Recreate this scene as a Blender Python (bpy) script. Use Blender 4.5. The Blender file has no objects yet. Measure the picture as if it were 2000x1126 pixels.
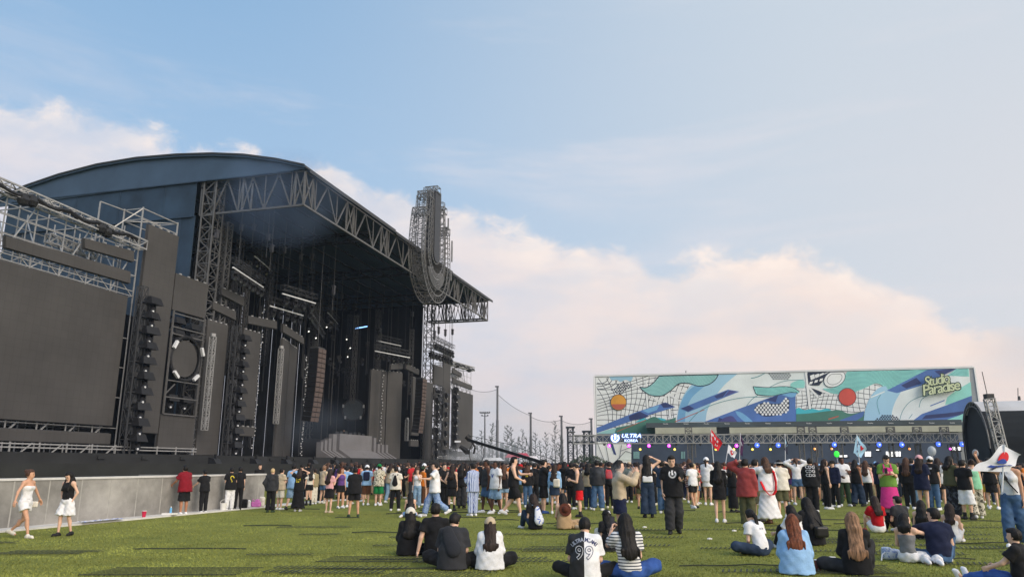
import bpy, bmesh, math, random
import numpy as np
from mathutils import Vector, Matrix
from mathutils.bvhtree import BVHTree
random.seed(11)
RNG = np.random.default_rng(5)
S = bpy.context.scene
COL = S.collection

# ------------------------------------------------------------------ camera
F, HZ, CH = 1450.0, 907.0, 1.65          # focal length and horizon in photo pixels (2000 wide), eye height
PITCH = math.atan((HZ - 563) / F)
cam_d = bpy.data.cameras.new('camera')
cam_d.sensor_width = 36.0
cam_d.lens = 36.0 * F / 2000.0
cam_d.clip_end = 9000
cam_d.clip_start = 0.1
cam = bpy.data.objects.new('camera', cam_d)
COL.objects.link(cam)
cam.location = (0, 0, CH)
cam.rotation_euler = (math.pi / 2 + PITCH, 0, 0)
S.camera = cam

# ------------------------------------------------------------------ exposure, sun
S.view_settings.view_transform = 'Standard'
S.view_settings.look = 'None'
S.view_settings.exposure = 0.1
S.view_settings.gamma = 1.0
S.cycles.use_denoising = True
S.cycles.max_bounces = 5
S.cycles.diffuse_bounces = 3
S.cycles.glossy_bounces = 2
S.cycles.transparent_max_bounces = 12
S.cycles.volume_bounces = 0
SUN_AZ, SUN_EL = math.radians(132), math.radians(30)      # azimuth from +Y towards +X
sd = bpy.data.lights.new('sun', 'SUN')
sd.energy = 2.75
sd.angle = math.radians(48)
sd.color = (1.0, 0.86, 0.70)
sun = bpy.data.objects.new('sun', sd)
COL.objects.link(sun)
sv = Vector((math.sin(SUN_AZ) * math.cos(SUN_EL), math.cos(SUN_AZ) * math.cos(SUN_EL), math.sin(SUN_EL)))
sun.rotation_euler = sv.to_track_quat('Z', 'Y').to_euler()
sun.location = (60, -30, 60)

# ------------------------------------------------------------------ projection helpers used to survey the place from the photograph
_cp, _sp = math.cos(PITCH), math.sin(PITCH)
def ray(px, py):
 x = (px - 1000) / F; y = (563 - py) / F
 return np.array([x, _cp - _sp * y, _sp + _cp * y])
CAM = np.array([0, 0, CH])
def ground(px, py, z=0.0):
 r = ray(px, py); return CAM + r * ((z - CH) / r[2])
def atY(px, py, Y):
 r = ray(px, py); return CAM + r * (Y / r[1])
def pix(P):
 q = np.asarray(P) - CAM; d = q[1] * _cp + q[2] * _sp
 return 1000 + F * q[0] / d, 563 - F * (-q[1] * _sp + q[2] * _cp) / d
# stage frame: u runs along the stage front away from the viewer, v towards the audience
DU = np.array([.26, .966, 0]); DU = DU / np.linalg.norm(DU)
DV = np.array([DU[1], -DU[0], 0])
def W(u, v, z): return DU * u + DV * v + np.array([0, 0, z])
def onV(px, py, v):
 r = ray(px, py); t = (v - CAM @ DV) / (r @ DV); P = CAM + r * t
 return P @ DU, v, P[2]
def onU(px, py, u):
 r = ray(px, py); t = (u - CAM @ DU) / (r @ DU); P = CAM + r * t
 return u, P @ DV, P[2]

# ------------------------------------------------------------------ sky
def sky_world():
 w = bpy.data.worlds.new('World'); S.world = w; w.use_nodes = True
 nt = w.node_tree; N = nt.nodes; L = nt.links
 N.clear()
 def sock(node, v, i):
  if v is None: return
  if hasattr(v, 'is_linked') or isinstance(v, bpy.types.NodeSocket): L.new(v, node.inputs[i])
  else: node.inputs[i].default_value = v
 def M(op, a, b=None, c=None, clamp=False):
  n = N.new('ShaderNodeMath'); n.operation = op; n.use_clamp = clamp
  for i, v in enumerate((a, b, c)): sock(n, v, i)
  return n.outputs[0]
 def mix(f, a, b):
  n = N.new('ShaderNodeMix'); n.data_type = 'RGBA'; n.clamp_factor = True
  sock(n, f, 0)
  for k, v in ((6, a), (7, b)):
   if isinstance(v, tuple): n.inputs[k].default_value = (*v, 1)
   else: L.new(v, n.inputs[k])
  return n.outputs[2]
 def sstep(x, a, b):
  n = N.new('ShaderNodeMapRange'); n.interpolation_type = 'SMOOTHSTEP'; n.clamp = True
  sock(n, x, 0); n.inputs[1].default_value = a; n.inputs[2].default_value = b
  return n.outputs[0]
 def noise(vec, scale, detail=6, rough=.55, dist=0.0):
  n = N.new('ShaderNodeTexNoise'); n.inputs['Scale'].default_value = scale
  n.inputs['Detail'].default_value = detail; n.inputs['Roughness'].default_value = rough
  n.inputs['Distortion'].default_value = dist
  L.new(vec, n.inputs['Vector']); return n.outputs[0]
 tc = N.new('ShaderNodeTexCoord')
 sep = N.new('ShaderNodeSeparateXYZ'); L.new(tc.outputs['Generated'], sep.inputs[0])
 X, Y, Z = sep.outputs
 az = M('DIVIDE', M('ARCTAN2', X, Y), math.pi / 180)
 el = M('DIVIDE', M('ARCSINE', Z), math.pi / 180)
 cmb = N.new('ShaderNodeCombineXYZ'); L.new(az, cmb.inputs[0]); L.new(el, cmb.inputs[1])
 AE = cmb.outputs[0]
 def scaled(sx, sy, ox=0):
  m = N.new('ShaderNodeMapping'); m.inputs['Scale'].default_value = (sx, sy, 1); m.inputs['Location'].default_value = (ox, ox * .7, ox)
  L.new(AE, m.inputs[0]); return m.outputs[0]
 # clear sky
 sky = N.new('ShaderNodeTexSky'); sky.sky_type = 'NISHITA'; sky.sun_disc = False
 sky.sun_elevation = SUN_EL; sky.sun_rotation = SUN_AZ
 sky.dust_density = 2.0; sky.ozone_density = 2.0
 nis = N.new('ShaderNodeVectorMath'); nis.operation = 'SCALE'; L.new(sky.outputs[0], nis.inputs[0]); nis.inputs['Scale'].default_value = 0.10
 rightness = sstep(az, -30, 30)
 blue = mix(rightness, (.255, .45, .70), (.62, .70, .78))
 blue = mix(M('MULTIPLY', sstep(el, 40, 16), .8), blue, mix(sstep(az, -20, 28), (.41, .585, .79), (.64, .70, .77)))
 clear = mix(.86, nis.outputs[0], blue)
 # thin high streaks
 st = noise(scaled(.035, .20, 3), 1.0, 8, .60, .4)
 st2 = noise(scaled(.016, .05, 9), 1.0, 4, .5, .3)
 veil = M('MULTIPLY', sstep(st, .48, .78), M('ADD', sstep(st2, .38, .65), .15))
 clear = mix(M('MULTIPLY', veil, .5), clear, (.74, .71, .75))
 clear = mix(M('MULTIPLY', M('MULTIPLY', sstep(az, 12, 48), .7), sstep(el, 40, 8)), clear, (.74, .70, .70))
 # cumulus bank: upper edge given as elevation over azimuth
 fc = N.new('ShaderNodeFloatCurve')
 azn = N.new('ShaderNodeMapRange'); L.new(az, azn.inputs[0]); azn.inputs[1].default_value = -45; azn.inputs[2].default_value = 45
 L.new(azn.outputs[0], fc.inputs[1])
 edge = [(-60, 190), (0, 192), (110, 200), (220, 222), (300, 252), (380, 302), (440, 290), (520, 312), (610, 322), (700, 345), (790, 375),
   (880, 408), (950, 420), (1040, 462), (1130, 470), (1210, 478), (1290, 512), (1400, 492), (1540, 468), (1610, 505),
   (1700, 545), (1790, 562), (1830, 592), (1870, 622), (2000, 650), (2100, 690)]
 cur = fc.mapping.curves[0]; pts = []
 for px, py in edge:
  r = ray(px, py); r = r / np.linalg.norm(r)
  pts.append(((math.degrees(math.atan2(r[0], r[1])) + 45) / 90, math.degrees(math.asin(r[2])) / 60))
 while len(cur.points) < len(pts): cur.points.new(.5, .5)
 for p, q in zip(cur.points, pts): p.location = q; p.handle_type = 'VECTOR'
 fc.mapping.update()
 B = M('MULTIPLY', fc.outputs[0], 60)
 bil = noise(scaled(.30, .42, 1), 1.0, 9, .58, .35)
 bil2 = noise(scaled(.09, .14, 5), 1.0, 5, .5)
 h = M('SUBTRACT', B, el)                                     # degrees below the upper edge
 hh = M('ADD', h, M('ADD', M('MULTIPLY', M('SUBTRACT', bil, .5), 5.0), M('MULTIPLY', M('SUBTRACT', bil2, .5), 2.0)))
 mask = sstep(hh, -.5, 1.3)
 soft = sstep(noise(scaled(.12, .3, 7), 1.0, 4), .35, .65)
 mask = M('MULTIPLY', mask, M('ADD', M('MULTIPLY', soft, .35), .65))
 body = mix(sstep(az, -30, 34), (.68, .67, .73), (.90, .755, .68))
 body = mix(M('MULTIPLY', sstep(el, 13, 2), .75), body, mix(sstep(az, -12, 30), (.64, .61, .65), (.87, .715, .64)))
 lit = M('MULTIPLY', sstep(hh, 5.0, .3), M('ADD', M('MULTIPLY', sstep(bil, .40, .66), .75), .25))
 cloud = mix(M('MULTIPLY', lit, .80), body, (.97, .85, .77))
 shade = M('MULTIPLY', sstep(noise(scaled(.06, .2, 12), 1.0, 5), .5, .75), .22)
 cloud = mix(shade, cloud, (.58, .56, .62))
 dark = M('MULTIPLY', M('MULTIPLY', sstep(az, 30, 36), sstep(el, 12, 8)), sstep(el, 3, 8))
 cloud = mix(M('MULTIPLY', dark, .5), cloud, (.50, .47, .50))
 colr = mix(mask, clear, cloud)
 # below the horizon, the dull tone of far ground
 colr = mix(sstep(el, -.2, -2.5), colr, (.12, .13, .12))
 bg = N.new('ShaderNodeBackground'); bg.inputs[1].default_value = 1.02
 L.new(colr, bg.inputs[0])
 out = N.new('ShaderNodeOutputWorld'); L.new(bg.outputs[0], out.inputs[0])
sky_world()

# ------------------------------------------------------------------ materials
def lin(r, g, b):
 f = lambda c: (c / 255 / 12.92) if c <= 10 else ((c / 255 + .055) / 1.055) ** 2.4
 return (f(r), f(g), f(b))
MATS = {}
def mat(name, base=None, rough=.7, metal=0.0, var=.25, scale=6.0, bump=0.0, bscale=None, objcol=False, emit=None, estr=0, spec=.4, coord='Object', stretch=(1, 1, 1), sheen=0, alpha=1.0, transl=0.0):
 if name in MATS: return MATS[name]
 m = bpy.data.materials.new(name); m.use_nodes = True
 nt = m.node_tree; N = nt.nodes; L = nt.links
 b = N['Principled BSDF']
 b.inputs['Roughness'].default_value = rough; b.inputs['Metallic'].default_value = metal
 b.inputs['Specular IOR Level'].default_value = spec
 if sheen: b.inputs['Sheen Weight'].default_value = sheen
 if alpha < 1: b.inputs['Alpha'].default_value = alpha
 if emit:
  b.inputs['Base Color'].default_value = (*(base or emit), 1)
  b.inputs['Emission Color'].default_value = (*emit, 1); b.inputs['Emission Strength'].default_value = estr
  MATS[name] = m; return m
 tc = N.new('ShaderNodeTexCoord'); mp = N.new('ShaderNodeMapping'); mp.inputs['Scale'].default_value = stretch
 L.new(tc.outputs[coord], mp.inputs[0])
 nz = N.new('ShaderNodeTexNoise'); nz.inputs['Scale'].default_value = scale; nz.inputs['Detail'].default_value = 5
 nz.inputs['Roughness'].default_value = .6
 L.new(mp.outputs[0], nz.inputs['Vector'])
 mr = N.new('ShaderNodeMapRange'); mr.inputs[1].default_value = .3; mr.inputs[2].default_value = .7
 mr.inputs[3].default_value = 1 - var; mr.inputs[4].default_value = 1 + var
 L.new(nz.outputs[0], mr.inputs[0])
 vm = N.new('ShaderNodeVectorMath'); vm.operation = 'SCALE'
 if objcol:
  oi = N.new('ShaderNodeObjectInfo'); L.new(oi.outputs['Color'], vm.inputs[0])
 else: vm.inputs[0].default_value = base
 L.new(mr.outputs[0], vm.inputs['Scale']); L.new(vm.outputs[0], b.inputs['Base Color'])
 if transl:
  b.inputs['Transmission Weight'].default_value = 0
 if bump:
  n2 = N.new('ShaderNodeTexNoise'); n2.inputs['Scale'].default_value = bscale or scale * 4; n2.inputs['Detail'].default_value = 4
  L.new(mp.outputs[0], n2.inputs['Vector'])
  bp = N.new('ShaderNodeBump'); bp.inputs['Strength'].default_value = bump; bp.inputs['Distance'].default_value = .02
  L.new(n2.outputs[0], bp.inputs['Height']); L.new(bp.outputs[0], b.inputs['Normal'])
 MATS[name] = m
 return m

# ------------------------------------------------------------------ object helpers
def tag(o, label=None, cat=None, group=None, kind=None):
 if label: o['label'] = label
 if cat: o['category'] = cat
 if group: o['group'] = group
 if kind: o['kind'] = kind
 return o
def empty(name, loc, label=None, cat=None, group=None, rz=0):
 o = bpy.data.objects.new(name, None); COL.objects.link(o); o.location = tuple(loc); o.rotation_euler = (0, 0, rz)
 o.empty_display_size = .2
 return tag(o, label, cat, group)
def link_mesh(name, V, Fc, mats, parent=None, mi=None, smooth=False, loc=None):
 """V in the parent's local frame (or world when there is no parent)."""
 V = np.asarray(V, dtype=float)
 me = bpy.data.meshes.new(name)
 me.from_pydata(V.tolist(), [], Fc)
 for m in (mats if isinstance(mats, (list, tuple)) else [mats]): me.materials.append(m)
 if mi is not None: me.polygons.foreach_set('material_index', np.asarray(mi, dtype=np.int32))
 if smooth: me.polygons.foreach_set('use_smooth', np.ones(len(me.polygons), dtype=bool))
 me.update()
 o = bpy.data.objects.new(name, me); COL.objects.link(o)
 if parent is not None: o.parent = parent; KIDS.setdefault(parent.name, []).append(o)
 if loc is not None: o.location = tuple(loc)
 return o
KIDS = {}
def world_loc(o):
 p = np.zeros(3)
 while o is not None: p = p + np.array(o.location); o = o.parent
 return p
class MB:
 """collects plain shapes into one mesh"""
 def __init__(s): s.V = []; s.F = []; s.M = []; s.m = 0
 def add(s, V, Fc, m=None):
  n = len(s.V); s.V.extend([tuple(map(float, v)) for v in V]); s.F.extend([tuple(i + n for i in f) for f in Fc])
  s.M.extend([s.m if m is None else m] * len(Fc)); return s
 def hexa(s, c, m=None):          # c: 8 corners, bottom ring then top ring
  return s.add(c, [(3, 2, 1, 0), (4, 5, 6, 7), (0, 1, 5, 4), (1, 2, 6, 5), (2, 3, 7, 6), (3, 0, 4, 7)], m)
 def box(s, c, size, ax=None, m=None):
  c = np.asarray(c, float); A = np.eye(3) if ax is None else np.asarray(ax, float)
  h = np.asarray(size, float) / 2
  q = [c + A[0] * h[0] * i + A[1] * h[1] * j + A[2] * h[2] * k for k in (-1, 1) for i, j in ((-1, -1), (1, -1), (1, 1), (-1, 1))]
  return s.hexa(q, m)
 def sbox(s, u0, u1, v0, v1, z0, z1, m=None):   # box in the stage frame
  q = [W(u, v, z) for z in (z0, z1) for u, v in ((u0, v0), (u1, v0), (u1, v1), (u0, v1))]
  return s.hexa(q, m)
 def bar(s, a, b, w, h=None, m=None, n=4):
  a = np.asarray(a, float); b = np.asarray(b, float); d = b - a; L_ = np.linalg.norm(d)
  if L_ < 1e-6: return s
  d = d / L_; up = np.array([0, 0, 1.]) if abs(d[2]) < .95 else np.array([1., 0, 0])
  x = np.cross(d, up); x /= np.linalg.norm(x); y = np.cross(x, d); h = h or w
  if n == 4: ring = [(-.5, -.5), (.5, -.5), (.5, .5), (-.5, .5)]
  else: ring = [(.5 * math.cos(2 * math.pi * k / n), .5 * math.sin(2 * math.pi * k / n)) for k in range(n)]
  V = [a + x * i * w + y * j * h for i, j in ring] + [b + x * i * w + y * j * h for i, j in ring]
  Fc = [tuple(range(n))[::-1], tuple(range(n, 2 * n))] + [(k, (k + 1) % n, n + (k + 1) % n, n + k) for k in range(n)]
  return s.add(V, Fc, m)
 def tube(s, pts, r, n=6, m=None):
  for a, b in zip(pts[:-1], pts[1:]): s.bar(a, b, 2 * r, None, m, n)
  return s
 def cone(s, a, b, ra, rb, n=12, m=None, cap=True):
  a = np.asarray(a, float); b = np.asarray(b, float); d = b - a; d = d / np.linalg.norm(d)
  up = np.array([0, 0, 1.]) if abs(d[2]) < .95 else np.array([1., 0, 0])
  x = np.cross(d, up); x /= np.linalg.norm(x); y = np.cross(x, d)
  an = [2 * math.pi * k / n for k in range(n)]
  V = [a + (x * math.cos(t) + y * math.sin(t)) * ra for t in an] + [b + (x * math.cos(t) + y * math.sin(t)) * rb for t in an]
  Fc = [(k, (k + 1) % n, n + (k + 1) % n, n + k) for k in range(n)]
  if cap: Fc += [tuple(range(n))[::-1], tuple(range(n, 2 * n))]
  return s.add(V, Fc, m)
 def ball(s, c, r, n=10, m=None, sc=(1, 1, 1)):
  c = np.asarray(c, float); V = []; Fc = []; R = n // 2
  for i in range(R + 1):
   t = math.pi * i / R
   for k in range(n):
    f = 2 * math.pi * k / n
    V.append(c + r * np.array([math.sin(t) * math.cos(f) * sc[0], math.sin(t) * math.sin(f) * sc[1], math.cos(t) * sc[2]]))
  for i in range(R):
   for k in range(n): Fc.append((i * n + k, (i + 1) * n + k, (i + 1) * n + (k + 1) % n, i * n + (k + 1) % n))
  return s.add(V, Fc, m)
 def prism(s, pts, ext, m=None):  # closed outline pts (3D) pushed along ext
  n = len(pts); a = [np.asarray(p, float) for p in pts]; b = [p + np.asarray(ext, float) for p in a]
  return s.add(a + b, [tuple(range(n))[::-1], tuple(range(n, 2 * n))] + [(k, (k + 1) % n, n + (k + 1) % n, n + k) for k in range(n)], m)
 def truss(s, a, b, w, h, n, c=.06, l=.035, side=None, faces=(0, 1, 2, 3), m=None, zig=True):
  """box truss from a to b: four chords, posts and lacing; w along `side`, h along the other axis"""
  a = np.asarray(a, float); b = np.asarray(b, float); d = (b - a) / np.linalg.norm(b - a)
  if side is None:
   up = np.array([0, 0, 1.]) if abs(d[2]) < .95 else DU
   x = np.cross(d, up); x /= np.linalg.norm(x)
  else: x = np.asarray(side, float)
  y = np.cross(x, d)
  cr = [x * i * w / 2 + y * j * h / 2 for i, j in ((-1, -1), (1, -1), (1, 1), (-1, 1))]
  for q in cr: s.bar(a + q, b + q, c, None, m)
  for k in range(n + 1):
   p = a + (b - a) * k / n
   for f in faces: s.bar(p + cr[f], p + cr[(f + 1) % 4], l, None, m)
   if k < n:
    q = a + (b - a) * (k + 1) / n
    for f in faces:
     i, j = (f, (f + 1) % 4) if (k % 2 == 0 or not zig) else ((f + 1) % 4, f)
     s.bar(p + cr[i], q + cr[j], l, None, m)
  return s
 def build(s, name, mats, parent=None, smooth=False, origin=None):
  V = np.array(s.V)
  if parent is not None:
   pl = world_loc(parent)
   return link_mesh(name, V - pl, s.F, mats, parent, s.M, smooth)
  if origin is None:
   lo, hi = V.min(0), V.max(0); origin = ((lo[0] + hi[0]) / 2, (lo[1] + hi[1]) / 2, lo[2])
  return link_mesh(name, V - np.array(origin), s.F, mats, None, s.M, smooth, loc=origin)
def copy_tree(o, parent=None):
 c = o.copy(); COL.objects.link(c); c.parent = parent
 if parent is not None: KIDS.setdefault(parent.name, []).append(c)
 for ch in KIDS.get(o.name, []): copy_tree(ch, c)
 return c
_txt = {}
def text_mesh(body, size=1.0, bold=0.0, shear=0.0, space=1.0, line=1.0, align='CENTER', res=3):
 cu = bpy.data.curves.new('lettering', 'FONT'); cu.body = body; cu.size = size; cu.offset = bold; cu.shear = shear
 cu.space_character = space; cu.space_line = line; cu.align_x = align; cu.align_y = 'CENTER'; cu.resolution_u = res
 o = bpy.data.objects.new('lettering', cu); COL.objects.link(o)
 dg = bpy.context.evaluated_depsgraph_get(); ev = o.evaluated_get(dg); me = ev.to_mesh()
 V = np.array([v.co[:] for v in me.vertices]); Fc = [tuple(p.vertices) for p in me.polygons]
 ev.to_mesh_clear(); bpy.data.objects.remove(o); bpy.data.curves.remove(cu)
 return V, Fc

# ================================================================== ground
def grass_mat():
 m = bpy.data.materials.new('lawn'); m.use_nodes = True; nt = m.node_tree; N = nt.nodes; L = nt.links
 b = N['Principled BSDF']; b.inputs['Roughness'].default_value = .85; b.inputs['Specular IOR Level'].default_value = .15
 tc = N.new('ShaderNodeTexCoord')
 def nz(sc, det, st=(1, 1, 1)):
  mp = N.new('ShaderNodeMapping'); mp.inputs['Scale'].default_value = st; L.new(tc.outputs['Object'], mp.inputs[0])
  n = N.new('ShaderNodeTexNoise'); n.inputs['Scale'].default_value = sc; n.inputs['Detail'].default_value = det; n.inputs['Roughness'].default_value = .65
  L.new(mp.outputs[0], n.inputs['Vector']); return n.outputs[0]
 def ramp(f, stops):
  r = N.new('ShaderNodeValToRGB'); e = r.color_ramp.elements
  while len(e) < len(stops): e.new(.5)
  for k, (p, c) in zip(e, stops): k.position = p; k.color = (*c, 1)
  L.new(f, r.inputs[0]); return r.outputs[0]
 def mix(f, a, c, t='MIX'):
  n = N.new('ShaderNodeMix'); n.data_type = 'RGBA'; n.blend_type = t
  if isinstance(f, float): n.inputs[0].default_value = f
  else: L.new(f, n.inputs[0])
  L.new(a, n.inputs[6])
  if isinstance(c, tuple): n.inputs[7].default_value = (*c, 1)
  else: L.new(c, n.inputs[7])
  return n.outputs[2]
 big = ramp(nz(.16, 5, (.5, 1.6, 1)), [(.3, (.12, .16, .034)), (.5, (.25, .265, .055)), (.72, (.30, .27, .055))])
 mid = ramp(nz(1.7, 5, (.45, 1.5, 1)), [(.28, (.08, .11, .030)), (.5, (.24, .26, .058)), (.75, (.28, .26, .07))])
 fine = ramp(nz(22, 4), [(.3, (.08, .105, .028)), (.55, (.24, .255, .058)), (.8, (.32, .31, .11))])
 c = mix(.55, big, mid); c = mix(.45, c, fine)
 L.new(c, b.inputs['Base Color'])
 bp = N.new('ShaderNodeBump'); bp.inputs['Strength'].default_value = .9; bp.inputs['Distance'].default_value = .05
 L.new(nz(26, 5), bp.inputs['Height']); L.new(bp.outputs[0], b.inputs['Normal'])
 return m
LAWN = grass_mat()
def build_ground():
 R = 4000
 xs = np.array([-R, -300, -60, -20, 0, 20, 60, 300, R], float); ys = np.array([-R, -50, 0, 20, 60, 120, 300, 1000, R], float)
 V = [(x, y, 0) for y in ys for x in xs]; n = len(xs)
 Fc = [(j * n + i, j * n + i + 1, (j + 1) * n + i + 1, (j + 1) * n + i) for j in range(len(ys) - 1) for i in range(n - 1)]
 tag(link_mesh('lawn', V, Fc, LAWN), 'wide mown green festival lawn the crowd stands and sits on', 'lawn', kind='structure')
build_ground()
BLADE = mat('grass_blade', (.265, .285, .066), rough=.7, var=.5, scale=.55, spec=.2)
def build_blades():
 n = 170000
 Y = 11.2 + 17.0 * RNG.random(n) ** 1.55
 X = (RNG.random(n) * 2 - 1) * (.74 * Y + .4)
 ok = (X * DV[0] + Y * DV[1]) > -17.3
 X, Y = X[ok], Y[ok]; n = len(X)
 a = RNG.random(n) * 2 * np.pi; h = .010 + .020 * RNG.random(n); w = .0035 + .004 * RNG.random(n) + Y * .00012
 lx = (RNG.random(n) - .5) * .05; ly = (RNG.random(n) - .5) * .05
 V = np.zeros((n, 3, 3)); V[:, 0, 0] = X - np.cos(a) * w; V[:, 0, 1] = Y - np.sin(a) * w
 V[:, 1, 0] = X + np.cos(a) * w; V[:, 1, 1] = Y + np.sin(a) * w
 V[:, 2, 0] = X + lx; V[:, 2, 1] = Y + ly; V[:, 2, 2] = h
 me = bpy.data.meshes.new('grass'); me.vertices.add(3 * n); me.vertices.foreach_set('co', V.ravel())
 me.loops.add(3 * n); me.loops.foreach_set('vertex_index', np.arange(3 * n, dtype=np.int32))
 me.polygons.add(n); me.polygons.foreach_set('loop_start', np.arange(0, 3 * n, 3, dtype=np.int32))
 me.update(); me.validate(); me.materials.append(BLADE)
 o = bpy.data.objects.new('grass', me); COL.objects.link(o)
 tag(o, 'short green grass blades covering the near lawn', 'grass', kind='stuff')
build_blades()

MAT_MAT = mat('mat_mesh', (.042, .050, .030), rough=.8, var=.3)
def build_lawn_mat():
 """seams and lattice strips of the plastic turf mat laid over the lawn"""
 mb = MB(); rr = random.Random(3)
 rows = []
 for y0 in (1033, 1046, 1064, 1079, 1098, 1114):
  pass
 Yr = 11.35
 while Yr < 30:
  segs = max(2, int(2 + rr.random() * 4))
  half = .74 * Yr
  for s_ in range(segs):
   x = (rr.random() * 2 - 1) * half; L_ = .5 + rr.random() * 2.2; yy = Yr + rr.uniform(-.12, .12); sl = rr.uniform(-.035, .035)
   if x * DV[0] + yy * DV[1] < -17.0: continue
   hatch = rr.random() < .75 and Yr < 21
   k = int(L_ / .095); pz = .02 + .02 * rr.random()
   if not hatch:
    pts = []
    for i in range(7):
     t = i / 6; bulge = .03 * math.sin(t * math.pi) * rr.random()
     pts.append((x + L_ * t, yy + sl * L_ * t + .02 * math.sin(5 * t + x), pz * .6 + bulge))
    mb.tube(pts, .006 + .0003 * Yr, 4)
   else:
    wd = .10 + .12 * rr.random()
    for i in range(k):
     xx = x + i * .095
     mb.bar((xx, yy + sl * i * .095, .034), (xx + .07, yy + wd + sl * i * .095, .045), .026, .006)
    mb.bar((x, yy, .03), (x + L_, yy + sl * L_, .03), .010, .006)
  Yr *= 1.036
 for cx, cy, w, l in ((4.2, 12.2, 1.9, .9), (9.3, 14.2, 2.0, 1.0), (-6.6, 12.0, 2.4, .8), (-3.4, 13.6, 2.2, .7), (8.0, 12.1, 1.8, .7), (.2, 15.2, 2.4, .8), (11.5, 17.5, 2.6, 1.0), (-2.0, 11.7, 1.6, .6), (5.6, 17.0, 2.6, .9)):
  n = int(w / .075)
  for i in range(n): x = cx + i * .075; mb.bar((x, cy, .018), (x + .16, cy + l, .022), .012, .004)
  mb.bar((cx, cy, .026), (cx + w, cy + rr.uniform(-.03, .03), .026), .022, .01); mb.bar((cx + .16, cy + l, .026), (cx + w + .16, cy + l, .026), .018, .008)
 o = mb.build('turf_mat', MAT_MAT, origin=(0, 0, 0))
 tag(o, 'thin black plastic turf protection mat with open seams on the lawn', 'turf mat', kind='structure')
build_lawn_mat()

# ================================================================== concrete wall on the left
CONC = mat('concrete', (.29, .28, .265), rough=.85, var=.5, scale=.7, bump=.25, bscale=14)
CONC2 = mat('concrete_light', (.62, .61, .60), rough=.8, var=.14, scale=2.5, bump=.1)
JOINT = mat('joint', (.37, .36, .34), rough=.9, var=.15)
WV = -18.05; WALL_U0, WALL_U1, WALL_Z = 9.0, 27.9, 1.24
def build_wall():
 root = empty('concrete_wall', W(18, WV, 0), 'long pale grey concrete wall with a white cap left of the lawn', 'wall')
 mb = MB(); mb.sbox(WALL_U0, WALL_U1, WV - .30, WV, 0, WALL_Z)
 mb.sbox(WALL_U1 - .3, WALL_U1, WV - 6, WV - .30, 0, WALL_Z)
 mb.build('wall_body', CONC, root)
 cp = MB(); cp.sbox(WALL_U0, WALL_U1 + .02, WV - .33, WV + .03, WALL_Z, WALL_Z + .06); cp.build('cap', CONC2, root)
 j = MB()
 for k in range(17): j.sbox(WALL_U0 + .5 + k * 1.12, WALL_U0 + .54 + k * 1.12, WV - .01, WV + .005, .03, WALL_Z - .01)
 j.build('joint', JOINT, root)
 k = MB(); k.sbox(WALL_U0, 33, WV, WV + .62, -.1, .05)
 tag(k.build('kerb_strip', CONC2), 'narrow white concrete strip along the foot of the wall', 'kerb', kind='structure')
build_wall()

# ================================================================== main stage
U0, U1 = 48.9, 98.6; UC = (U0 + U1) / 2
def mir(u): return 2 * UC - u
NAVY = mat('navy_membrane', (.052, .092, .155), rough=.55, var=.18, scale=.35, bump=.12, bscale=1.5)
NAVY2 = mat('navy_drape', (.026, .052, .092), rough=.75, var=.4, scale=.35, bump=.6, bscale=.9)
BLACK = mat('black_drape', (.012, .014, .018), rough=.9, var=.3, scale=.6)
DECKB = mat('deck_black', (.020, .021, .022), rough=.7, var=.35, scale=.5)
STEEL = mat('truss_steel', (.13, .128, .13), rough=.5, metal=.25, var=.2)
STEELW = mat('galvanised', (.36, .36, .365), rough=.45, metal=.3, var=.2)
STEELD = mat('truss_dark', (.05, .052, .058), rough=.6, var=.2)
RUBB = mat('black_plastic', (.014, .014, .016), rough=.55, var=.2)
PALE = mat('pale_tube', (.72, .74, .78), rough=.35, var=.05)
GLASS = mat('lens_glass', (.05, .055, .07), rough=.08, var=.05, spec=.8)
LITW = mat('lit_white', emit=(1, .97, .9), estr=1.6)
LITB = mat('lit_blue', emit=(.25, .5, 1.0), estr=2.5)
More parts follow.
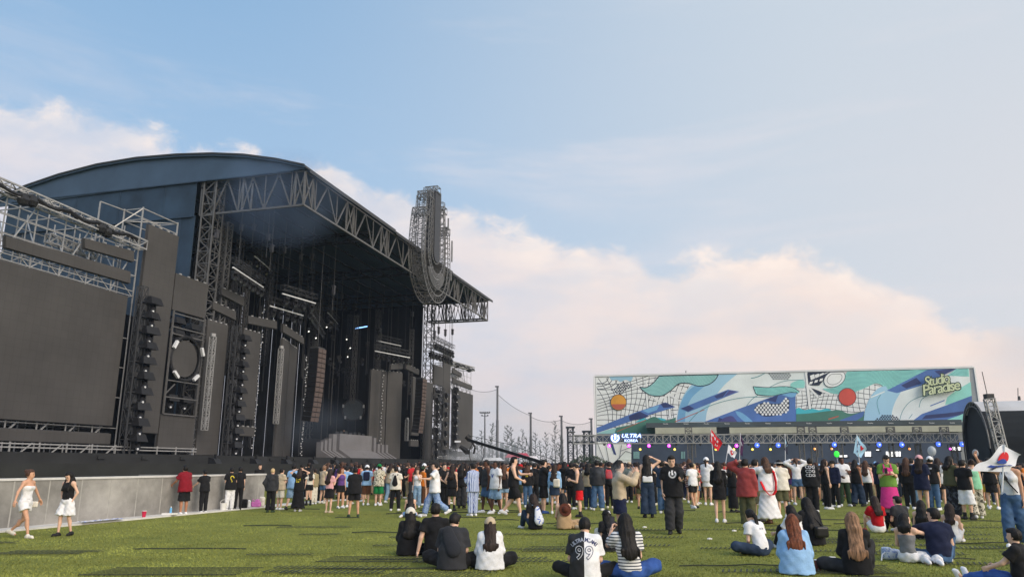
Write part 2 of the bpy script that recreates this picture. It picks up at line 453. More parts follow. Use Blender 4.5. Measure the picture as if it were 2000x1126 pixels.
def led_mat(name, base):
 m = bpy.data.materials.new(name); m.use_nodes = True; nt = m.node_tree; N = nt.nodes; L = nt.links; b = N['Principled BSDF']
 b.inputs['Roughness'].default_value = .62; b.inputs['Specular IOR Level'].default_value = .35
 tc = N.new('ShaderNodeTexCoord'); mp = N.new('ShaderNodeMapping'); L.new(tc.outputs['Object'], mp.inputs[0])
 mp.inputs['Rotation'].default_value = (0, 0, math.atan2(DU[0], DU[1]))      # x across the stage depth, y along the stage front
 sp = N.new('ShaderNodeSeparateXYZ'); L.new(mp.outputs[0], sp.inputs[0])
 def lines(s, period, wid):
  a = N.new('ShaderNodeMath'); a.operation = 'DIVIDE'; L.new(s, a.inputs[0]); a.inputs[1].default_value = period
  f = N.new('ShaderNodeMath'); f.operation = 'FRACT'; L.new(a.outputs[0], f.inputs[0])
  g = N.new('ShaderNodeMath'); g.operation = 'LESS_THAN'; L.new(f.outputs[0], g.inputs[0]); g.inputs[1].default_value = wid
  return g.outputs[0]
 l1, l2 = lines(sp.outputs[1], .5, .09), lines(sp.outputs[2], .5, .06)
 mx = N.new('ShaderNodeMath'); mx.operation = 'MAXIMUM'; L.new(l1, mx.inputs[0]); L.new(l2, mx.inputs[1])
 # each cabinet row keeps its own slight tone
 snap = N.new('ShaderNodeVectorMath'); snap.operation = 'SNAP'; snap.inputs[1].default_value = (50, .5, .5); L.new(mp.outputs[0], snap.inputs[0])
 wn = N.new('ShaderNodeTexWhiteNoise'); L.new(snap.outputs[0], wn.inputs['Vector'])
 nz = N.new('ShaderNodeTexNoise'); nz.inputs['Scale'].default_value = .33; nz.inputs['Detail'].default_value = 8; L.new(tc.outputs['Object'], nz.inputs['Vector'])
 a1 = N.new('ShaderNodeMath'); a1.operation = 'MULTIPLY_ADD'; L.new(wn.outputs[0], a1.inputs[0]); a1.inputs[1].default_value = .07; a1.inputs[2].default_value = .58
 a2 = N.new('ShaderNodeMath'); a2.operation = 'MULTIPLY_ADD'; L.new(nz.outputs[0], a2.inputs[0]); a2.inputs[1].default_value = .75; L.new(a1.outputs[0], a2.inputs[2])
 a3 = N.new('ShaderNodeMath'); a3.operation = 'MULTIPLY_ADD'; L.new(mx.outputs[0], a3.inputs[0]); a3.inputs[1].default_value = -.12; L.new(a2.outputs[0], a3.inputs[2])
 vm = N.new('ShaderNodeVectorMath'); vm.operation = 'SCALE'; vm.inputs[0].default_value = base; L.new(a3.outputs[0], vm.inputs['Scale'])
 L.new(vm.outputs[0], b.inputs['Base Color'])
 return m
LED = led_mat('led_panel', (.064, .061, .060))
ROOFP = [(-29.9, 24.35), (-32.5, 25.15), (-35.5, 25.85), (-38.5, 26.3), (-42, 26.6), (-46, 26.75), (-50, 26.6), (-54, 26.1), (-57.5, 25.4), (-60.5, 24.4)]
def build_stage():
 root = empty('concert_stage', W(UC, -42, 0), 'huge black open-air concert stage under a curved navy roof', 'stage')
 # roof: a shell with thickness
 mb = MB(); a0, a1 = U0 - .5, U1 + .7
 for (v0, z0), (v1, z1) in zip(ROOFP[:-1], ROOFP[1:]):
  q = [W(a0, v0, z0), W(a1, v0, z0), W(a1, v1, z1), W(a0, v1, z1)]
  mb.hexa(q + [p + np.array([0, 0, .22]) for p in q])
 rf = mb.build('roof', NAVY, root)
 e = MB()
 e.bar(W(a0, -29.85, 24.42), W(a1, -29.85, 24.42), .10, .16)
 for (v0, z0), (v1, z1) in zip(ROOFP[:-1], ROOFP[1:]): e.bar(W(a0 - .03, v0, z0 + .2), W(a0 - .03, v1, z1 + .2), .12)
 for k in range(3): e.bar(W(a0 + k * 16.8 + .5, -29.7, 24.25), W(a0 + 16 + k * 16.8, -29.2, 24.0), .05, .3)
 e.build('roof_edge', STEELD, rf)
 e = MB()
 e.bar(W(U0 - .27, -59, 24.25), W(U0 - .27, -31, 24.25), .09); e.bar(W(U0 - .18, -59, 21.35), W(U0 - .18, -40.2, 21.3), .08)
 for v in (-43, -47.5, -52, -56.5): e.bar(W(U0 - .2, v, 21.4), W(U0 - .2, v + .05, 24.2), .035)
 e.build('roof_seam', NAVY2, rf)
 # near and far gable
 for u, nm in ((U0 - .25, 'gable_fascia'), (U1 + .25, 'gable_fascia')):
  g = MB(); pts = [W(u, v, z) for v, z in ROOFP] ; pts = pts + [W(u, -60.4, 24.0), W(u, -40, 24.3)]
  g.prism(pts, DU * .12); g.build(nm, NAVY, root)
 g = MB(); g.sbox(U0 - .15, U0 - .05, -59.5, -40.0, 21.3, 24.25); g.build('gable_cloth', NAVY2, root)
 g = MB()
 for k in range(16):        # hanging cloth with folds
  v0 = -59.5 + k * 1.22; g.sbox(U0 - .1 + .06 * (k % 2), U0 + .02 + .06 * (k % 2), v0, v0 + 1.25, 2.3, 21.4)
 g.build('side_drape', NAVY2, root)
 g = MB()
 for k in range(16):
  v0 = -59.5 + k * 1.22; g.sbox(U1 - .1 + .06 * (k % 2), U1 + .02 + .06 * (k % 2), v0, v0 + 1.25, 2.3, 24.2)
 g.build('side_drape', BLACK, root)
 g = MB()
 for k in range(42):
  u = U0 + k * 1.19; g.sbox(u, u + 1.21, -58.4 - .25 * (k % 2), -58.2 - .25 * (k % 2), 2.2, 25.6)
 g.build('back_drape', BLACK, root)
 g = MB(); g.sbox(18, mir(27), -60, -31.5, 0, 2.25); g.sbox(18.0, mir(30), -31.5, -29.6, 0, 1.72)
 for k in range(26): g.sbox(33 + k * 3.2, 33.5 + k * 3.2, -31.5, -31.42, 1.95, 2.12)
 g.build('deck', DECKB, root)
 # lattice girders under the roof edge
 def lattice(p0, p1, zt, zb, n, c, l, name, back=None):
  t = MB(); p0 = np.array(p0); p1 = np.array(p1); T = np.array([0, 0, zt]); Bm = np.array([0, 0, zb])
  dz = (p1 - p0) / np.linalg.norm(p1 - p0); bk = np.array(back) if back is not None else None
  for off in ([np.zeros(3)] + ([bk] if bk is not None else [])):
   a, b = p0 + off, p1 + off; t.m = 1 if off.any() else 0
   t.bar(a + T, b + T, c); t.bar(a + Bm, b + Bm, c * 1.3)
   for k in range(n):
    f0, f1 = k / n, (k + 1) / n; A = a + (b - a) * f0; B_ = a + (b - a) * f1
    if k % 4 == 0:
     t.bar(A + T, A + Bm, l * 1.3); A2 = A + (B_ - A) * .7; t.bar(A2 + T, A2 + Bm, l * 1.3); t.bar(A + T, A2 + Bm, l); t.bar(A + Bm, A2 + T, l)
     t.bar(A2 + T, B_ + Bm, l)
    elif k % 2: t.bar(A + Bm, B_ + T, l); t.bar(A + Bm, A + T, l * .8)
    else: t.bar(A + T, B_ + Bm, l)
   t.bar(b + T, b + Bm, l * 1.3)
  if bk is not None:
   t.m = 1
   for k in range(0, n + 1, 2):
    A = p0 + (p1 - p0) * k / n; t.bar(A + Bm, A + Bm + bk, l); t.bar(A + T, A + T + bk, l)
  return t.build(name, [STEEL, STEELD], root)
 lattice(W(U0, -30.1, 0), W(U1, -30.1, 0), 24.2, 21.45, 28, .12, .10, 'front_girder')
 lattice(W(U0 + .1, -30.1, 0), W(U0 + .1, -39.6, 0), 24.3, 21.45, 8, .13, .10, 'gable_girder')
 lattice(W(U1, -30.1, 0), W(U1, -38.6, 0), 24.2, 21.45, 12, .15, .09, 'gable_girder', -DU * 1.4)
 # roof purlins seen from below
 t = MB()
 for k in range(1, 12):
  v = -30 - k * 2.4; t.bar(W(U0, v, 23.8), W(U1, v, 23.8), .16)
 for k in range(1, 4):
  u = U0 + k * 13; t.truss(W(u, -30.5, 22.8), W(u, -57, 22.8), .6, .8, 14, .09, .05, side=DU)
 t.build('purlins', BLACK, root)
 # masts
 for u, v, w, z0, z1, n in ((U0 + .5, -38.7, 1.15, 2.25, 24.3, 22), (U1 - .5, -38.7, 1.15, 2.25, 24.3, 22), (U0 + .5, -57, 1.0, 2.25, 24.3, 18), (U1 - .5, -57, 1.0, 2.25, 24.3, 18)):
  t = MB(); t.truss(W(u, v, z0), W(u, v, z1), w, w, n, .11, .065, side=DU); t.build('mast', STEEL, root)
 t = MB(); t.truss(W(51.3, -38.6, 12.4), W(51.3, -38.6, 21.4), .62, .62, 16, .09, .06, side=DU); t.build('mast', STEEL, root)
 return root
build_stage()

# ---- LED walls
def slab(mb, P, th, m=None):
 """P: four corners (tl, tr, br, bl); pushed back by th away from the audience"""
 P = [np.asarray(p, float) for p in P]; n = np.cross(P[1] - P[0], P[3] - P[0]); n = n / np.linalg.norm(n)
 if n @ DV < 0: n = -n
 return mb.hexa([P[3] - n * th, P[2] - n * th, P[2], P[3], P[0] - n * th, P[1] - n * th, P[1], P[0]], m)
def led(P, label, rib=True):
 P = [np.asarray(p, float) for p in P]; c = sum(P) / 4; c[2] = min(p[2] for p in P)
 root = empty('led_screen', c, label, 'LED screen', 'LED panels on the stage front')
 mb = MB(); slab(mb, P, .14); mb.build('panel', LED, root)
 f = MB(); n = np.cross(P[1] - P[0], P[3] - P[0]); n /= np.linalg.norm(n); n = n if n @ DV > 0 else -n
 for a, b in ((P[0], P[1]), (P[3], P[2]), (P[0], P[3]), (P[1], P[2])): f.bar(a - n * .2, b - n * .2, .08)
 f.build('frame', STEELD, root)
 if rib and np.linalg.norm(P[1] - P[0]) < 6:
  for t in (.15, .4, .65, .9):
   k = MB(); a = P[0] + (P[1] - P[0]) * t; k.box(a + np.array([0, 0, .05]) - n * .07, (.22, .1, .1), (DU, DV, (0, 0, 1))); k.build('hanging_bracket', STEELW, root)
 return root
VP = -38.0
def rect(u0, u1, z0, z1, v0=VP, v1=VP): return [W(u0, v0, z1), W(u1, v1, z1), W(u1, v1, z0), W(u0, v0, z0)]
def pxrect(a, b, c, d, v=VP): return [W(*onV(*q, v)) for q in (a, b, c, d)]
def mirq(P):
 out = []
 for p in P:
  u, v, z = p @ DU, p @ DV, p[2]; out.append(W(mir(u), v, z))
 return [out[1], out[0], out[3], out[2]]
def both(P, l, r): led(P, l); led(mirq(P), r)
both(rect(30.9, 40.75, 4.12, 12.78), 'largest grey LED screen, at the near end of the stage', 'broad grey LED screen at the far end of the stage, under scaffolding')
both(rect(30.9, 40.75, 2.95, 3.62), 'long low LED strip beneath the largest LED screen', 'low LED strip beneath the far end LED screen')
both(rect(41.9, 45.0, 3.8, 18.3), 'tallest LED column beside the light tower, reaching above the scaffold', 'tall LED column at the far side, half in front of bare scaffolding')
both(rect(45.1, 48.85, 12.75, 15.5), 'squarish LED panel above the niche with the ring', 'squarish LED panel high up beside the far scaffolding')
both(rect(45.1, 48.85, 2.75, 5.15), 'square LED panel under the niche with the ring', 'square LED panel low down near the far light tower')
both(rect(49.2, 51.8, 2.4, 12.75), 'narrow tall LED panel right of the ring niche', 'wide tall LED panel behind the far speaker array')
both(rect(53.9, 56.4, 5.4, 12.85), 'tall LED panel between two columns of moving lights, ending above a small strip', 'tall LED panel half hidden by the far speaker array')
both(rect(53.9, 56.6, 4.0, 4.75), 'small LED strip below a tall panel near the stage left side', 'small LED strip low down behind the far speaker array')
Pa = rect(59.9, 62.5, 2.4, 13.0, -38, -38.85); Pb = rect(62.65, 65.3, 2.4, 12.9, -38.9, -39.75)
both(Pa, 'nearer of two adjoining tall LED panels left of the near speaker array', 'farther of two adjoining tall LED panels right of the round disc')
both(Pb, 'further of two adjoining tall LED panels left of the near speaker array', 'nearer of two adjoining tall LED panels right of the round disc')
both(pxrect((12, 460), (255, 530), (255, 553), (12, 483)), 'long slanting LED strip across the near scaffolding above the largest screen', 'LED strip across the far scaffolding above the far screen')
both(pxrect((166, 465), (262, 490), (262, 511), (166, 484)), 'short LED strip high on the near scaffolding by the tallest column', 'short LED strip high on the far scaffolding')
led(pxrect((433, 561), (477, 580), (477, 598), (433, 575)), 'small tilted LED strip beside the near mast, upper of two')
led(pxrect((416, 588), (461, 608), (461, 625), (416, 603)), 'small tilted LED strip beside the near mast, lower of two')
both(pxrect((485, 616), (541, 627), (541, 642), (485, 631)), 'LED strip above the tall panel ending over a small strip', 'LED strip above the far speaker array')
both(pxrect((553, 631), (594, 660), (594, 672), (553, 648)), 'LED strip sloping above the two adjoining panels near the speaker array', 'LED strip above the two adjoining panels right of the round disc')

# ---- moving lights: base, yoke, head, lens (and a rain hood on the towers)
def moving_light(name, label, group, hood, lit):
 root = empty(name, (0, 0, 0), label, 'stage light', group)
 b = MB(); b.box((0, 0, -.09), (.42, .36, .18)); b.box((0, 0, .04), (.18, .12, .08)); b.build('base', RUBB, root)
 y = MB()
 for s in (-1, 1): y.box((s * .21, 0, -.36), (.06, .16, .42))
 y.box((0, 0, -.19), (.46, .16, .05)); y.build('yoke', RUBB, root)
 h = MB(); d = np.array([.35, .72, -.6]); d /= np.linalg.norm(d); c = np.array([0, 0, -.44])
 h.cone(c - d * .24, c + d * .10, .13, .165, 12); h.cone(c + d * .10, c + d * .25, .165, .15, 12, cap=True)
 hd = h.build('head', RUBB, root)
 l = MB(); l.cone(c + d * .252, c + d * .268, .125, .12, 12); l.ball(c + d * .30 + np.array([.1, -.05, .02]), .035, 6); l.build('lens', LITW if lit else GLASS, hd)
 if hood:
  k = MB(); q = [(-.34, -.30, -.22), (.34, -.30, -.22), (.42, .36, -.26), (-.42, .36, -.26), (-.20, -.18, .16), (.20, -.18, .16), (.34, .22, .10), (-.34, .22, .10)]
  k.hexa([np.array(p) for p in q]); k.build('rain_hood', RUBB, root)
  g = MB(); g.ball(c + d * .27, .06, 8); g.build('lamp_glint', PALE, hd)  # pale ball put in as the glint on the lens
 return root
ROT = math.atan2(-DU[0], DU[1]) - math.pi / 2       # local +Y -> audience side
def place(o, P, rz=ROT, sc=1.0):
 o.location = tuple(P); o.rotation_euler = (0, 0, rz); o.scale = (sc,) * 3; return o
_ml = moving_light('moving_light', '', 'hooded moving lights on the near light tower', True, False)
_first = [_ml]
ORD = ['topmost', 'second from the top', 'third from the top', 'fourth from the top', 'fifth from the top', 'sixth from the top', 'seventh from the top', 'eighth from the top', 'ninth from the top', 'lowest']
def tower(u, v, z0, z1, n, ltxt, gtxt, side=1, sc=1.45, w=.5):
 t = MB(); t.truss(W(u, v, 2.25), W(u, v, z1 + .8), w, w, int(z1 - 1), .06, .035, side=DU)
 rr = random.Random(int(u * 10))
 for k in range(14):
  z = rr.uniform(2.4, z1); t.box(W(u + rr.uniform(-.2, .2), v + rr.uniform(-.1, .3), z), (.2, .15, .3))
 t.tube([W(u - .2 + .04 * math.sin(k), v + .2, 2.3 + k * (z1 - 2) / 12) for k in range(13)], .035)
 tag(t.build('light_tower', STEELD), 'black truss tower carrying ' + gtxt, 'light tower', 'truss towers with hooded lights')
 for k in range(n):
  o = _first.pop() if _first else copy_tree(_ml)
  z = z1 + (z0 - z1) * k / (n - 1)
  place(o, W(u + side * .62, v + .32, z), ROT + rr.uniform(-.25, .25), sc * rr.uniform(.95, 1.05))
  a = MB(); o['label'] = '%s hooded light on the %s' % (ORD[k] if k < n - 1 else 'lowest', ltxt); o['group'] = 'moving lights on the ' + ltxt
tower(41.35, -37.4, 3.5, 12.75, 10, 'tower beside the largest screen', 'ten hooded lights by the largest screen')
tower(mir(41.35), -37.4, 3.5, 12.75, 9, 'tower beside the far end screen', 'nine hooded lights by the far end screen', side=-1)
tower(51.95, -37.3, 3.3, 11.9, 9, 'dark column between two tall panels', 'nine hooded lights between two tall panels', sc=1.25)
tower(mir(52.4), -36.6, 3.4, 10.4, 8, 'truss behind the far speaker array', 'eight hooded lights behind the far speaker array', sc=1.25)
tower(mir(46.2), -37.6, 3.6, 11.6, 7, 'gap between the far LED columns', 'seven hooded lights in the gap between the far columns', sc=1.1)
# lights in the niche round the ring
def niche(u0, u1, where, sgn):
 t = MB()
 for u in (u0, u1): t.bar(W(u, -37.9, 5.2), W(u, -37.9, 12.7), .11)
 for z in (5.2, 6.4, 7.6, 11.0, 11.5, 12.5): t.bar(W(u0, -37.9, z), W(u1, -37.9, z), .08)
 t.bar(W(u0, -38.0, 9.9), W(u1, -38.0, 11.4), .07); t.bar(W(u1, -38.1, 9.8), W(u0, -38.1, 11.3), .07); t.bar(W(u0, -38, 6.5), W(u0 + 1, -38, 7.4), .07)
 tag(t.build('niche_frame', STEEL), 'grey tube frame of the niche %s' % where, 'frame', 'tube frames round the ring lights')
 b = MB(); b.sbox(u0, u1, -40.0, -39.9, 2.3, 12.8)
 tag(b.build('black_drape', BLACK), 'black cloth hung behind the ring %s' % where, 'drape')
 r = empty('ring_light', W((u0 + u1) / 2, -38, 9), 'large ring with pale bars and a round grey LED disc %s' % where, 'ring')
 c = W((u0 + u1) / 2, -37.9, 9.35); n = 40
 g = MB(); g.tube([c + DU * 1.62 * math.cos(2 * math.pi * k / n) + np.array([0, 0, 1.62 * math.sin(2 * math.pi * k / n)]) for k in range(n + 1)], .13, 8)
 g.build('ring', RUBB, r)
 g = MB(); g.cone(c - DV * .2, c - DV * .05, 1.36, 1.36, 40); g.build('disc', LED, r)
 for ang in (150, 25, 230, 310):
  a = math.radians(ang); p = c + DU * 1.7 * math.cos(a) + np.array([0, 0, 1.7 * math.sin(a)]); q = DV * .22
  tt = DU * -math.sin(a) + np.array([0, 0, math.cos(a)])
  g = MB(); g.bar(p + q - tt * .32, p + q + tt * .32, .2); g.build('light_bar', PALE, r)
 for i, (du, z, wd) in enumerate(((.9, 12.2, 'upper left'), (2.6, 12.0, 'upper right'), (.9, 11.4, 'middle left'), (2.6, 11.2, 'middle right'), (1.0, 6.5, 'lower left'), (2.5, 6.5, 'lower right'))):
  o = place(copy_tree(_ml), W(u0 + du, -38.3, z), ROT, 1.3); o['label'] = 'hooded light, %s of six in the ring niche %s' % (wd, where); o['group'] = 'moving lights in the ring niches'
niche(45.2, 48.7, 'by the tallest column', 1)
niche(mir(48.7), mir(45.2), 'at the far side', -1)
# pale ladder trusses
for i, (u, v, z0, z1) in enumerate(((48.95, -37.2, 4.2, 11.3), (59.1, -37.6, 5.2, 11.9), (mir(58.9), -37.6, 4.6, 7.2))):
 t = MB(); t.truss(W(u, v, z0), W(u, v, z1), .34, .34, 12, .06, .045, side=DU); t.cone(W(u, v, z1), W(u, v, z1 + .25), .2, .2, 10)
 tag(t.build('ladder_truss', STEELW), ('pale ladder truss standing beside the ring niche', 'pale ladder truss left of the two adjoining panels', 'short pale ladder truss by the far speaker array')[i], 'truss', 'pale ladder trusses')
# strings of small blinder lamps
for i, (u, v, z0, z1, n) in enumerate(((64.9, -38.6, 2.5, 12.2, 46), (57.6, -39, 3.0, 15.6, 40), (mir(64.9), -38.6, 4, 13, 24))):
 rr = random.Random(i); r_ = empty('lamp_string', W(u, v, z0), ('string of tiny bright lamps beside the near speaker array', 'string of tiny bright lamps beside the panel above the small strip', 'string of tiny bright lamps right of the two far panels')[i], 'lamp string')
 t = MB(); t.bar(W(u, v, z0), W(u, v, z1), .07); t.bar(W(u + .35, v, z0), W(u + .35, v, z1), .07); t.build('rail', STEELD, r_)
 t = MB()
 for k in range(n): t.ball(W(u + rr.uniform(-.05, .4), v + .15, z0 + (z1 - z0) * k / n + rr.uniform(-.1, .1)), rr.uniform(.045, .075), 6)
 t.build('lamps', PALE, r_)

# ---- speaker line arrays
GRILLE = mat('grille', (.105, .078, .072), rough=.8, var=.15, scale=9)
def line_array(u, v, ztop, n, label):
 root = empty('line_array', W(u, v, ztop), label, 'speaker array', 'hanging speaker arrays'); P = np.array([0., 0]); ang = 0.0; z = ztop; vv = v
 f = MB(); f.sbox(u - .6, u + .6, v - .5, v + .4, ztop, ztop + .12); f.tube([W(u, v, ztop), W(u, v, 22)], .03); f.build('rigging_frame', STEELD, root)
 for k in range(n):
  ang = math.radians(1.0 + .55 * k * k / n)
  d = np.array([0, 0, -1.]) * math.cos(ang) - DV * math.sin(ang); fw = DV * math.cos(ang) - np.array([0, 0, 1]) * math.sin(ang)
  c = W(u, vv, z) + d * .22
  b = MB(); q = []
  for dd, sc in ((.205, .94), (-.205, 1)):
   for a_, f_ in ((-1, -1), (1, -1), (1, 1), (-1, 1)):
    q.append(c + d * dd + DU * a_ * .72 * (1 if f_ > 0 else .8) + fw * f_ * .48)
  b.hexa(q); cb = b.build('cabinet', RUBB, root)
  g = MB(); g.box(c + fw * .50, (1.36, .05, .37), (DU, fw, -d)); g.box(c + fw * .54, (.10, .03, .3), (DU, fw, -d)); g.build('grille', GRILLE, cb)
  vv += (d @ DV) * .44; z += d[2] * .44
line_array(61.0, -35.0, 12.05, 15, 'long curved black speaker array hanging nearest, left of the DJ booth')
line_array(mir(61.0), -35.0, 12.05, 15, 'long curved black speaker array hanging farther off, right of the DJ booth')

# ---- hanging light bars, hoists, small moving lights
def level_bar(p0, p1, v, label, mat_=PALE, tr=True):
 A = W(*onV(*p0, v)); r = ray(*p1); B = CAM + r * ((A[2] - CH) / r[2])
 root = empty('light_bar', (A + B) / 2, label, 'light bar', 'hanging light bars')
 t = MB(); t.bar(A, B, .11); t.build('tube', mat_, root)
 if tr:
  t = MB(); up = np.array([0, 0, .62]); n = max(4, int(np.linalg.norm(B - A) / .7))
  t.truss(A + up, B + up, .4, .45, n, .035, .022)
  for f in (.1, .5, .9): t.bar(A + (B - A) * f, A + (B - A) * f + up * .7, .04)
  for f in (.15, .85): q = A + (B - A) * f + up; t.bar(q, np.array([q[0], q[1], 23.2]), .035)
  t.build('truss', STEELD, root)
 return A, B
bars = []
for i, (a, b, v) in enumerate((((455, 522), (514, 561), -36), ((497, 500), (533, 531), -41), ((551, 573), (616, 592), -37), ((527, 597), (592, 616), -38), ((604, 604), (632, 647), -39), ((640, 610), (660, 633), -44), ((736, 665), (783, 675), -41), ((732, 685), (800, 698), -39))):
 bars.append(level_bar(a, b, v, ['white tube light bar hanging nearest the mast', 'short white light bar high behind the nearest bar', 'white light bar with railing in mid stage, upper of a pair', 'white light bar in mid stage, lower of a pair', 'steep short light bar beside the near speaker array', 'small light bar deep inside the stage', 'pale light bar above the two far panels, upper of a pair', 'pale light bar above the two far panels, lower of a pair'][i]))
level_bar((694, 641), (717, 637), -46, 'glowing blue tube deep inside the stage', LITB, False)
# right-hand flown racks seen against the sky
for i, (a, b, v) in enumerate((((849, 668), (886, 686), -34.5), ((838, 684), (884, 700), -35.5))):
 bars.append(level_bar(a, b, v, ('flown truss rack of black lamps against the sky, upper of two', 'flown truss rack of black lamps against the sky, lower of two')[i], STEELD))
_h = MB(); _h.box((0, 0, -.55), (.26, .26, 1.1)); _h.box((0, 0, .1), (.42, .3, .2)); _h.cone((0, 0, -1.1), (0, 0, -1.25), .14, .08, 8)
HOIST = mat('hoist_dark', (.08, .08, .095), rough=.5, var=.2)
hroot = empty('chain_hoist', (0, 0, 0), '', 'chain hoist', 'chain hoists under the stage roof')
_h.build('motor', HOIST, hroot); _c = MB(); _c.bar((0, 0, .2), (0, 0, 6.5), .05); _c.bar((.06, 0, -1.2), (.06, 0, -4.5), .04); _c.build('chain', STEEL, hroot)
rr = random.Random(8); hs = []
for px, py in ((424, 452), (437, 446), (448, 446), (472, 440), (496, 440), (524, 458), (531, 480), (556, 484), (588, 498), (610, 497), (641, 545), (652, 560), (668, 575), (700, 560), (722, 580), (750, 585), (780, 600), (806, 610)):
 v = rr.choice((-36, -38, -41, -44)); hs.append((W(*onV(px, py, v)), 'under the stage roof'))
for px, py in ((849, 648), (857, 640), (870, 645), (884, 644)): hs.append((W(*onV(px, py, -34)), 'sky'))
for k, (P, wh) in enumerate(hs):
 o = hroot if k == 0 else copy_tree(hroot)
 top = 23.3 - P[2]; o.location = tuple(P); o.rotation_euler = (0, 0, ROT); o.scale = (1, 1, max(.45, min(1.25, top / 6.5)))
 if wh == 'sky': o['label'] = 'dark chain hoist hanging against the sky, %s' % ('nearest the mast', 'second from the mast', 'second from the roof corner', 'nearest the roof corner')[k - 18]
 else: o['label'] = 'dark chain hoist hanging in the shade, %s' % ('first from the mast', 'second from the mast', 'third from the mast', 'fourth from the mast', 'fifth from the mast', 'sixth from the mast', 'seventh from the mast', 'eighth from the mast', 'ninth from the mast', 'tenth from the mast', 'eleventh from the mast', 'twelfth from the mast', 'sixth from the far end', 'fifth from the far end', 'fourth from the far end', 'third from the far end', 'second from the far end', 'first at the far end')[k]
# drop cables
for k in range(60):
 u = 51 + k * .78 + rr.uniform(-.4, .4); v = rr.uniform(-56, -40);
 t = MB(); t.bar(W(u, v, rr.uniform(3, 13)), W(u, v, 23.5), .05 + .04 * rr.random())
 tag(t.build('drop_cable', STEEL if k % 3 else STEELD), 'thin vertical cable hanging from the dark stage roof', 'cable', 'drop cables inside the stage')
for k in range(15):
 u = (53, 56.5, 60, 66, 70, 80, 84, 88, 93, 54.5, 58, 63, 76, 86, 95)[k]; v = (-42, -47, -44, -50, -53, -49, -43, -46, -44, -39.5, -41, -42, -44, -41, -40)[k]
 t = MB(); t.truss(W(u, v, 9 + k % 3), W(u, v, 20 + k % 2), .45, .45, 16, .06, .04, side=DU)
 tag(t.build('hanging_truss', STEELD if k % 2 else STEEL), 'upright lattice truss hanging in the dark stage, number %s from the mast' % ('one', 'two', 'three', 'four', 'five', 'six', 'seven', 'eight', 'nine', 'ten', 'eleven', 'twelve', 'thirteen', 'fourteen', 'fifteen')[k], 'truss', 'upright trusses inside the stage')
_mi = moving_light('moving_light', 'bare black moving light hanging in the dark of the stage', 'bare moving lights inside the stage', False, False)
_ml2 = moving_light('moving_light', 'bare moving light in the stage with its lamp shining white', 'lit moving lights inside the stage', False, True)
cnt = 0
for (A, B) in bars:
 n = max(3, int(np.linalg.norm(B - A) / .95))
 for k in range(n):
  o = _mi if cnt == 0 else copy_tree(_mi); cnt += 1
  place(o, A + (B - A) * (k + .5) / n + np.array([0, 0, -.2]), ROT + rr.uniform(-.3, .3), 1.15)
for k in range(58):
 px, py = rr.uniform(640, 832), rr.uniform(590, 745); v = rr.uniform(-54, -40)
 P = W(*onV(px, py, v))
 if P @ DU > U1 - 1: continue
 place(copy_tree(_mi), P, ROT + rr.uniform(-.6, .6), 1.25)
for k, (px, py) in enumerate(((637, 632), (616, 653), (629, 682), (625, 697), (676, 656), (683, 673), (678, 690), (602, 640))):
 o = _ml2 if k == 0 else copy_tree(_ml2); place(o, W(*onV(px, py, -40)), ROT, .65)

# ---- round disc, DJ booth, monitors
r = empty('round_screen', W(UC, -50, 5), 'round dark disc with small lamps hanging above the DJ booth', 'disc')
c = W(*onV(690, 800, -46)); ax = (CAM - c); ax[2] = 0; ax /= np.linalg.norm(ax); sx = np.cross(ax, (0, 0, 1))
g = MB(); g.cone(c, c + ax * .2, 1.32, 1.32, 36); g.build('disc', mat('disc_dark', (.09, .11, .13), var=.2), r)
g = MB();
for k in range(37): pass
g.tube([c + ax * .15 + sx * 1.45 * math.cos(k * math.pi / 18) + np.array([0, 0, 1.45 * math.sin(k * math.pi / 18)]) for k in range(37)], .08); g.bar(c + np.array([-.5, 0, 1.4]), c + np.array([-.5, 0, 16]), .05); g.bar(c + np.array([.5, 0, 1.4]), c + np.array([.5, 0, 16]), .05); g.build('ring', STEELD, r)
for a in (20, 160, 225, 315):
 a = math.radians(a); p = c + ax * .3 + sx * 1.4 * math.cos(a) + np.array([0, 0, 1.4 * math.sin(a)]); g = MB(); g.box(p, (.2, .2, .4)); g.build('lamp', PALE, r)
BOOTH = mat('booth_grey', (.17, .165, .175), rough=.55, var=.12, scale=.8)
BOOTHD = mat('booth_gap', (.016, .016, .02), rough=.8)
def booth():
 v = -37.0; root = empty('dj_booth', W(UC, v, 2.25), 'wide grey DJ booth with stepped slanting fins in mid stage', 'DJ booth')
 def px2u(px): return onV(px, 870, v)[0]
 def fin(u0, u1, vf, zt, zk, zb, out, name, m):
  g = MB(); pr = [(vf - .5, zt), (vf, zt), (vf, zk), (vf + out, zb), (vf - .5, zb)]
  g.prism([W(u0, a, b) for a, b in pr], DU * (u1 - u0)); g.build(name, m, root)
 zt = onV(690, 848, v)[2]; zk = onV(690, 878, v)[2]; zb = 2.25
 fin(px2u(663), px2u(726), v, zt, zk, zb, 1.5, 'front_panel', BOOTH)
 k = MB(); k.sbox(px2u(640), px2u(748), v - 3, v - .55, 2.25, zt - .6); k.build('core', BOOTHD, root)
 for (a, b, dz) in ((627, 631, -.95), (634.5, 639, -.75), (642, 647, -.55), (650, 657, -.1)):
  fin(px2u(a), px2u(b), v + .0, zt + dz, zk - .15, zb, 1.35, 'fin', BOOTH)
 for (a, b, dz) in ((730, 734.5, -.15), (738, 742.5, -.8), (746, 750, -.85), (754, 758, -.85)):
  fin(px2u(a), px2u(b), v + .0, zt + dz, zk - .15, zb, 1.35, 'fin', BOOTH)
 t = MB()
 for i in range(7): t.box(W(px2u(664) + i * 1.0, v - .6, zt + .12), (.6, .4, .22 + .1 * (i % 3)), (DU, DV, (0, 0, 1)))
 t.build('mixer_deck', RUBB, root)
booth()
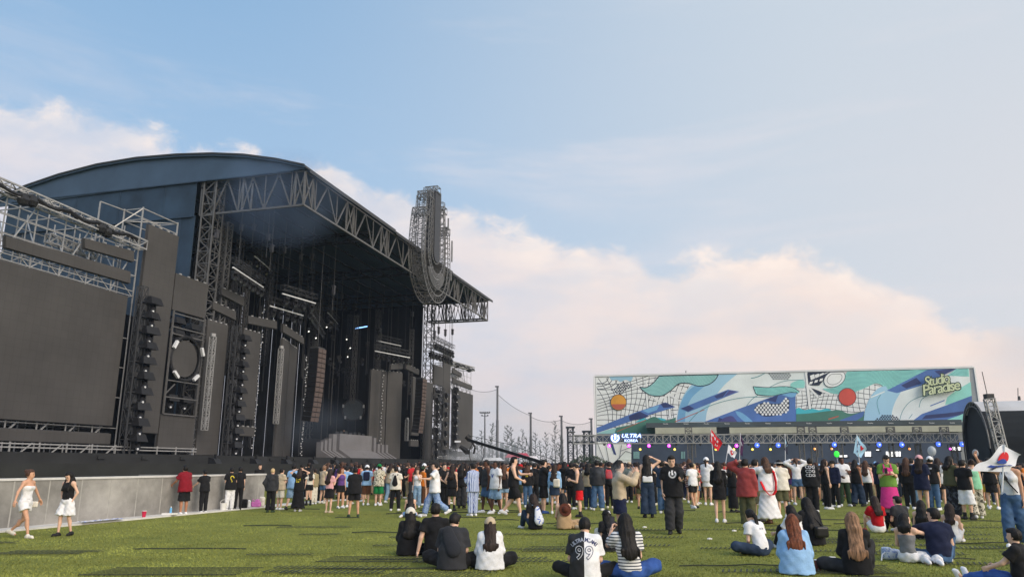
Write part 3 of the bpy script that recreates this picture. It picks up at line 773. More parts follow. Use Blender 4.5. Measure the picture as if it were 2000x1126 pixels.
for i, (px, py) in enumerate(((560, 901), (612, 903), (655, 903), (420, 895), (500, 897))):
 P = W(*onV(px, 905, -30.3)); P[2] = 1.72
 m = empty('stage_monitor', P, 'black wedge monitor on the stage lip, %s' % ('third from the near end', 'fourth from the near end', 'nearest the DJ booth', 'nearest the light column', 'second from the near end')[i], 'monitor', 'wedge monitors on the stage lip')
 g = MB(); g.prism([P + DU * -.3 + q for q in (DV * -.3, DV * .3, DV * .1 + np.array([0, 0, .3]), DV * -.3 + np.array([0, 0, .38]))], DU * .6); g.build('cabinet', RUBB, m)
 g = MB(); g.box(P + DV * .0 + np.array([0, 0, .46]), (.14, .12, .24), (DU, DV, (0, 0, 1))); g.build('lamp', RUBB, m)

# ---- scaffolding of the wings
def scaffold(ua, ub, label, flip):
 root = empty('scaffolding', W((ua + ub) / 2, -40, 2.25), label, 'scaffolding', 'scaffolding behind the wing screens')
 f = (lambda u: mir(u)) if flip else (lambda u: u)
 us = np.arange(ua, ub + .1, 2.05); t = MB(); zs = (12.95, 13.3, 14.4, 15.5, 16.7)
 for v in (-38.3, -39.7, -41.4):
  for u in us: t.bar(W(f(u), v, 2.25), W(f(u), v, 17.1 if u < 40 else 18.2), .06)
 for v in (-38.3, -39.7, -41.4):
  for z in (4, 6, 8, 10) + zs: t.bar(W(f(us[0]), v, z), W(f(us[-1]), v, z), .05)
 for u in us:
  for z in (12.95, 14.4, 16.7): t.bar(W(f(u), -38.3, z), W(f(u), -41.4, z), .07)
 for z in (2.75, 2.95): t.bar(W(f(us[0]), -37.4, z - .15), W(f(48.5), -37.4, z - .15), .07)
 for u in np.arange(ua, 48.5, 1.9): t.bar(W(f(u), -37.4, 2.25), W(f(u), -37.4, 2.9), .07)
 for i, u in enumerate(us[:-1]):
  for v in (-38.35, -41.3):
   t.bar(W(f(u), v, 12.9), W(f(us[i + 1]), v, 16.7) if i % 2 else W(f(us[i + 1]), v, 14.4), .065)
   t.bar(W(f(us[i + 1]), v, 12.9), W(f(u), v, 14.4), .05)
  t.bar(W(f(u), -38.4, 3.3), W(f(u + 1.2), -38.4, 4.4), .08)
  t.bar(W(f(u), -38.3, 14.4), W(f(us[i + 1]), -41.4, 16.7), .06)
  t.bar(W(f(u + .3), -37.4, 2.25), W(f(u + 1.1), -37.4, 2.85), .06)
 t.build('tube_frame', STEELW, root)
 t = MB(); t.truss(W(f(us[0]), -38.0, 16.95), W(f(41.6), -38.0, 16.6), .6, .6, 15, .09, .05); t.truss(W(f(35), -39.2, 15.3), W(f(38.7), -39.2, 15.2), .4, .55, 6, .07, .05)
 t.build('truss', STEELW, root)
 t = MB(); rr = random.Random(4)
 pts = [W(f(us[0] + k * .52), -37.75, 16.75 + .12 * math.sin(k * 1.3)) for k in range(int((41.4 - us[0]) / .52))]
 t.tube(pts, .15, 6)
 for k in (5, 6, 16, 17):
  if k < len(pts): t.ball(pts[k] + np.array([0, 0, -.3]), .36, 8)
 t.build('cable_loom', RUBB, root)
 t = MB()
 for du in (41.6, 45.2):
  for v in (-38.4, -40): t.bar(W(f(du), v, 12.5), W(f(du), v, 19.5), .085)
 for z in (18.6, 19.4):
  for v in (-38.4, -40): t.bar(W(f(41.6), v, z), W(f(45.2), v, z), .07)
  for du in (41.6, 45.2): t.bar(W(f(du), -38.4, z), W(f(du), -40, z), .07)
 t.bar(W(f(39.5), -40, 16.7), W(f(41.6), -38.4, 19.4), .07); t.bar(W(f(39.4), -40, 15), W(f(39.4), -40, 19.3), .08); t.bar(W(f(39.4), -40, 19.3), W(f(41.6), -40, 19.4), .07)
 t.bar(W(f(41.6), -40, 18.6), W(f(45.2), -38.4, 19.4), .06)
 t.build('top_cage', STEELW, root)
scaffold(29.2, 41.7, 'pale tube scaffolding above and behind the largest screen', False)
scaffold(31.2, 41.7, 'tube scaffolding of the far wing standing against the sky', True)
for flip in (0, 1):
 f = mir if flip else (lambda u: u)
 b = MB(); a, c = sorted((f(29), f(48.8))); b.sbox(a, c, -42.2, -42.1, 2.2, 4.2 if flip else 12.6)
 tag(b.build('black_drape', BLACK), ('black cloth low behind the far wing scaffolding', 'black cloth behind the near wing scaffolding')[1 - flip], 'drape')

# ---- the big U of trusses in front of the roof edge
CHROME = mat('emblem_truss', (.20, .195, .19), rough=.35, metal=.5, var=.25)
def emblem():
 v0, v1 = -30.0, -28.5; uc = UC + .2; root = empty('truss_emblem', W(uc, -29.2, 19.4), 'tall U shaped emblem of bent silver trusses hanging before the roof edge', 'emblem')
 def upath(r, zc, zt, n=18):
  tp = lambda f: r * (1 - .16 * f * f)
  pts = [(-tp(1 - k / 8), zt - (zt - zc) * k / 8) for k in range(8)]
  pts += [(-r * math.cos(math.pi * k / n), zc - r * 1.12 * math.sin(math.pi * k / n)) for k in range(n + 1)]
  pts += [(tp((k + 1) / 8), zc + (zt - zc) * (k + 1) / 8) for k in range(8)]
  return pts
 def utruss(r, zc, zt, hw, va, vb, c, l, name):
  t = MB(); P = upath(r, zc, zt); ring = []
  for i, (a, z) in enumerate(P):
   p = np.array(P[max(i - 1, 0)]); q = np.array(P[min(i + 1, len(P) - 1)]); d = (q - p) / np.linalg.norm(q - p); nn = np.array([-d[1], d[0]])
   ring.append([W(uc + a + nn[0] * s * hw, v, z + nn[1] * s * hw) for s, v in ((-1, va), (1, va), (1, vb), (-1, vb))])
  for i, R in enumerate(ring):
   for k in range(4): t.bar(R[k], R[(k + 1) % 4], l)
   if i:
    for k in range(4): t.bar(ring[i - 1][k], R[k], c); t.bar(ring[i - 1][k], R[(k + 1) % 4], l)
  return t.build(name, CHROME, root)
 utruss(3.95, 23.6, 28.3, .38, v0, v1, .085, .038, 'outer_truss')
 utruss(3.1, 24.0, 30.2, .22, v0 + .1, v1 - .2, .06, .03, 'middle_truss')
 utruss(2.25, 24.2, 30.9, .30, v0, v1, .07, .034, 'inner_truss')
 utruss(1.15, 24.6, 31.7, .2, v0 + .2, v1 - .1, .06, .03, 'core_truss')
 g = MB(); g.sbox(uc - .85, uc + .85, v0 + .5, v1 + .02, 24.2, 31.4)
 g.prism([W(uc + .85 * math.cos(math.pi * k / 10), v0 + .5, 24.2 - .9 * math.sin(math.pi * k / 10)) for k in range(11)], DV * (v1 + .02 - v0 - .5)); g.build('core_panel', mat('core_dark', (.035, .036, .042), rough=.5), root)
 g = MB()
 for k in range(9): g.tube([W(uc + (3.2 - .22 * k) * math.cos(a) * .8, v1, 22.8 - (3.0 - .22 * k) * math.sin(a) * .8) for a in np.linspace(.25, math.pi - .25, 12)], .035, 4)
 g.build('mesh_rings', CHROME, root)
 g = MB()
 for s, z in ((-3.4, 28.3), (3.4, 28.1), (-2.2, 30.6), (2.2, 30.2), (0, 31.9)): g.truss(W(uc + s, -29.9, z - .2), W(uc + s, -28.4, z - .2), 1.0, .7, 3, .07, .05, side=DU)
 for s, z, hh in ((4.3, 25.4, 1.6), (4.35, 24.5, 1.8), (2.9, 27.9, 1.4), (4.2, 22.2, 1.2)): g.bar(W(uc + s, -28.3, z), W(uc + s, -28.3, z + hh), .16)
 g.build('end_frame', CHROME, root)
 g = MB()
 for s in (-3, -1, 1, 3): g.bar(W(uc + s, -29.9, 24.6), W(uc + s, -30.4, 25.0), .1)
 g.bar(W(uc - 3.7, -29.95, 24.0), W(uc + 3.7, -29.95, 24.0), .14); g.build('mount', STEELD, root)
emblem()

# ================================================================== pavilion with the painted wall
PA = atY(1162, 735, 130.0)
_r = ray(1893, 718); PB = CAM + _r * ((PA[2] - CH) / _r[2])
PD = PB - PA; PD[2] = 0; PW = np.linalg.norm(PD); PD /= PW                  # along the wall, to the right
PN = np.array([PD[1], -PD[0], 0]);  PN = PN if PN @ (CAM - PA) > 0 else -PN     # towards the lawn
def MP(px, py, off=0.0):
 r = ray(px, py); t = ((PA + PN * off - CAM) @ PN) / (r @ PN); return CAM + r * t
def flat(name, rgb, var=.10, scale=.25, rough=.6): return mat(name, lin(*rgb), rough=rough, var=var, scale=scale)
ART = [flat('art_pale', (236, 239, 241)), flat('art_line', (34, 44, 66)), flat('art_teal', (160, 212, 210)), flat('art_tealline', (84, 150, 160)), flat('art_blue', (86, 122, 188), .28, .12),
 flat('art_navy', (54, 66, 118), .3, .15), flat('art_sky', (166, 208, 234), .12, .06), flat('art_mist', (230, 238, 240)), flat('art_orange', (226, 160, 62), .22, .3), flat('art_red', (206, 84, 72), .15, .3),
 flat('art_green', (76, 128, 114), .2, .2), flat('art_turq', (72, 186, 200)), flat('art_white', (236, 238, 240)), flat('art_midblue', (122, 178, 222), .2, .1), flat('art_aqua', (150, 220, 214), .15), flat('art_rust', (188, 96, 80)), flat('art_violet', (82, 82, 140), .25, .15)]
AI = {m.name[4:]: i for i, m in enumerate(ART)}
class Art:
 def __init__(s): s.mb = MB(); s.k = 0
 def off(s): s.k += 1; return .012 + s.k * .0007
 def poly(s, pts, m):
  o = s.off(); s.mb.add([MP(x, y, o) for x, y in pts], [tuple(range(len(pts)))], AI[m])
 def stroke(s, pts, w, m, closed=False):
  o = s.off(); P = [np.array(p, float) for p in pts]; n = len(P); L_, R_ = [], []
  for i in range(n):
   a = P[(i - 1) % n] if closed or i else P[0]; b = P[(i + 1) % n] if closed or i < n - 1 else P[-1]
   d = b - a; l = np.linalg.norm(d); d = d / l if l else np.array([1., 0]); q = np.array([-d[1], d[0]]) * w / 2
   L_.append(MP(*(P[i] + q), o)); R_.append(MP(*(P[i] - q), o))
  e = n if closed else n - 1
  s.mb.add(L_ + R_, [(i, (i + 1) % n, n + (i + 1) % n, n + i) for i in range(e)], AI[m])
 def disc(s, x, y, r, m, n=24, sy=1.0):
  s.poly([(x + r * math.cos(2 * math.pi * k / n), y + r * sy * math.sin(2 * math.pi * k / n)) for k in range(n)], m)
 def dots(s, inside, x0, x1, y0, y1, step, r, m):
  o = s.off(); j = 0; y = y0
  while y < y1:
   x = x0 + (step / 2 if j % 2 else 0)
   while x < x1:
    if inside(x, y): s.mb.add([MP(x + r * math.cos(k * math.pi / 4), y + r * math.sin(k * math.pi / 4), o) for k in range(8)], [tuple(range(8))], AI[m])
    x += step
   y += step * .62; j += 1
def inpoly(pts):
 def f(x, y):
  c = False; n = len(pts)
  for i in range(n):
   (x0, y0), (x1, y1) = pts[i], pts[(i + 1) % n]
   if (y0 > y) != (y1 > y) and x < (x1 - x0) * (y - y0) / (y1 - y0) + x0: c = not c
  return c
 return f
def crv(pts, n=8):            # smooth curve through points
 P = [np.array(p, float) for p in pts]; out = []
 for i in range(len(P) - 1):
  a, b, c, d = P[max(i - 1, 0)], P[i], P[i + 1], P[min(i + 2, len(P) - 1)]
  for k in range(n):
   t = k / n; out.append(tuple(.5 * (2 * b + (c - a) * t + (2 * a - 5 * b + 4 * c - d) * t * t + (3 * b - a - 3 * c + d) * t ** 3)))
 out.append(tuple(P[-1])); return out
def top(x): return 735.5 - (x - 1162) * 17 / 731 + .8
def paint_wall():
 A = Art(); I = inpoly
 A.poly([(1163, top(1163)), (1892.5, top(1892.5)), (1899, 800), (1899, 824), (1555, 824), (1320, 824), (1320, 846), (1166, 846)], 'pale')
 # warped grid, left part
 reg = I([(1164, top(1164)), (1345, top(1345)), (1345, 765), (1320, 815), (1320, 820), (1166, 842)])
 def clipstroke(pts, w, m, f):
  run = []
  for p in pts + [None]:
   if p is not None and f(*p): run.append(p)
   else:
    if len(run) > 1: A.stroke(run, w, m)
    run = []
 for i in range(17):
  x0 = 1150 + i * 13
  clipstroke([(x0 + 14 * math.sin((y - 735) / 34 + i * .22) + (y - 735) * (.35 - i * .03), y) for y in np.arange(733, 845, 2.5)], 1.0, 'line', reg)
 for j in range(12):
  y0 = 738 + j * 9.5
  clipstroke([(x, y0 + 9 * math.sin((x - 1150) / 33 + j * .45) - (x - 1250) * .06) for x in np.arange(1163, 1346, 3)], 1.0, 'line', reg)
 for r in (14, 20, 27): clipstroke([(1168 + r * 1.4 * math.cos(t), 738 + r * .8 * math.sin(t)) for t in np.linspace(-.3, 2.2, 22)], 1.2, 'line', reg)
 A.poly(crv([(1190, 735), (1195, 742), (1205, 741), (1212, 745), (1222, 741), (1232, 744), (1236, 736), (1233, 734)]), 'sky')
 dd = I([(1194, 760), (1218, 744), (1234, 752), (1212, 772)]); A.dots(dd, 1190, 1236, 742, 774, 5.0, 1.5, 'line')
 # wind turbine
 for a, b in (((1263, 768), (1266, 812)), ((1306, 770), (1309, 815))): A.stroke([a, b], 5, 'pale'); A.stroke([(a[0] - 2.5, a[1]), (b[0] - 2.5, b[1])], .8, 'line'); A.stroke([(a[0] + 2.5, a[1]), (b[0] + 2.5, b[1])], .8, 'line')
 for q in ((1277, 787), (1330, 783), (1290, 758), (1345, 760)): A.stroke([(1306, 770), q], 3, 'white')
 for q in ((1240, 750), (1290, 786), (1262, 742)): A.stroke([(1263, 766), q], 3, 'white')
 # big dome and pale middle
 A.poly([(1322, 823)] + crv([(1322, 823), (1325, 800), (1332, 778), (1345, 757), (1365, 742), (1400, top(1400))]) + [(1640, top(1640)), (1640, 760), (1555, 760), (1555, 823)], 'mist')
 A.poly(crv([(1322, 823), (1325, 800), (1332, 778), (1345, 757), (1365, 742), (1400, top(1400))]) + crv([(1440, top(1440)), (1416, 750), (1396, 775), (1382, 800), (1378, 823)]), 'sky')
 A.poly(crv([(1322, 823), (1328, 793), (1342, 765), (1368, 745)]) + crv([(1378, 752), (1352, 775), (1340, 800), (1338, 823)]), 'midblue')
 # teal sheet with contour lines
 sh = crv([(1249, 755), (1262, 756), (1275, 748), (1284, 738), (1288, top(1288))]) + [(1403, top(1403))] + crv([(1403, top(1403)), (1396, 742), (1382, 751), (1364, 753), (1345, 748), (1326, 749), (1310, 762), (1296, 771), (1282, 773), (1268, 770), (1256, 762), (1249, 755)])
 A.poly(sh, 'teal'); f = I(sh)
 for j in range(34):
  y0 = 715 + j * 2.5; clipstroke([(x, y0 + 10 * math.sin((x - 1250) / 36 + .4) - (x - 1320) * .16) for x in np.arange(1249, 1404, 4)], .7, 'tealline', f)
 A.stroke(sh, 1.6, 'line', True)
 # hills and blue bars
 A.poly([(1166, 846)] + crv([(1166, 846), (1190, 838), (1215, 835), (1235, 840), (1246, 846)]), 'teal')
 A.poly(crv([(1240, 824), (1256, 816), (1268, 818), (1285, 815), (1300, 818)]) + [(1300, 824)], 'turq')
 A.poly([(1200, 846), (1204, 834)] + crv([(1215, 832), (1245, 826), (1262, 819), (1278, 813), (1292, 820), (1305, 820), (1320, 814)]) + [(1320, 846)], 'green')
 A.poly([(1164.5, 835), (1240, 805), (1300, 785), (1319, 794), (1260, 812), (1165.5, 845)], 'blue')
 A.poly([(1228, 812), (1250, 803), (1268, 812), (1252, 818), (1230, 821)], 'navy'); A.poly([(1255, 801), (1288, 790), (1283, 800), (1266, 806)], 'midblue'); A.poly([(1290, 788), (1300, 785.5), (1318, 793.5), (1296, 796)], 'navy')
 A.poly([(1329, 797), (1422, 760), (1444, 764), (1344, 804)], 'blue'); A.poly([(1395, 773), (1422, 761), (1412, 775), (1400, 778)], 'navy'); A.poly([(1330, 797), (1345, 791), (1356, 797), (1344, 803)], 'navy'); A.poly([(1424, 761.5), (1440, 764), (1414, 774)], 'violet')
 A.stroke([(1205, 842), (1262, 819)], 1.2, 'rust'); A.stroke([(1318, 823), (1376, 799)], 1.3, 'rust')
 A.stroke(crv([(1346, 823), (1370, 800), (1410, 784), (1460, 775), (1515, 775)]), 1.1, 'tealline')
 A.stroke(crv([(1458, 792), (1470, 778), (1485, 768), (1510, 752), (1535, 743), (1570, 741)]), 1.1, 'tealline')
 A.stroke(crv([(1467, 738), (1480, 735), (1494, 728)]), 1.4, 'tealline')
 hd = I(crv([(1500, 728), (1506, 736), (1515, 741), (1530, 742), (1542, 739), (1546, 728)])); A.dots(hd, 1500, 1548, 726, 744, 5.4, 1.6, 'line')
 # blue slanting field right of the middle
 A.poly([(1376, 823), (1450, 795), (1500, 777), (1537, 764), (1555, 757), (1555, 824), (1555, 823)], 'blue')
 A.poly([(1402, 823), (1404, 815), (1425, 822), (1430, 823)], 'navy'); A.poly(crv([(1405, 823), (1415, 815), (1430, 812), (1440, 823)]), 'violet'); A.poly(crv([(1436, 802), (1450, 806), (1470, 823), (1455, 823), (1440, 810)]), 'midblue'); A.poly(crv([(1520, 768), (1545, 775), (1555, 770), (1555, 758), (1538, 764)]), 'midblue'); A.poly([(1495, 780), (1520, 771), (1515, 785)], 'navy')
 A.poly(crv([(1545, 757), (1545, 748), (1560, 742), (1571, 744), (1571, 757)]), 'aqua')
 sh = crv([(1471, 754), (1500, 756), (1530, 754), (1550, 757), (1565, 768), (1566, 780)]) + crv([(1556, 766), (1540, 766), (1510, 772), (1480, 770), (1474, 762), (1471, 754)])
 A.poly(sh, 'aqua'); f = I(sh)
 for j in range(14): clipstroke([(x, 750 + j * 2.4 + 4 * math.sin((x - 1470) / 30) - (x - 1500) * .1) for x in np.arange(1470, 1568, 4)], .8, 'tealline', f)
 A.stroke(sh, 1.2, 'line', True)
 bl = crv([(1473, 797), (1484, 788), (1496, 786), (1512, 788), (1528, 786), (1534, 778), (1541, 780), (1540, 800), (1526, 808), (1505, 812), (1488, 811), (1474, 800)])
 A.poly(bl, 'line'); A.dots(I(bl), 1472, 1542, 778, 813, 7.0, 2.5, 'white')
 # right-hand grid, hills, turbine
 g2 = [(1554, 772), (1570, 757), (1610, 763), (1640, 769), (1665, 765), (1690, 756), (1706, 750), (1720, 752), (1700, 775), (1690, 800), (1688, 808), (1640, 806), (1600, 800), (1554, 798)]
 A.poly(g2, 'pale'); f = I(g2)
 for i in range(16): clipstroke([(1550 + i * 11 + 6 * math.sin((y - 750) / 22 + i * .3), y) for y in np.arange(748, 810, 2.5)], .9, 'line', f)
 for j in range(8): clipstroke([(x, 752 + j * 8 + 4 * math.sin((x - 1550) / 26 + j * .5)) for x in np.arange(1554, 1722, 3)], .9, 'line', f)
 A.poly([(1555, 808), (1555, 797)] + crv([(1560, 795), (1572, 800), (1585, 797), (1600, 800), (1615, 797), (1628, 803)]) + [(1640, 812)], 'turq')
 A.poly([(1555, 824), (1555, 808)] + crv([(1575, 807), (1600, 804), (1625, 801), (1640, 800), (1660, 807), (1688, 802)]) + [(1688, 824)], 'green')
 A.poly([(1640, 820), (1672, 808), (1688, 802), (1686, 812), (1670, 822), (1645, 824)], 'blue'); A.stroke([(1618, 818), (1638, 812)], 2.4, 'rust')
 # contour waves
 wv = [(1655, top(1655)), (1835, top(1835))] + [(1735, 761), (1730, 760)] + crv([(1722, 751), (1710, 748), (1692, 756), (1672, 764), (1655, 768), (1636, 769), (1620, 766), (1608, 758), (1626, 757), (1643, 744), (1655, top(1655))])
 A.poly(wv, 'aqua'); f = I(wv)
 for j in range(30): clipstroke([(x, 712 + j * 2.5 + 7 * math.sin((x - 1650) / 24) * math.exp(-((x - 1730) / 70) ** 2) - (x - 1700) * .10) for x in np.arange(1606, 1836, 4)], .75, 'tealline', f)
 A.poly([(1578, top(1578)), (1622, top(1622)), (1612, 738), (1600, 752), (1586, 752), (1575, 748), (1574, 736)], 'line')
 for a in range(4): A.poly([(1584 + a * 9, 742 - a * 4), (1592 + a * 9, 738 - a * 4), (1590 + a * 9, 730 - a * 1.3), (1582 + a * 9, 733 - a * 1.3)], 'white'); A.poly([(1580 + a * 10, 750 - a * 3), (1586 + a * 10, 749 - a * 3), (1588 + a * 10, 744 - a * 3), (1582 + a * 10, 745 - a * 3)], 'white')
 A.poly([(1585, 755), (1600, 763), (1606, 766), (1602, 772), (1584, 760)], 'line')
 ds = [(1630 + 25 * math.cos(t) * .8 + 6 * math.sin(t), 739 - 12 * math.cos(t) * .75 + 14 * math.sin(t)) for t in np.linspace(0, 2 * math.pi, 28)[:-1]]
 ds = [(x, max(y, top(x) + .5)) for x, y in ds]; A.poly(ds, 'white'); A.stroke(ds, 1, 'line', True); A.stroke([((x - 1630) * .7 + 1630, (y - 739) * .7 + 739) for x, y in ds], .8, 'line', True)
 A.stroke([(1577, 752), (1582, 798)], 6, 'white'); A.stroke([(1574, 752), (1579, 798)], .8, 'line'); A.stroke([(1580.5, 752), (1585, 798)], .8, 'line')
 for q in ((1574, 726), (1598, 776), (1620, 768)): A.stroke([(1577, 752), q], 4, 'white')
 # right dome, bands
 A.poly([(1687, 820)] + crv([(1687, 820), (1690, 800), (1700, 775), (1715, 758), (1730, 753)]) + [(1733, 762), (1752, 767), (1893, 719), (1899, 800), (1899, 824), (1687, 824)], 'mist')
 A.poly([(1687, 820)] + crv([(1687, 820), (1690, 800), (1700, 775), (1715, 758), (1730, 753)]) + [(1736, 762), (1752, 767)] + crv([(1760, 764), (1748, 785), (1742, 805), (1741, 823)]) + [(1687, 823)], 'sky')
 A.poly([(1732, 762), (1808, 723), (1815, top(1815)), (1868, top(1868)), (1800, 752), (1752, 767)], 'blue'); A.poly([(1760, 752), (1790, 737), (1800, 748), (1770, 758)], 'navy'); A.poly([(1825, 724), (1850, top(1850)), (1866, top(1866)), (1838, 734)], 'navy')
 lw = [(1868, top(1868)), (1892, top(1892)), (1893, 735), (1850, 733)]; A.poly(lw, 'aqua'); f = I(lw)
 for j in range(10): clipstroke([(x, 714 + j * 2.5 + 2 * math.sin(x / 9)) for x in np.arange(1848, 1894, 3)], .8, 'tealline', f)
 A.poly([(1846, 790), (1850, 775), (1870, 760), (1896, 745), (1898, 772), (1870, 785)], 'aqua')
 A.poly([(1780, 823), (1800, 808), (1850, 790), (1898, 772), (1899, 800), (1860, 816), (1830, 824)], 'blue'); A.poly([(1808, 810), (1850, 806), (1899, 800), (1899, 806), (1850, 814), (1800, 818)], 'navy'); A.poly([(1846, 820), (1870, 812), (1899, 800), (1899, 822)], 'aqua')
 for pts in ([(1757, 820), (1764, 800), (1780, 782), (1810, 770), (1850, 762)], [(1795, 795), (1800, 780), (1815, 770), (1835, 764)], [(1718, 808), (1713, 785), (1720, 770)], [(1775, 817), (1782, 808)]): A.stroke(crv(pts), 1.0, 'tealline')
 A.stroke([(1817, 792), (1845, 781)], 2, 'blue'); A.stroke([(1700, 776), (1728, 764)], 2.2, 'mist')
 bb = crv([(1708, 822), (1720, 812), (1732, 809), (1748, 811), (1762, 822)]); A.dots(I(bb), 1706, 1764, 808, 824, 5, 1.8, 'line')
 # sun discs
 A.disc(1208, 785, 15.8, 'line'); A.disc(1208, 785, 14.8, 'orange', 32); A.poly([(1208 + 14.2 * math.cos(t), 785 + 14.2 * math.sin(t)) for t in np.linspace(.25, math.pi - .25, 16)], 'rust')
 A.disc(1655, 774.5, 17.6, 'line'); A.disc(1655, 774.5, 16.6, 'red', 32)
 return A
def pavilion():
 base = (PA + PB) / 2; base[2] = 0
 root = empty('pavilion', base, 'long low pavilion with a bright painted wall of waves, suns and blue stripes', 'building')
 zt = PA[2]; back = -PN * 22; zb = MP(1500, 826)[2]
 a, b = PA.copy(), PA + PD * (PW + .6); a[2] = b[2] = 0
 WALLC = flat('pav_wall', (150, 155, 162), .15, .3); RIM = flat('pav_rim', (225, 226, 230))
 mb = MB(); mb.hexa([a, b, b + back, a + back] + [p + np.array([0, 0, zt]) for p in (a, b, b + back, a + back)]); mb.build('wall_body', WALLC, root)
 r = MB(); r.bar(a + np.array([0, 0, zt + .12]), b + np.array([0, 0, zt + .12]), .3, .3); r.bar(a - PD * .16, a - PD * .16 + np.array([0, 0, zt + .1]), .25); r.bar(b + PD * .1, b + PD * .1 + np.array([0, 0, zt + .1]), .25)
 r.build('roof_rim', RIM, root)
 A = paint_wall(); A.mb.build('mural', ART, root)
 # wall lettering
 SG = flat('lett_green', (206, 216, 178)); SD = flat('lett_dark', (46, 70, 60))
 lt = MB()
 for body, cx, cy, size, sh in (('Studio', 1830, 742, 27, .12), ('Paradise', 1838, 757, 29, .1)):
  for bold, off, m in ((.075, 1.05, 1), (.012, 1.12, 0)):
   V, Fc = text_mesh(body, 1.0, bold, sh, .80)
   cs, sn = math.cos(-.16), math.sin(-.16)
   lt.add([MP(cx + (v[0] * cs + v[1] * sn * -1 * -1) * size * (.98 if body == 'Paradise' else .9), cy - (v[1] * cs - v[0] * sn * -1 * -1 * -1 * -1) * size + 0, off) for v in V], Fc, m)
 lt.build('lettering', [SG, SD], root)
 # terrace glass band, parapet, lower wall
 BAND = mat('terrace_glass', lin(64, 74, 78), rough=.2, var=.2, scale=.3, spec=.6); PAR = flat('parapet', (176, 176, 162), .12, .5); LOW = flat('low_wall', (62, 74, 96), .25, .3)
 def strip(x0, x1, y0, y1, o0, o1, m, name):
  g = MB(); q = [MP(x0, y1, o0), MP(x1, y1, o0), MP(x1, y1, o1), MP(x0, y1, o1)]; p = [MP(x0, y0, o0), MP(x1, y0, o0), MP(x1, y0, o1), MP(x0, y0, o1)]
  zq, zp = np.mean([v[2] for v in q[2:]]), np.mean([v[2] for v in p[2:]])
  g.hexa([np.array([*v[:2], zq]) for v in q] + [np.array([*v[:2], zp]) for v in q]); return g.build(name, m, root)
 bd = strip(1262, 1880, 822, 832, .3, 3.0, BAND, 'terrace_band')
 g = MB(); V, Fc = text_mesh('Paradise', 1.0, .01)
 for k in range(15):
  cx = 1300 + k * 40; g.add([MP(cx + v[0] * 3.0, 827 - (cx - 1262) * .0035 - v[1] * 3.0, 3.03) for v in V], Fc)
 g.build('small_lettering', RIM, bd)
 strip(1280, 1400, 834, 846, .4, 3.2, PAR, 'parapet'); strip(1425, 1880, 832, 844, .4, 3.2, PAR, 'parapet')
 strip(1166, 1880, 846, 908, 1.2, 2.2, LOW, 'lower_wall')
 # geometric panels at the lower left
 gp = MB(); PI = [ART[AI['pale']], ART[AI['line']], ART[AI['navy']], ART[AI['mist']]]
 gp.add([MP(x, y, 3.4) for x, y in ((1165, 862), (1233, 862), (1233, 906), (1165, 906))], [(0, 1, 2, 3)], 0)
 gp.add([MP(x, y, 3.45) for x, y in ((1192, 866), (1197, 866), (1204, 888), (1199, 886))], [(0, 1, 2, 3)], 2)
 gp.add([MP(x, y, 3.47) for x, y in ((1205, 898), (1222, 880), (1233, 884), (1233, 898))], [(0, 1, 2, 3)], 3)
 o = 3.5
 for s_ in (((1166, 862), (1182, 904)), ((1182, 862), (1190, 904)), ((1210, 895), (1214, 868)), ((1212, 880), (1233, 872)), ((1205, 898), (1222, 880)), ((1222, 880), (1233, 884))):
  a_, b_ = np.array(s_[0], float), np.array(s_[1], float); d = (b_ - a_) / np.linalg.norm(b_ - a_); q = np.array([-d[1], d[0]]) * .45; o += .006
  gp.add([MP(*(p), o) for p in (a_ + q, b_ + q, b_ - q, a_ - q)], [(0, 1, 2, 3)], 1)
 gp.build('geometric_panel', PI, root)
 DOORM = mat('door_teal', lin(120, 160, 165), rough=.3)
 for x0, x1 in ((1237, 1249), (1330, 1334), (1335, 1338)):
  g = MB(); g.add([MP(x, y, 2.3) for x, y in ((x0, 881), (x1, 881), (x1, 895), (x0, 895))], [(0, 1, 2, 3)]); g.build('window', DOORM, root)
 g = MB(); g.bar(MP(1339.5, top(1339) + 1, -3), MP(1339.5, top(1339) - 9, -3), .12); g.build('antenna', STEEL, root)
pavilion()

# ---- lamp truss in front of the pavilion
TA = atY(1120, 849, 97); _r = ray(1884, 845); TB = CAM + _r * ((TA[2] - CH) / _r[2]); TD = (TB - TA) / np.linalg.norm(TB - TA)
def TP(px, py, dy=0.0):       # point on the vertical plane of the truss
 n = np.array([TD[1], -TD[0], 0]); r = ray(px, py); t = ((TA - CAM - n * dy * -1) @ n) / (r @ n); return CAM + r * t
def lamp_truss():
 root = empty('lamp_truss', (TA + TB) / 2 * np.array([1, 1, 0]), 'long grey lattice truss on posts in front of the painted pavilion', 'truss')
 t = MB(); dz = np.array([0, 0, -.55]); t.truss(TA + dz, TB + dz, 1.0, 1.05, 50, .10, .06); t.build('beam', STEELW, root)
 for px in (1347, 1565, 1588, 1792, 1862):
  p = TP(px, 866); t = MB(); t.truss(np.array([p[0], p[1], 0]), p, .55, .55, 9, .08, .05); t.build('post', STEEL, root)
 for px in (1354, 1600, 1640, 1740):
  p = TP(px, 866); t = MB(); t.truss(p - np.array([0, 0, 1.6]), p, .5, .5, 3, .07, .05); t.build('hanging_post', STEEL, root)
 for px in (1345, 1565, 1588, 1650, 1740, 1792, 1845):
  p = TP(px, 848); t = MB(); t.truss(p, p + np.array([0, 0, .9]), .8, .8, 2, .08, .06); t.build('top_cage', STEEL, root)
 g = MB()
 for px in range(1180, 1880, 47): g.ball(TP(px, 867), .16, 8); g.bar(TP(px, 867), TP(px, 863), .06)
 g.build('clamp', STEELD, root)
lamp_truss()
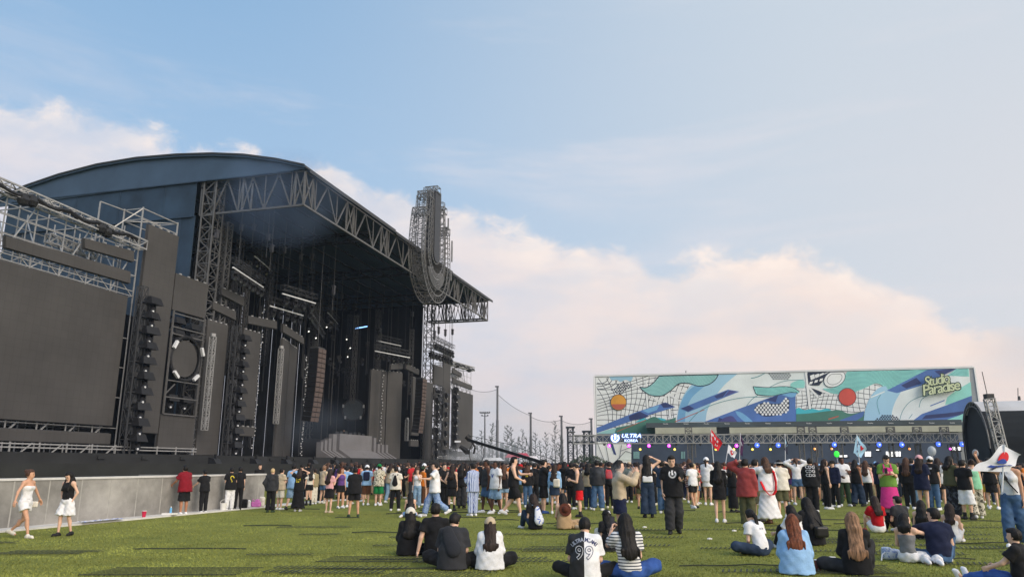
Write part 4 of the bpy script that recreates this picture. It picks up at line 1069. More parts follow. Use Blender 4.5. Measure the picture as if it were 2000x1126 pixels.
def stage_lamp(name, rgb, st, r):
 root = empty(name, (0, 0, 0), '', 'stage lamp', 'coloured lamps under the lattice truss')
 b = MB(); b.cone((0, .35, 0), (0, 0, 0), r * .75, r * 1.05, 12); b.bar((-r * 1.1, .15, 0), (-r * 1.1, .15, .5), .06); b.bar((r * 1.1, .15, 0), (r * 1.1, .15, .5), .06); b.bar((-r * 1.1, .15, .5), (r * 1.1, .15, .5), .06)
 b.build('housing', RUBB, root)
 l = MB(); l.ball((0, -.06, 0), r, 12, sc=(1, .5, 1)); l.build('lens', mat(name + '_lens', emit=rgb, estr=st), root)
 c = MB(); c.ball((0, -.32, 0), r * .3, 10, sc=(1, .4, 1)); c.build('hot_spot', mat(name + '_core', emit=tuple(.6 + .4 * x for x in rgb), estr=2.0), root)
 return root
def lamps():
 n = np.array([TD[1], -TD[0], 0]); rz = math.atan2(TD[1], TD[0])
 kinds = (('magenta_lamp', (.85, .08, .9), 1.6, .22, ((1190, 870), (1228, 870), (1267, 870), (1306, 870), (1437, 870)), 'magenta'),
   ('blue_lamp', (.05, .12, 1.0), 2.0, .28, ((1477, 869), (1518, 869), (1627, 868), (1714, 868), (1758, 868), (1829, 867), (1875, 867)), 'blue'),
   ('yellow_lamp', (1.0, .75, .08), 1.2, .15, ((1250, 877), (1317, 877), (1397, 877), (1432, 877), (1468, 877), (1503, 877)), 'small yellow'),
   ('orange_lamp', (1.0, .35, .08), 1.1, .14, ((1589, 876), (1622, 876), (1773, 876)), 'small orange'),
   ('pink_lamp', (1, .1, .7), 1.3, .15, ((1852, 876), (1985, 876)), 'small pink'))
 words = ('leftmost', 'second', 'third', 'fourth', 'fifth', 'sixth', 'seventh')
 for nm, rgb, st, r, pts, cn in kinds:
  p = stage_lamp(nm, rgb, st, r)
  for i, (px, py) in enumerate(pts):
   o = p if i == 0 else copy_tree(p)
   P = TP(px, py) + (n * .5 if n @ (CAM - TA) > 0 else -n * .5); o.location = tuple(P); o.rotation_euler = (0, 0, rz)
   o['label'] = '%s of the %s lamps glowing under the lattice truss, counted rightwards' % (words[i], cn)
lamps()
def sign():
 n = np.array([TD[1], -TD[0], 0]); n = n if n @ (CAM - TA) > 0 else -n
 def SP(px, py, o):
  r = ray(px, py); q = TA + n * (.7 + o); t = ((q - CAM) @ n) / (r @ n); return CAM + r * t
 c = SP(1222, 855, 0); root = empty('festival_sign', c, 'glowing white ULTRA KOREA sign with a ring logo on the lattice truss', 'sign')
 GL = mat('sign_glow', emit=(.75, .86, 1.0), estr=1.5); BK = mat('sign_back', emit=(.10, .24, .75), estr=.8)
 g = MB(); h = MB();
 for mbx, bold, o in ((h, .07, .0), (g, .0, .14)):
  for body, cx, cy, sx, sy, sh in (('ULTRA', 1232.5, 850.5, 12.4, 10.5, .25), ('KOREA', 1232.5, 859.8, 8.0, 7.2, 0)):
   V, Fc = text_mesh(body, 1.0, bold, sh, 1.02); mbx.add([SP(cx + v[0] * sx, cy - v[1] * sy, o) for v in V], Fc)
  for rr_, ro in (((8.2, 5.3), 0), ):
   e = .9 if mbx is h else 0; R, r_ = rr_[0] + e, rr_[1] - e; A0 = np.linspace(math.radians(-48), math.radians(228), 30)
   mbx.add([SP(1201.5 + R * math.cos(t), 854.5 + R * math.sin(t), o) for t in A0] + [SP(1201.5 + r_ * math.cos(t), 854.5 + r_ * math.sin(t), o) for t in A0], [(i, i + 1, 31 + i, 30 + i) for i in range(29)])
   w = 2.1 + e; mbx.add([SP(x, y, o) for x, y in ((1201.5 - w, 847 - e), (1201.5 + w, 847 - e), (1201.5 + w, 857 + e), (1201.5 - w, 857 + e))], [(0, 1, 2, 3)])
 h.build('halo_plate', BK, root); g.build('letters', GL, root)  # wider blue copy behind the letters stands in for their glow
 k = MB(); k.bar(SP(1195, 862, -.2), SP(1248, 862, -.2), .1); k.build('mount', STEELD, root)
sign()
LITP = mat('screen_lit', emit=(1, .98, .95), estr=1.3)
for i, (x0, n_, y0, y1, st) in enumerate(((1690, 3, 881, 891, 4.2), (1731, 6, 881, 891, 5.0), (1859, 4, 872, 879, 4.6), (1712, 1, 877, 879, 8), (1640, 2, 888, 892, 9))):
 g = MB()
 for k in range(n_): q = [TP(x, y, -2.5) for x, y in ((x0 + k * st, y1), (x0 + k * st + st * .62, y1), (x0 + k * st + st * .62, y0), (x0 + k * st, y0))]; slab_n = np.array([0, .08, 0]); g.hexa(q[:2] + [q[1] + slab_n, q[0] + slab_n] + [q[3], q[2], q[2] + slab_n, q[3] + slab_n])
 b = empty('lit_screen', TP(x0, y1, -2.5), ('white lit slats under the light blue heart flag', 'widest row of white lit slats behind the crowd', 'pinkish lit slats beside the dark arched tent', 'thin white lit strip above the widest slats', 'low white lit boxes left of the heart flag')[i], 'lit screen')
 g.build('slats', LITP, b); g = MB(); g.bar(TP(x0 - 1, y1 + 1, -2.4), TP(x0 + n_ * st + 1, y1 + 1, -2.4), .15); g.build('stand', RUBB, b)

# ---- dark arched tent, mast
TENT = mat('tent_dark', (.012, .014, .016), rough=.95, var=.3, scale=.4); TROOF = flat('tent_roof', (196, 194, 194), .15, .2)
def hangar():
 c = atY(1914, 907, 84); c[2] = 0; ax = np.array([.90, -.30, 0]); ax /= np.linalg.norm(ax); pr = np.array([-ax[1], ax[0], 0])
 root = empty('arched_tent', c + ax * 12, 'dark arched event tent with a pale grey roof right of the pavilion', 'tent')
 prof = [(-5.4, 0), (-5.4, 3.8)] + [(-5.4 * math.cos(t), 3.8 + 4.7 * math.sin(t)) for t in np.linspace(.15, math.pi - .15, 18)] + [(5.4, 3.8), (5.4, 0)]
 P = [c + pr * a + np.array([0, 0, z]) for a, z in prof]; Q = [p + ax * 30 for p in P]
 g = MB(); n = len(P)
 for i in range(n - 1): g.add([P[i], P[i + 1], Q[i + 1], Q[i]], [(0, 1, 2, 3)], 1 if prof[i][1] > 7.0 and prof[i + 1][1] > 7.0 else 0)
 g.add([p + ax * .3 for p in P], [tuple(range(n))], 0); g.build('shell', [TENT, TROOF], root)
 t = MB()
 for k in range(n - 1):
  for o in (0, -.5):
   t.bar(P[k] - ax * .1 + np.array([0, 0, o]), P[k + 1] - ax * .1 + np.array([0, 0, o]), .10)
  t.bar(P[k] - ax * .1, P[k + 1] - ax * .1 - np.array([0, 0, .5]), .07)
 t.build('arch_truss', STEEL, root)
 f = MB()
 for k in range(8): f.bar(P[2] + ax * (1 + k * 3.8) - pr * .1 - np.array([0, 0, 3.6]), P[2] + ax * (1 + k * 3.8) - pr * .1, .12)
 f.build('pole', STEELD, root)
 m = atY(1955, 907, 72); m[2] = 0; z = atY(1950, 778, 72)[2]
 r2 = empty('truss_mast', m, 'pale lattice mast leaning beside the dark arched tent', 'mast')
 t = MB(); t.truss(m + np.array([.6, 0, 0]), m + np.array([-.2, 0, z]), .75, .75, 11, .10, .07); t.build('lattice', STEELW, r2)
 t = MB(); t.box(m + np.array([-.2, 0, z + .2]), (.7, .6, .5)); t.bar(m + np.array([-.3, 0, z]), m + np.array([-.5, 0, z + 2.6]), .05); t.build('lamp_head', RUBB, r2)
 for px, y0, Y, nm in ((1988, 757, 110, 'thin antenna pole rising behind the pale tent roof'), (1878, 795, 90, '')):
  if not nm: continue
  a = atY(px, 907, Y); a[2] = 0; b = atY(px, y0, Y); g = MB(); g.tube([a, b], .05); g.box(b - np.array([0, 0, 1.5]), (.2, .2, .6)); tag(g.build('antenna_pole', STEELD), nm, 'antenna')
hangar()

# ================================================================== net poles, floodlight, trees, small far things
POLE = mat('net_pole', (.12, .12, .135), rough=.5, var=.15, scale=.5)
NETM = mat('net', (.35, .36, .38), var=.1, alpha=.17)
def net_fence():
 NY = 200.0; tops = [(971, 755), (1037, 807), (1098, 813), (1157, 818)]
 nm = ('tallest steel net pole, nearest the stage', 'net pole second from the stage', 'net pole third from the stage', 'net pole beside the painted pavilion')
 TPs = []
 for i, (px, py) in enumerate(tops):
  b = atY(px, 907, NY); b[2] = 0; t = atY(px, py, NY); t[0] = b[0]; TPs.append(t)
  r = empty('net_pole', b, nm[i], 'pole', 'poles of the tall safety net')
  g = MB(); g.cone(b, b * .4 + t * .6, .42, .36, 10); g.cone(b * .4 + t * .6, t, .30, .28, 10); g.build('shaft', POLE, r)
  g = MB(); g.box(t + np.array([-.15, 0, .1]), (1.0, .6, .35)); g.build('cap', POLE, r)
 L0 = atY(905, 752, NY)
 def sheet(a, b, sag, name, label):
  a = a.copy(); b = b.copy(); n = 14; g = MB(); V = []; tp = []
  for k in range(n + 1):
   f = k / n; p = a + (b - a) * f; p[2] -= sag * 4 * f * (1 - f); tp.append(p)
  for p in tp: V += [np.array([p[0], p[1], 0]), p]
  r = empty(name, (a + b) / 2 * np.array([1, 1, 0]), label, 'net', 'tall safety nets between poles')
  g.add(V, [(2 * k, 2 * k + 2, 2 * k + 3, 2 * k + 1) for k in range(n)]); g.build('netting', NETM, r)
  c = MB(); c.tube(tp, .055, 5); c.build('top_rope', POLE, r)
 sheet(L0, TPs[0] - np.array([0, 0, .6]), 1.2, 'safety_net', 'sheer tall net between the stage and the tallest pole')
 sheet(TPs[0] - np.array([0, 0, 1.9]), TPs[1] - np.array([0, 0, .5]), .7, 'safety_net', 'sheer net sloping down from the tallest pole')
 sheet(TPs[1] - np.array([0, 0, .8]), TPs[2] - np.array([0, 0, .8]), .9, 'safety_net', 'sheer net between the second and third poles')
 sheet(TPs[2] - np.array([0, 0, 1.0]), TPs[3] - np.array([0, 0, .6]), .9, 'safety_net', 'sheer net between the third pole and the pavilion')
net_fence()
def floodlight():
 b = atY(947, 907, 160); b[2] = 0; t = atY(947, 806, 160); r = empty('floodlight_mast', b, 'slim floodlight mast with a wide lamp rack beside the stage', 'floodlight')
 g = MB(); g.cone(b, t, .22, .12, 8); g.build('mast', POLE, r)
 g = MB(); g.bar(t + np.array([-1.0, 0, 0]), t + np.array([1.0, 0, 0]), .15); g.bar(t + np.array([-.7, 0, -.6]), t + np.array([.7, 0, -.6]), .12)
 for k in range(6): g.box(t + np.array([-1.0 + .4 * k, -.1, .15]), (.28, .3, .28))
 for k in (-.6, .6): g.box(t + np.array([k, -.1, -.5]), (.3, .3, .3))
 g.build('lamp_rack', POLE, r)
floodlight()
BARK = mat('bark', (.075, .07, .072), rough=.9, var=.3); LEAF = mat('thin_foliage', (.055, .078, .058), rough=.8, var=.35, scale=1.5)
def thin_tree(seed, H):
 rr = random.Random(seed); root = empty('young_tree', (0, 0, 0), '', 'tree', 'thin young trees behind the net')
 t = MB(); pts = [np.array([.12 * math.sin(k * 1.1 + seed), .1 * math.cos(k * .9), H * k / 7]) for k in range(8)]
 for k in range(7): t.cone(pts[k], pts[k + 1], .13 * (1 - k / 7.6), .13 * (1 - (k + 1) / 7.6), 6)
 t.build('trunk', BARK, root)
 c = MB(); lf = MB()
 n = int(H * 3.4)
 for k in range(n):
  z = H * (.16 + .82 * k / n); a = rr.uniform(0, 2 * math.pi); L_ = (H * .15 + .5) * (1 - .72 * (z / H)) * rr.uniform(.55, 1.25)
  d = np.array([math.cos(a), math.sin(a), 0]); p0 = np.array([0, 0, z]) + pts[min(7, int(z / H * 7))] * np.array([1, 1, 0])
  q = [p0, p0 + d * L_ * .4 + np.array([0, 0, L_ * .04]), p0 + d * L_ * .75 + np.array([0, 0, L_ * .22]), p0 + d * L_ + np.array([0, 0, L_ * .5])]
  for i in range(3): c.bar(q[i], q[i + 1], .045 - .01 * i)
  for m in range(int(18 + L_ * 16)):
   f = rr.uniform(.2, 3); i = min(2, int(f)); p = q[i] + (q[i + 1] - q[i]) * (f - i); s = rr.uniform(.06, .15)
   o = np.array([rr.gauss(0, .07), rr.gauss(0, .07), rr.gauss(0, .07)]); e1 = np.array([rr.gauss(0, 1), rr.gauss(0, 1), rr.gauss(0, 1)]); e1 /= np.linalg.norm(e1); e2 = np.cross(e1, d + np.array([0, 0, .3])); e2 /= np.linalg.norm(e2) + 1e-6
   lf.add([p + o - e1 * s, p + o + e2 * s * .6, p + o + e1 * s], [(0, 1, 2)])
 cr = c.build('branches', BARK, root); lf.build('crown', LEAF, root)
 return root
def far_trees():
 protos = [thin_tree(s, H) for s, H in ((1, 9), (2, 11), (3, 7.5), (4, 13))]
 spots = [(921, 858, 0), (932, 852, 2), (940, 838, 1), (961, 824, 1), (957, 850, 2), (990, 828, 1), (999, 832, 0), (1012, 850, 2), (1021, 836, 3), (1027, 852, 0), (1046, 842, 0), (1055, 858, 2), (1067, 842, 1), (1085, 820, 3), (1095, 846, 0), (1127, 848, 2), (1139, 856, 0), (1079, 872, 2), (1005, 862, 0), (1034, 868, 2)]
 used = set()
 tallw = ('short', 'mid sized', 'tall')
 for i, (px, py, k) in enumerate(spots):
  Y = 186 + (i * 37 % 11) if px < 1105 else 178; b = atY(px, 907, Y); b[2] = 0; h = atY(px, py, Y)[2]; H = (9, 11, 7.5, 13)[k]
  o = protos[k] if k not in used else copy_tree(protos[k]); used.add(k); s = h / H; o.location = tuple(b); o.scale = (s, s, s); o.rotation_euler = (0, 0, i * 1.3)
  ref = 'left of the floodlight mast' if px < 945 else 'between floodlight mast and tallest pole' if px < 970 else 'between the tallest and second poles' if px < 1036 else 'between the second and third poles' if px < 1096 else 'beside the far gantry'
  same = [q for q in spots if (('a' if q[0] < 945 else 'b' if q[0] < 970 else 'c' if q[0] < 1036 else 'd' if q[0] < 1096 else 'e') == ('a' if px < 945 else 'b' if px < 970 else 'c' if px < 1036 else 'd' if px < 1096 else 'e'))]
  same.sort(); j = same.index((px, py, k)); od = ('first', 'second', 'third', 'fourth', 'fifth', 'sixth', 'seventh', 'eighth')[j]
  o['label'] = 'thin sparse young tree %s, %s from the stage side' % (ref, od)
far_trees()
def far_bits():
 FB = flat('far_block', (140, 146, 158), .1, .1); FW = flat('far_window', (100, 108, 124))
 for i, (x0, x1, y0, Y) in enumerate(((976, 983, 864, 260), (986, 994, 870, 255), (1000, 1008, 868, 262))):
  a = atY(x0, 907, Y); b = atY(x1, 907, Y); zt = atY(x0, y0, Y)[2]; r = empty('far_building', (a + b) / 2 * np.array([1, 1, 0]), ('hazy grey block left of the other far blocks', 'hazy grey block in the middle of three far blocks', 'hazy grey block nearest the second net pole')[i], 'building', 'far blocks behind the trees')
  g = MB(); g.box(((a[0] + b[0]) / 2, Y + 4, zt / 2), (b[0] - a[0], 8, zt)); g.build('wall', FB, r)
  for k in range(3):
   w = MB(); w.box(((a[0] + b[0]) / 2, Y - .02, zt * (.35 + .2 * k)), ((b[0] - a[0]) * .8, .06, zt * .07)); w.build('window', FW, r)
 for i, (x0, x1, y0, y1, Y, rgb, lb) in enumerate(((986, 1036, 884, 893, 120, (190, 70, 90), 'pinkish red canopy tent behind the crowd near the crane'), (940, 985, 893, 899, 118, (222, 224, 230), 'low white canopy tent behind the crowd by the smoke'), (1030, 1052, 890, 897, 125, (226, 222, 228), 'small white canopy tent right of the red canopy'))):
  a = atY(x0, 907, Y); b = atY(x1, 907, Y); zt = atY(x0, y0, Y)[2]; ze = atY(x0, y1, Y)[2]; c = (a + b) / 2; c[2] = 0; w = (b[0] - a[0]) / 2
  r = empty('canopy_tent', c, lb, 'tent', 'small canopy tents behind the crowd')
  g = MB(); q = [c + np.array([sx * w, sy * w * .6, ze]) for sx, sy in ((-1, -1), (1, -1), (1, 1), (-1, 1))]; tp = [c + np.array([sx * w * .7, 0, zt]) for sx in (-1, 1)]
  g.add(q + tp, [(0, 1, 5, 4), (1, 2, 5), (2, 3, 4, 5), (3, 0, 4)]); g.build('canopy', flat('canopy_%s' % ('red', 'white', 'cream')[i], rgb), r)
  for sx in (-1, 1):
   for sy in (-1, 1): g = MB(); g.bar(c + np.array([sx * w * .97, sy * w * .57, 0]), c + np.array([sx * w * .97, sy * w * .57, ze]), .08); g.build('post', STEELD, r)
 # gantry
 Y = 140; r = empty('gantry', atY(1138, 907, Y) * np.array([1, 1, 0]), 'grey gantry with two lattice towers and a railed walkway left of the pavilion', 'gantry')
 for px, py in ((1115, 834), (1147, 842)):
  b = atY(px, 907, Y); b[2] = 0; t = atY(px, py, Y); t[0] = b[0]; g = MB(); g.truss(b, t, 1.0, 1.0, 9, .16, .09); g.box(t, (1.6, 1.4, .3)); g.build('tower', POLE, r)
 g = MB(); a = atY(1109, 851, Y); b = atY(1190, 851, Y); g.bar(a, b, .15); g.bar(a - np.array([0, 0, 1.1]), b - np.array([0, 0, 1.1]), .25)
 for k in range(29): p = a + (b - a) * k / 28; g.bar(p, p - np.array([0, 0, 1.1]), .07)
 for px in (1109, 1127, 1139, 1157): p = atY(px, 860, Y); g.bar(np.array([p[0], Y, 0]), p, .14)
 g.build('walkway', POLE, r)
 p = atY(1118, 843, Y - 8); g = MB(); g.ball(p, .5, 10, sc=(1.1, .8, .35)); g.tube([p, np.array([p[0], p[1], 0])], .08)
 tag(g.build('park_lamp', POLE), 'dark disc shaped park lamp before the gantry tower', 'lamp')
 # low bushes at the foot
 for i, px in enumerate((925, 1142, 1160)):
  c = atY(px, 907, 125 if i else 150); c[2] = 0; rr = random.Random(i); r = empty('bush', c, ('green bush by the smoke at the stage corner', 'dark green bush below the gantry', 'dark green bush at the pavilion corner')[i], 'bush')
  g = MB(); s_ = MB()
  for k in range(700):
   d = np.array([rr.gauss(0, 1), rr.gauss(0, 1), rr.gauss(0, 1)]); d /= np.linalg.norm(d); p = c + np.array([d[0] * 2.2, d[1] * 1.5, 1.3 + d[2] * 1.2]) * np.array([1, 1, 1]) * 1.0 * (1, 1, 1)[0] * 1.0
   p = c + np.array([d[0] * 2.2, d[1] * 1.5, 1.5 + d[2] * 1.4]) * (1.0); e = np.array([rr.gauss(0, .2), rr.gauss(0, .2), rr.gauss(0, .2)]); f = np.array([rr.gauss(0, .2), rr.gauss(0, .2), rr.gauss(0, .2)])
   g.add([p, p + e, p + f], [(0, 1, 2)])
  g.build('foliage', mat('bush_leaf', (.05, .075, .05), var=.4, scale=1), r); s_.tube([c, c + np.array([0, 0, 1.5])], .08); s_.build('stem', BARK, r)
far_bits()
# ---- camera crane over the crowd
def crane():
 hd = atY(914, 858, 52); bs = atY(1078, 908, 46); tail = bs + (bs - hd) * .22; base = np.array([bs[0], bs[1], 0])
 r = empty('camera_crane', base, 'long black camera crane arm reaching over the crowd beside the stage', 'camera crane')
 g = MB(); g.bar(hd, bs, .14, .18); g.bar(bs, tail, .18, .2); g.tube([hd + np.array([0, 0, .3]), (hd + bs) / 2 + np.array([0, 0, .5]), tail + np.array([0, 0, .3])], .015); g.build('arm', RUBB, r)
 g = MB(); g.tube([hd + np.array([-.1, 0, .2]), hd + np.array([.25, 0, -.1]), hd + np.array([.5, 0, -.5]), hd + np.array([.4, 0, -.95])], .07, 8); g.cone(hd + np.array([-.1, 0, .25]), hd + np.array([.1, 0, .05]), .2, .2, 10); g.build('head_bracket', RUBB, r)
 g = MB(); c = hd + np.array([-.25, -.1, -.65]); d = np.array([.75, 0, -.55]); d /= np.linalg.norm(d); g.cone(c - d * .35, c + d * .2, .12, .2, 10); g.box(c + d * .3, (.32, .3, .3)); g.build('camera', RUBB, r)
 g = MB(); g.box(c - d * .55 + np.array([0, 0, .2]), (.4, .3, .12)); g.build('white_cap', PALE, r)
 g = MB(); q = hd + np.array([.6, 0, -.9]); g.tube([q + np.array([.5 * math.cos(t), 0, .75 * math.sin(t)]) for t in np.linspace(0, 2 * math.pi, 20)], .03, 5); g.build('guard_ring', STEELD, r)
 g = MB(); g.tube([base + np.array([0, 0, .4]), bs], .12, 8)
 for a in (0, 2.1, 4.2): g.tube([base + np.array([0, 0, .9]), base + np.array([.9 * math.cos(a), .9 * math.sin(a), 0.04])], .05)
 g.build('pedestal', RUBB, r); g = MB(); g.box(tail + np.array([0, 0, -.15]), (.5, .4, .5)); g.build('counterweight', RUBB, r)
crane()

# ================================================================== people: signed-distance bodies turned into meshes
class Field:
 def __init__(s, lo, hi, h):
  s.lo = np.asarray(lo, np.float32); s.h = h; n = np.ceil((np.asarray(hi) - s.lo) / h).astype(int) + 1
  s.ax = [s.lo[i] + h * np.arange(n[i], dtype=np.float32) for i in range(3)]; s.f = np.full(tuple(n), .5, np.float32)
 def sub(s, lo, hi):
  sl = []
  for i in range(3):
   a = int(max(0, math.floor((lo[i] - s.lo[i]) / s.h))); b = int(min(len(s.ax[i]), math.ceil((hi[i] - s.lo[i]) / s.h) + 1))
   if b <= a: return None
   sl.append(slice(a, b))
  return tuple(sl)
 def pts(s, sl): return np.meshgrid(*[s.ax[i][sl[i]] for i in range(3)], indexing='ij', sparse=True)
 def put(s, sl, d, k):
  a = s.f[sl]
  if k <= 0: s.f[sl] = np.minimum(a, d)
  else:
   hh = np.clip(.5 + .5 * (a - d) / k, 0, 1); s.f[sl] = a + (d - a) * hh - k * hh * (1 - hh)
 def rc(s, a, b, ra, rb, k=.03, fd=None, fs=1.0, cuts=()):
  a = np.asarray(a, np.float32); b = np.asarray(b, np.float32); m = max(ra, rb) + .07
  sl = s.sub(np.minimum(a, b) - m, np.maximum(a, b) + m)
  if sl is None: return s
  X, Y, Z = s.pts(sl); px, py, pz = X - a[0], Y - a[1], Z - a[2]; ba = b - a
  if fd is not None:
   fd = np.asarray(fd, np.float32); t = (px * fd[0] + py * fd[1] + pz * fd[2]) * (fs - 1); px, py, pz = px + t * fd[0], py + t * fd[1], pz + t * fd[2]
   ba = ba + fd * (ba @ fd) * (fs - 1)
  hh = np.clip((px * ba[0] + py * ba[1] + pz * ba[2]) / max(float(ba @ ba), 1e-8), 0, 1)
  d = np.sqrt((px - ba[0] * hh) ** 2 + (py - ba[1] * hh) ** 2 + (pz - ba[2] * hh) ** 2) - (ra + (rb - ra) * hh)
  for c, n in cuts: d = np.maximum(d, (X - c[0]) * n[0] + (Y - c[1]) * n[1] + (Z - c[2]) * n[2])
  s.put(sl, d, k); return s
 def ell(s, c, r, A=None, k=.03, cuts=()):
  c = np.asarray(c, np.float32); m = max(r) + .07; sl = s.sub(c - m, c + m)
  if sl is None: return s
  X, Y, Z = s.pts(sl); p = (X - c[0], Y - c[1], Z - c[2]); A = np.eye(3) if A is None else A
  q = [p[0] * A[i][0] + p[1] * A[i][1] + p[2] * A[i][2] for i in range(3)]
  k0 = np.sqrt(sum((q[i] / r[i]) ** 2 for i in range(3))); k1 = np.sqrt(sum((q[i] / r[i] ** 2) ** 2 for i in range(3))) + 1e-6
  d = k0 * (k0 - 1) / k1
  for cc, n in cuts: d = np.maximum(d, (X - cc[0]) * n[0] + (Y - cc[1]) * n[1] + (Z - cc[2]) * n[2])
  s.put(sl, d.astype(np.float32), k); return s
 def box(s, c, hs, rad, A=None, k=.0):
  c = np.asarray(c, np.float32); m = float(np.linalg.norm(hs)) + .05; sl = s.sub(c - m, c + m)
  if sl is None: return s
  X, Y, Z = s.pts(sl); p = (X - c[0], Y - c[1], Z - c[2]); A = np.eye(3) if A is None else A
  q = [np.abs(p[0] * A[i][0] + p[1] * A[i][1] + p[2] * A[i][2]) - (hs[i] - rad) for i in range(3)]
  d = np.sqrt(sum(np.maximum(v, 0) ** 2 for v in q)) + np.minimum(np.maximum(np.maximum(q[0], q[1]), q[2]), 0) - rad
  s.put(sl, d.astype(np.float32), k); return s
 def all(s): return np.meshgrid(*s.ax, indexing='ij', sparse=True)
 def carve(s, g): s.f = np.maximum(s.f, -g)
 def folds(s, amp, ph=0.0):
  X, Y, Z = s.all()
  s.f = s.f + amp * (np.sin(31 * X + 19 * Z + ph) * np.sin(23 * Y - 13 * Z + 2 * ph) + .7 * np.sin(47 * Z - 29 * X + 3 * ph) * np.sin(37 * Y + 11 * X))
 def mesh(s):
  f = s.f; f[0] = f[-1] = .5; f[:, 0] = f[:, -1] = .5; f[:, :, 0] = f[:, :, -1] = .5
  sg = f < 0; n = np.array(f.shape) - 1
  C = [(i, j, k) for i in (0, 1) for j in (0, 1) for k in (0, 1)]
  def cs(a, c): return a[c[0]:c[0] + n[0], c[1]:c[1] + n[1], c[2]:c[2] + n[2]]
  cnt = sum(cs(sg, c).astype(np.int8) for c in C); act = np.argwhere((cnt > 0) & (cnt < 8))
  if not len(act): return np.zeros((0, 3)), np.zeros((0, 4), int)
  acc = np.zeros((len(act), 3)); num = np.zeros(len(act)); I, J_, K = act.T
  for a in C:
   for ax in range(3):
    if a[ax]: continue
    b = list(a); b[ax] = 1
    fa = f[I + a[0], J_ + a[1], K + a[2]]; fb = f[I + b[0], J_ + b[1], K + b[2]]; x = (fa < 0) != (fb < 0)
    t = fa[x] / (fa[x] - fb[x]); P = np.repeat(np.array([a], float), x.sum(), 0); P[:, ax] = t
    acc[x] += P; num[x] += 1
  V = (act + acc / num[:, None]) * s.h + s.lo
  vid = -np.ones(tuple(n), int); vid[I, J_, K] = np.arange(len(act)); Fs = []
  for ax in range(3):
   o = [(1, 2), (2, 0), (0, 1)][ax]
   lo = [slice(None)] * 3; hi = [slice(None)] * 3; lo[ax] = slice(0, -1); hi[ax] = slice(1, None)
   e = np.argwhere(sg[tuple(lo)] != sg[tuple(hi)]); e = e[(e[:, o[0]] > 0) & (e[:, o[1]] > 0) & (e[:, o[0]] < n[o[0]]) & (e[:, o[1]] < n[o[1]])]
   if not len(e): continue
   u = np.zeros(3, int); v = np.zeros(3, int); u[o[0]] = 1; v[o[1]] = 1
   g = lambda q: vid[q[:, 0], q[:, 1], q[:, 2]]
   Q = np.stack([g(e - u - v), g(e - v), g(e), g(e - u)], 1); fl = ~sg[e[:, 0], e[:, 1], e[:, 2]]; Q[fl] = Q[fl][:, ::-1]; Fs.append(Q)
  Q = np.concatenate(Fs); Q = Q[(Q >= 0).all(1)]
  # one relaxing pass
  nb = np.zeros_like(V); ct = np.zeros(len(V))
  for a, b in ((0, 1), (1, 2), (2, 3), (3, 0)):
   np.add.at(nb, Q[:, a], V[Q[:, b]]); np.add.at(nb, Q[:, b], V[Q[:, a]]); np.add.at(ct, Q[:, a], 1); np.add.at(ct, Q[:, b], 1)
  V = V * .55 + .45 * nb / np.maximum(ct, 1)[:, None]
  return V, Q
def off_wall(P):      # keeps what stands by the concrete wall in front of it
 v = P @ DV
 if P @ DU < 28.6 and -24 < v < -17.55: P = P * np.array([-17.55 / v, -17.55 / v, 1])
 return P
def nrm(v): v = np.asarray(v, float); return v / max(np.linalg.norm(v), 1e-9)
def quick_mesh(name, V, Q, mats, parent, mi=None):
 me = bpy.data.meshes.new(name); me.vertices.add(len(V)); me.vertices.foreach_set('co', np.asarray(V, np.float32).ravel())
 q = np.asarray(Q, np.int32); me.loops.add(q.size); me.loops.foreach_set('vertex_index', q.ravel()); me.polygons.add(len(q)); me.polygons.foreach_set('loop_start', np.arange(0, q.size, 4, dtype=np.int32))
 me.polygons.foreach_set('use_smooth', np.ones(len(q), bool))
 for m in (mats if isinstance(mats, (list, tuple)) else [mats]): me.materials.append(m)
 if mi is not None: me.polygons.foreach_set('material_index', np.asarray(mi, np.int32))
 me.update(calc_edges=True); me.validate()
 o = bpy.data.objects.new(name, me); COL.objects.link(o); o.parent = parent
 if parent is not None: KIDS.setdefault(parent.name, []).append(o)
 return o
# hands: palm, four unequal fingers bent at the knuckles, thumb from the side of the palm
def hand_mesh(curl):
 F_ = Field((-.07, -.03, -.10), (.07, .21, .06), .0055)
 F_.rc((0, -.02, 0), (0, .02, 0), .024, .026, .01); F_.box((0, .05, 0), (.040, .045, .014), .012, k=.02)
 for i, (x, L_) in enumerate(((-.030, .066), (-.010, .076), (.010, .072), (.029, .056))):
  a = np.array([x, .088, 0]); t1 = curl * .8 + .08 * i * curl; b = a + L_ * .55 * np.array([x * .8, math.cos(t1), -math.sin(t1)]); t2 = curl * 1.9; c = b + L_ * .5 * np.array([0, math.cos(t2), -math.sin(t2)])
  F_.rc(a, b, .0095, .0085, .006); F_.rc(b, c, .0085, .0072, .003)
 a = np.array([-.034, .022, -.004]); b = np.array([-.064, .055, -.018]); c = np.array([-.066 + .02 * curl, .090, -.028 - .02 * curl]); F_.rc(a, b, .013, .0105, .01); F_.rc(b, c, .0105, .0085, .004)
 return F_.mesh()
HANDS = [hand_mesh(.35), hand_mesh(.85)]
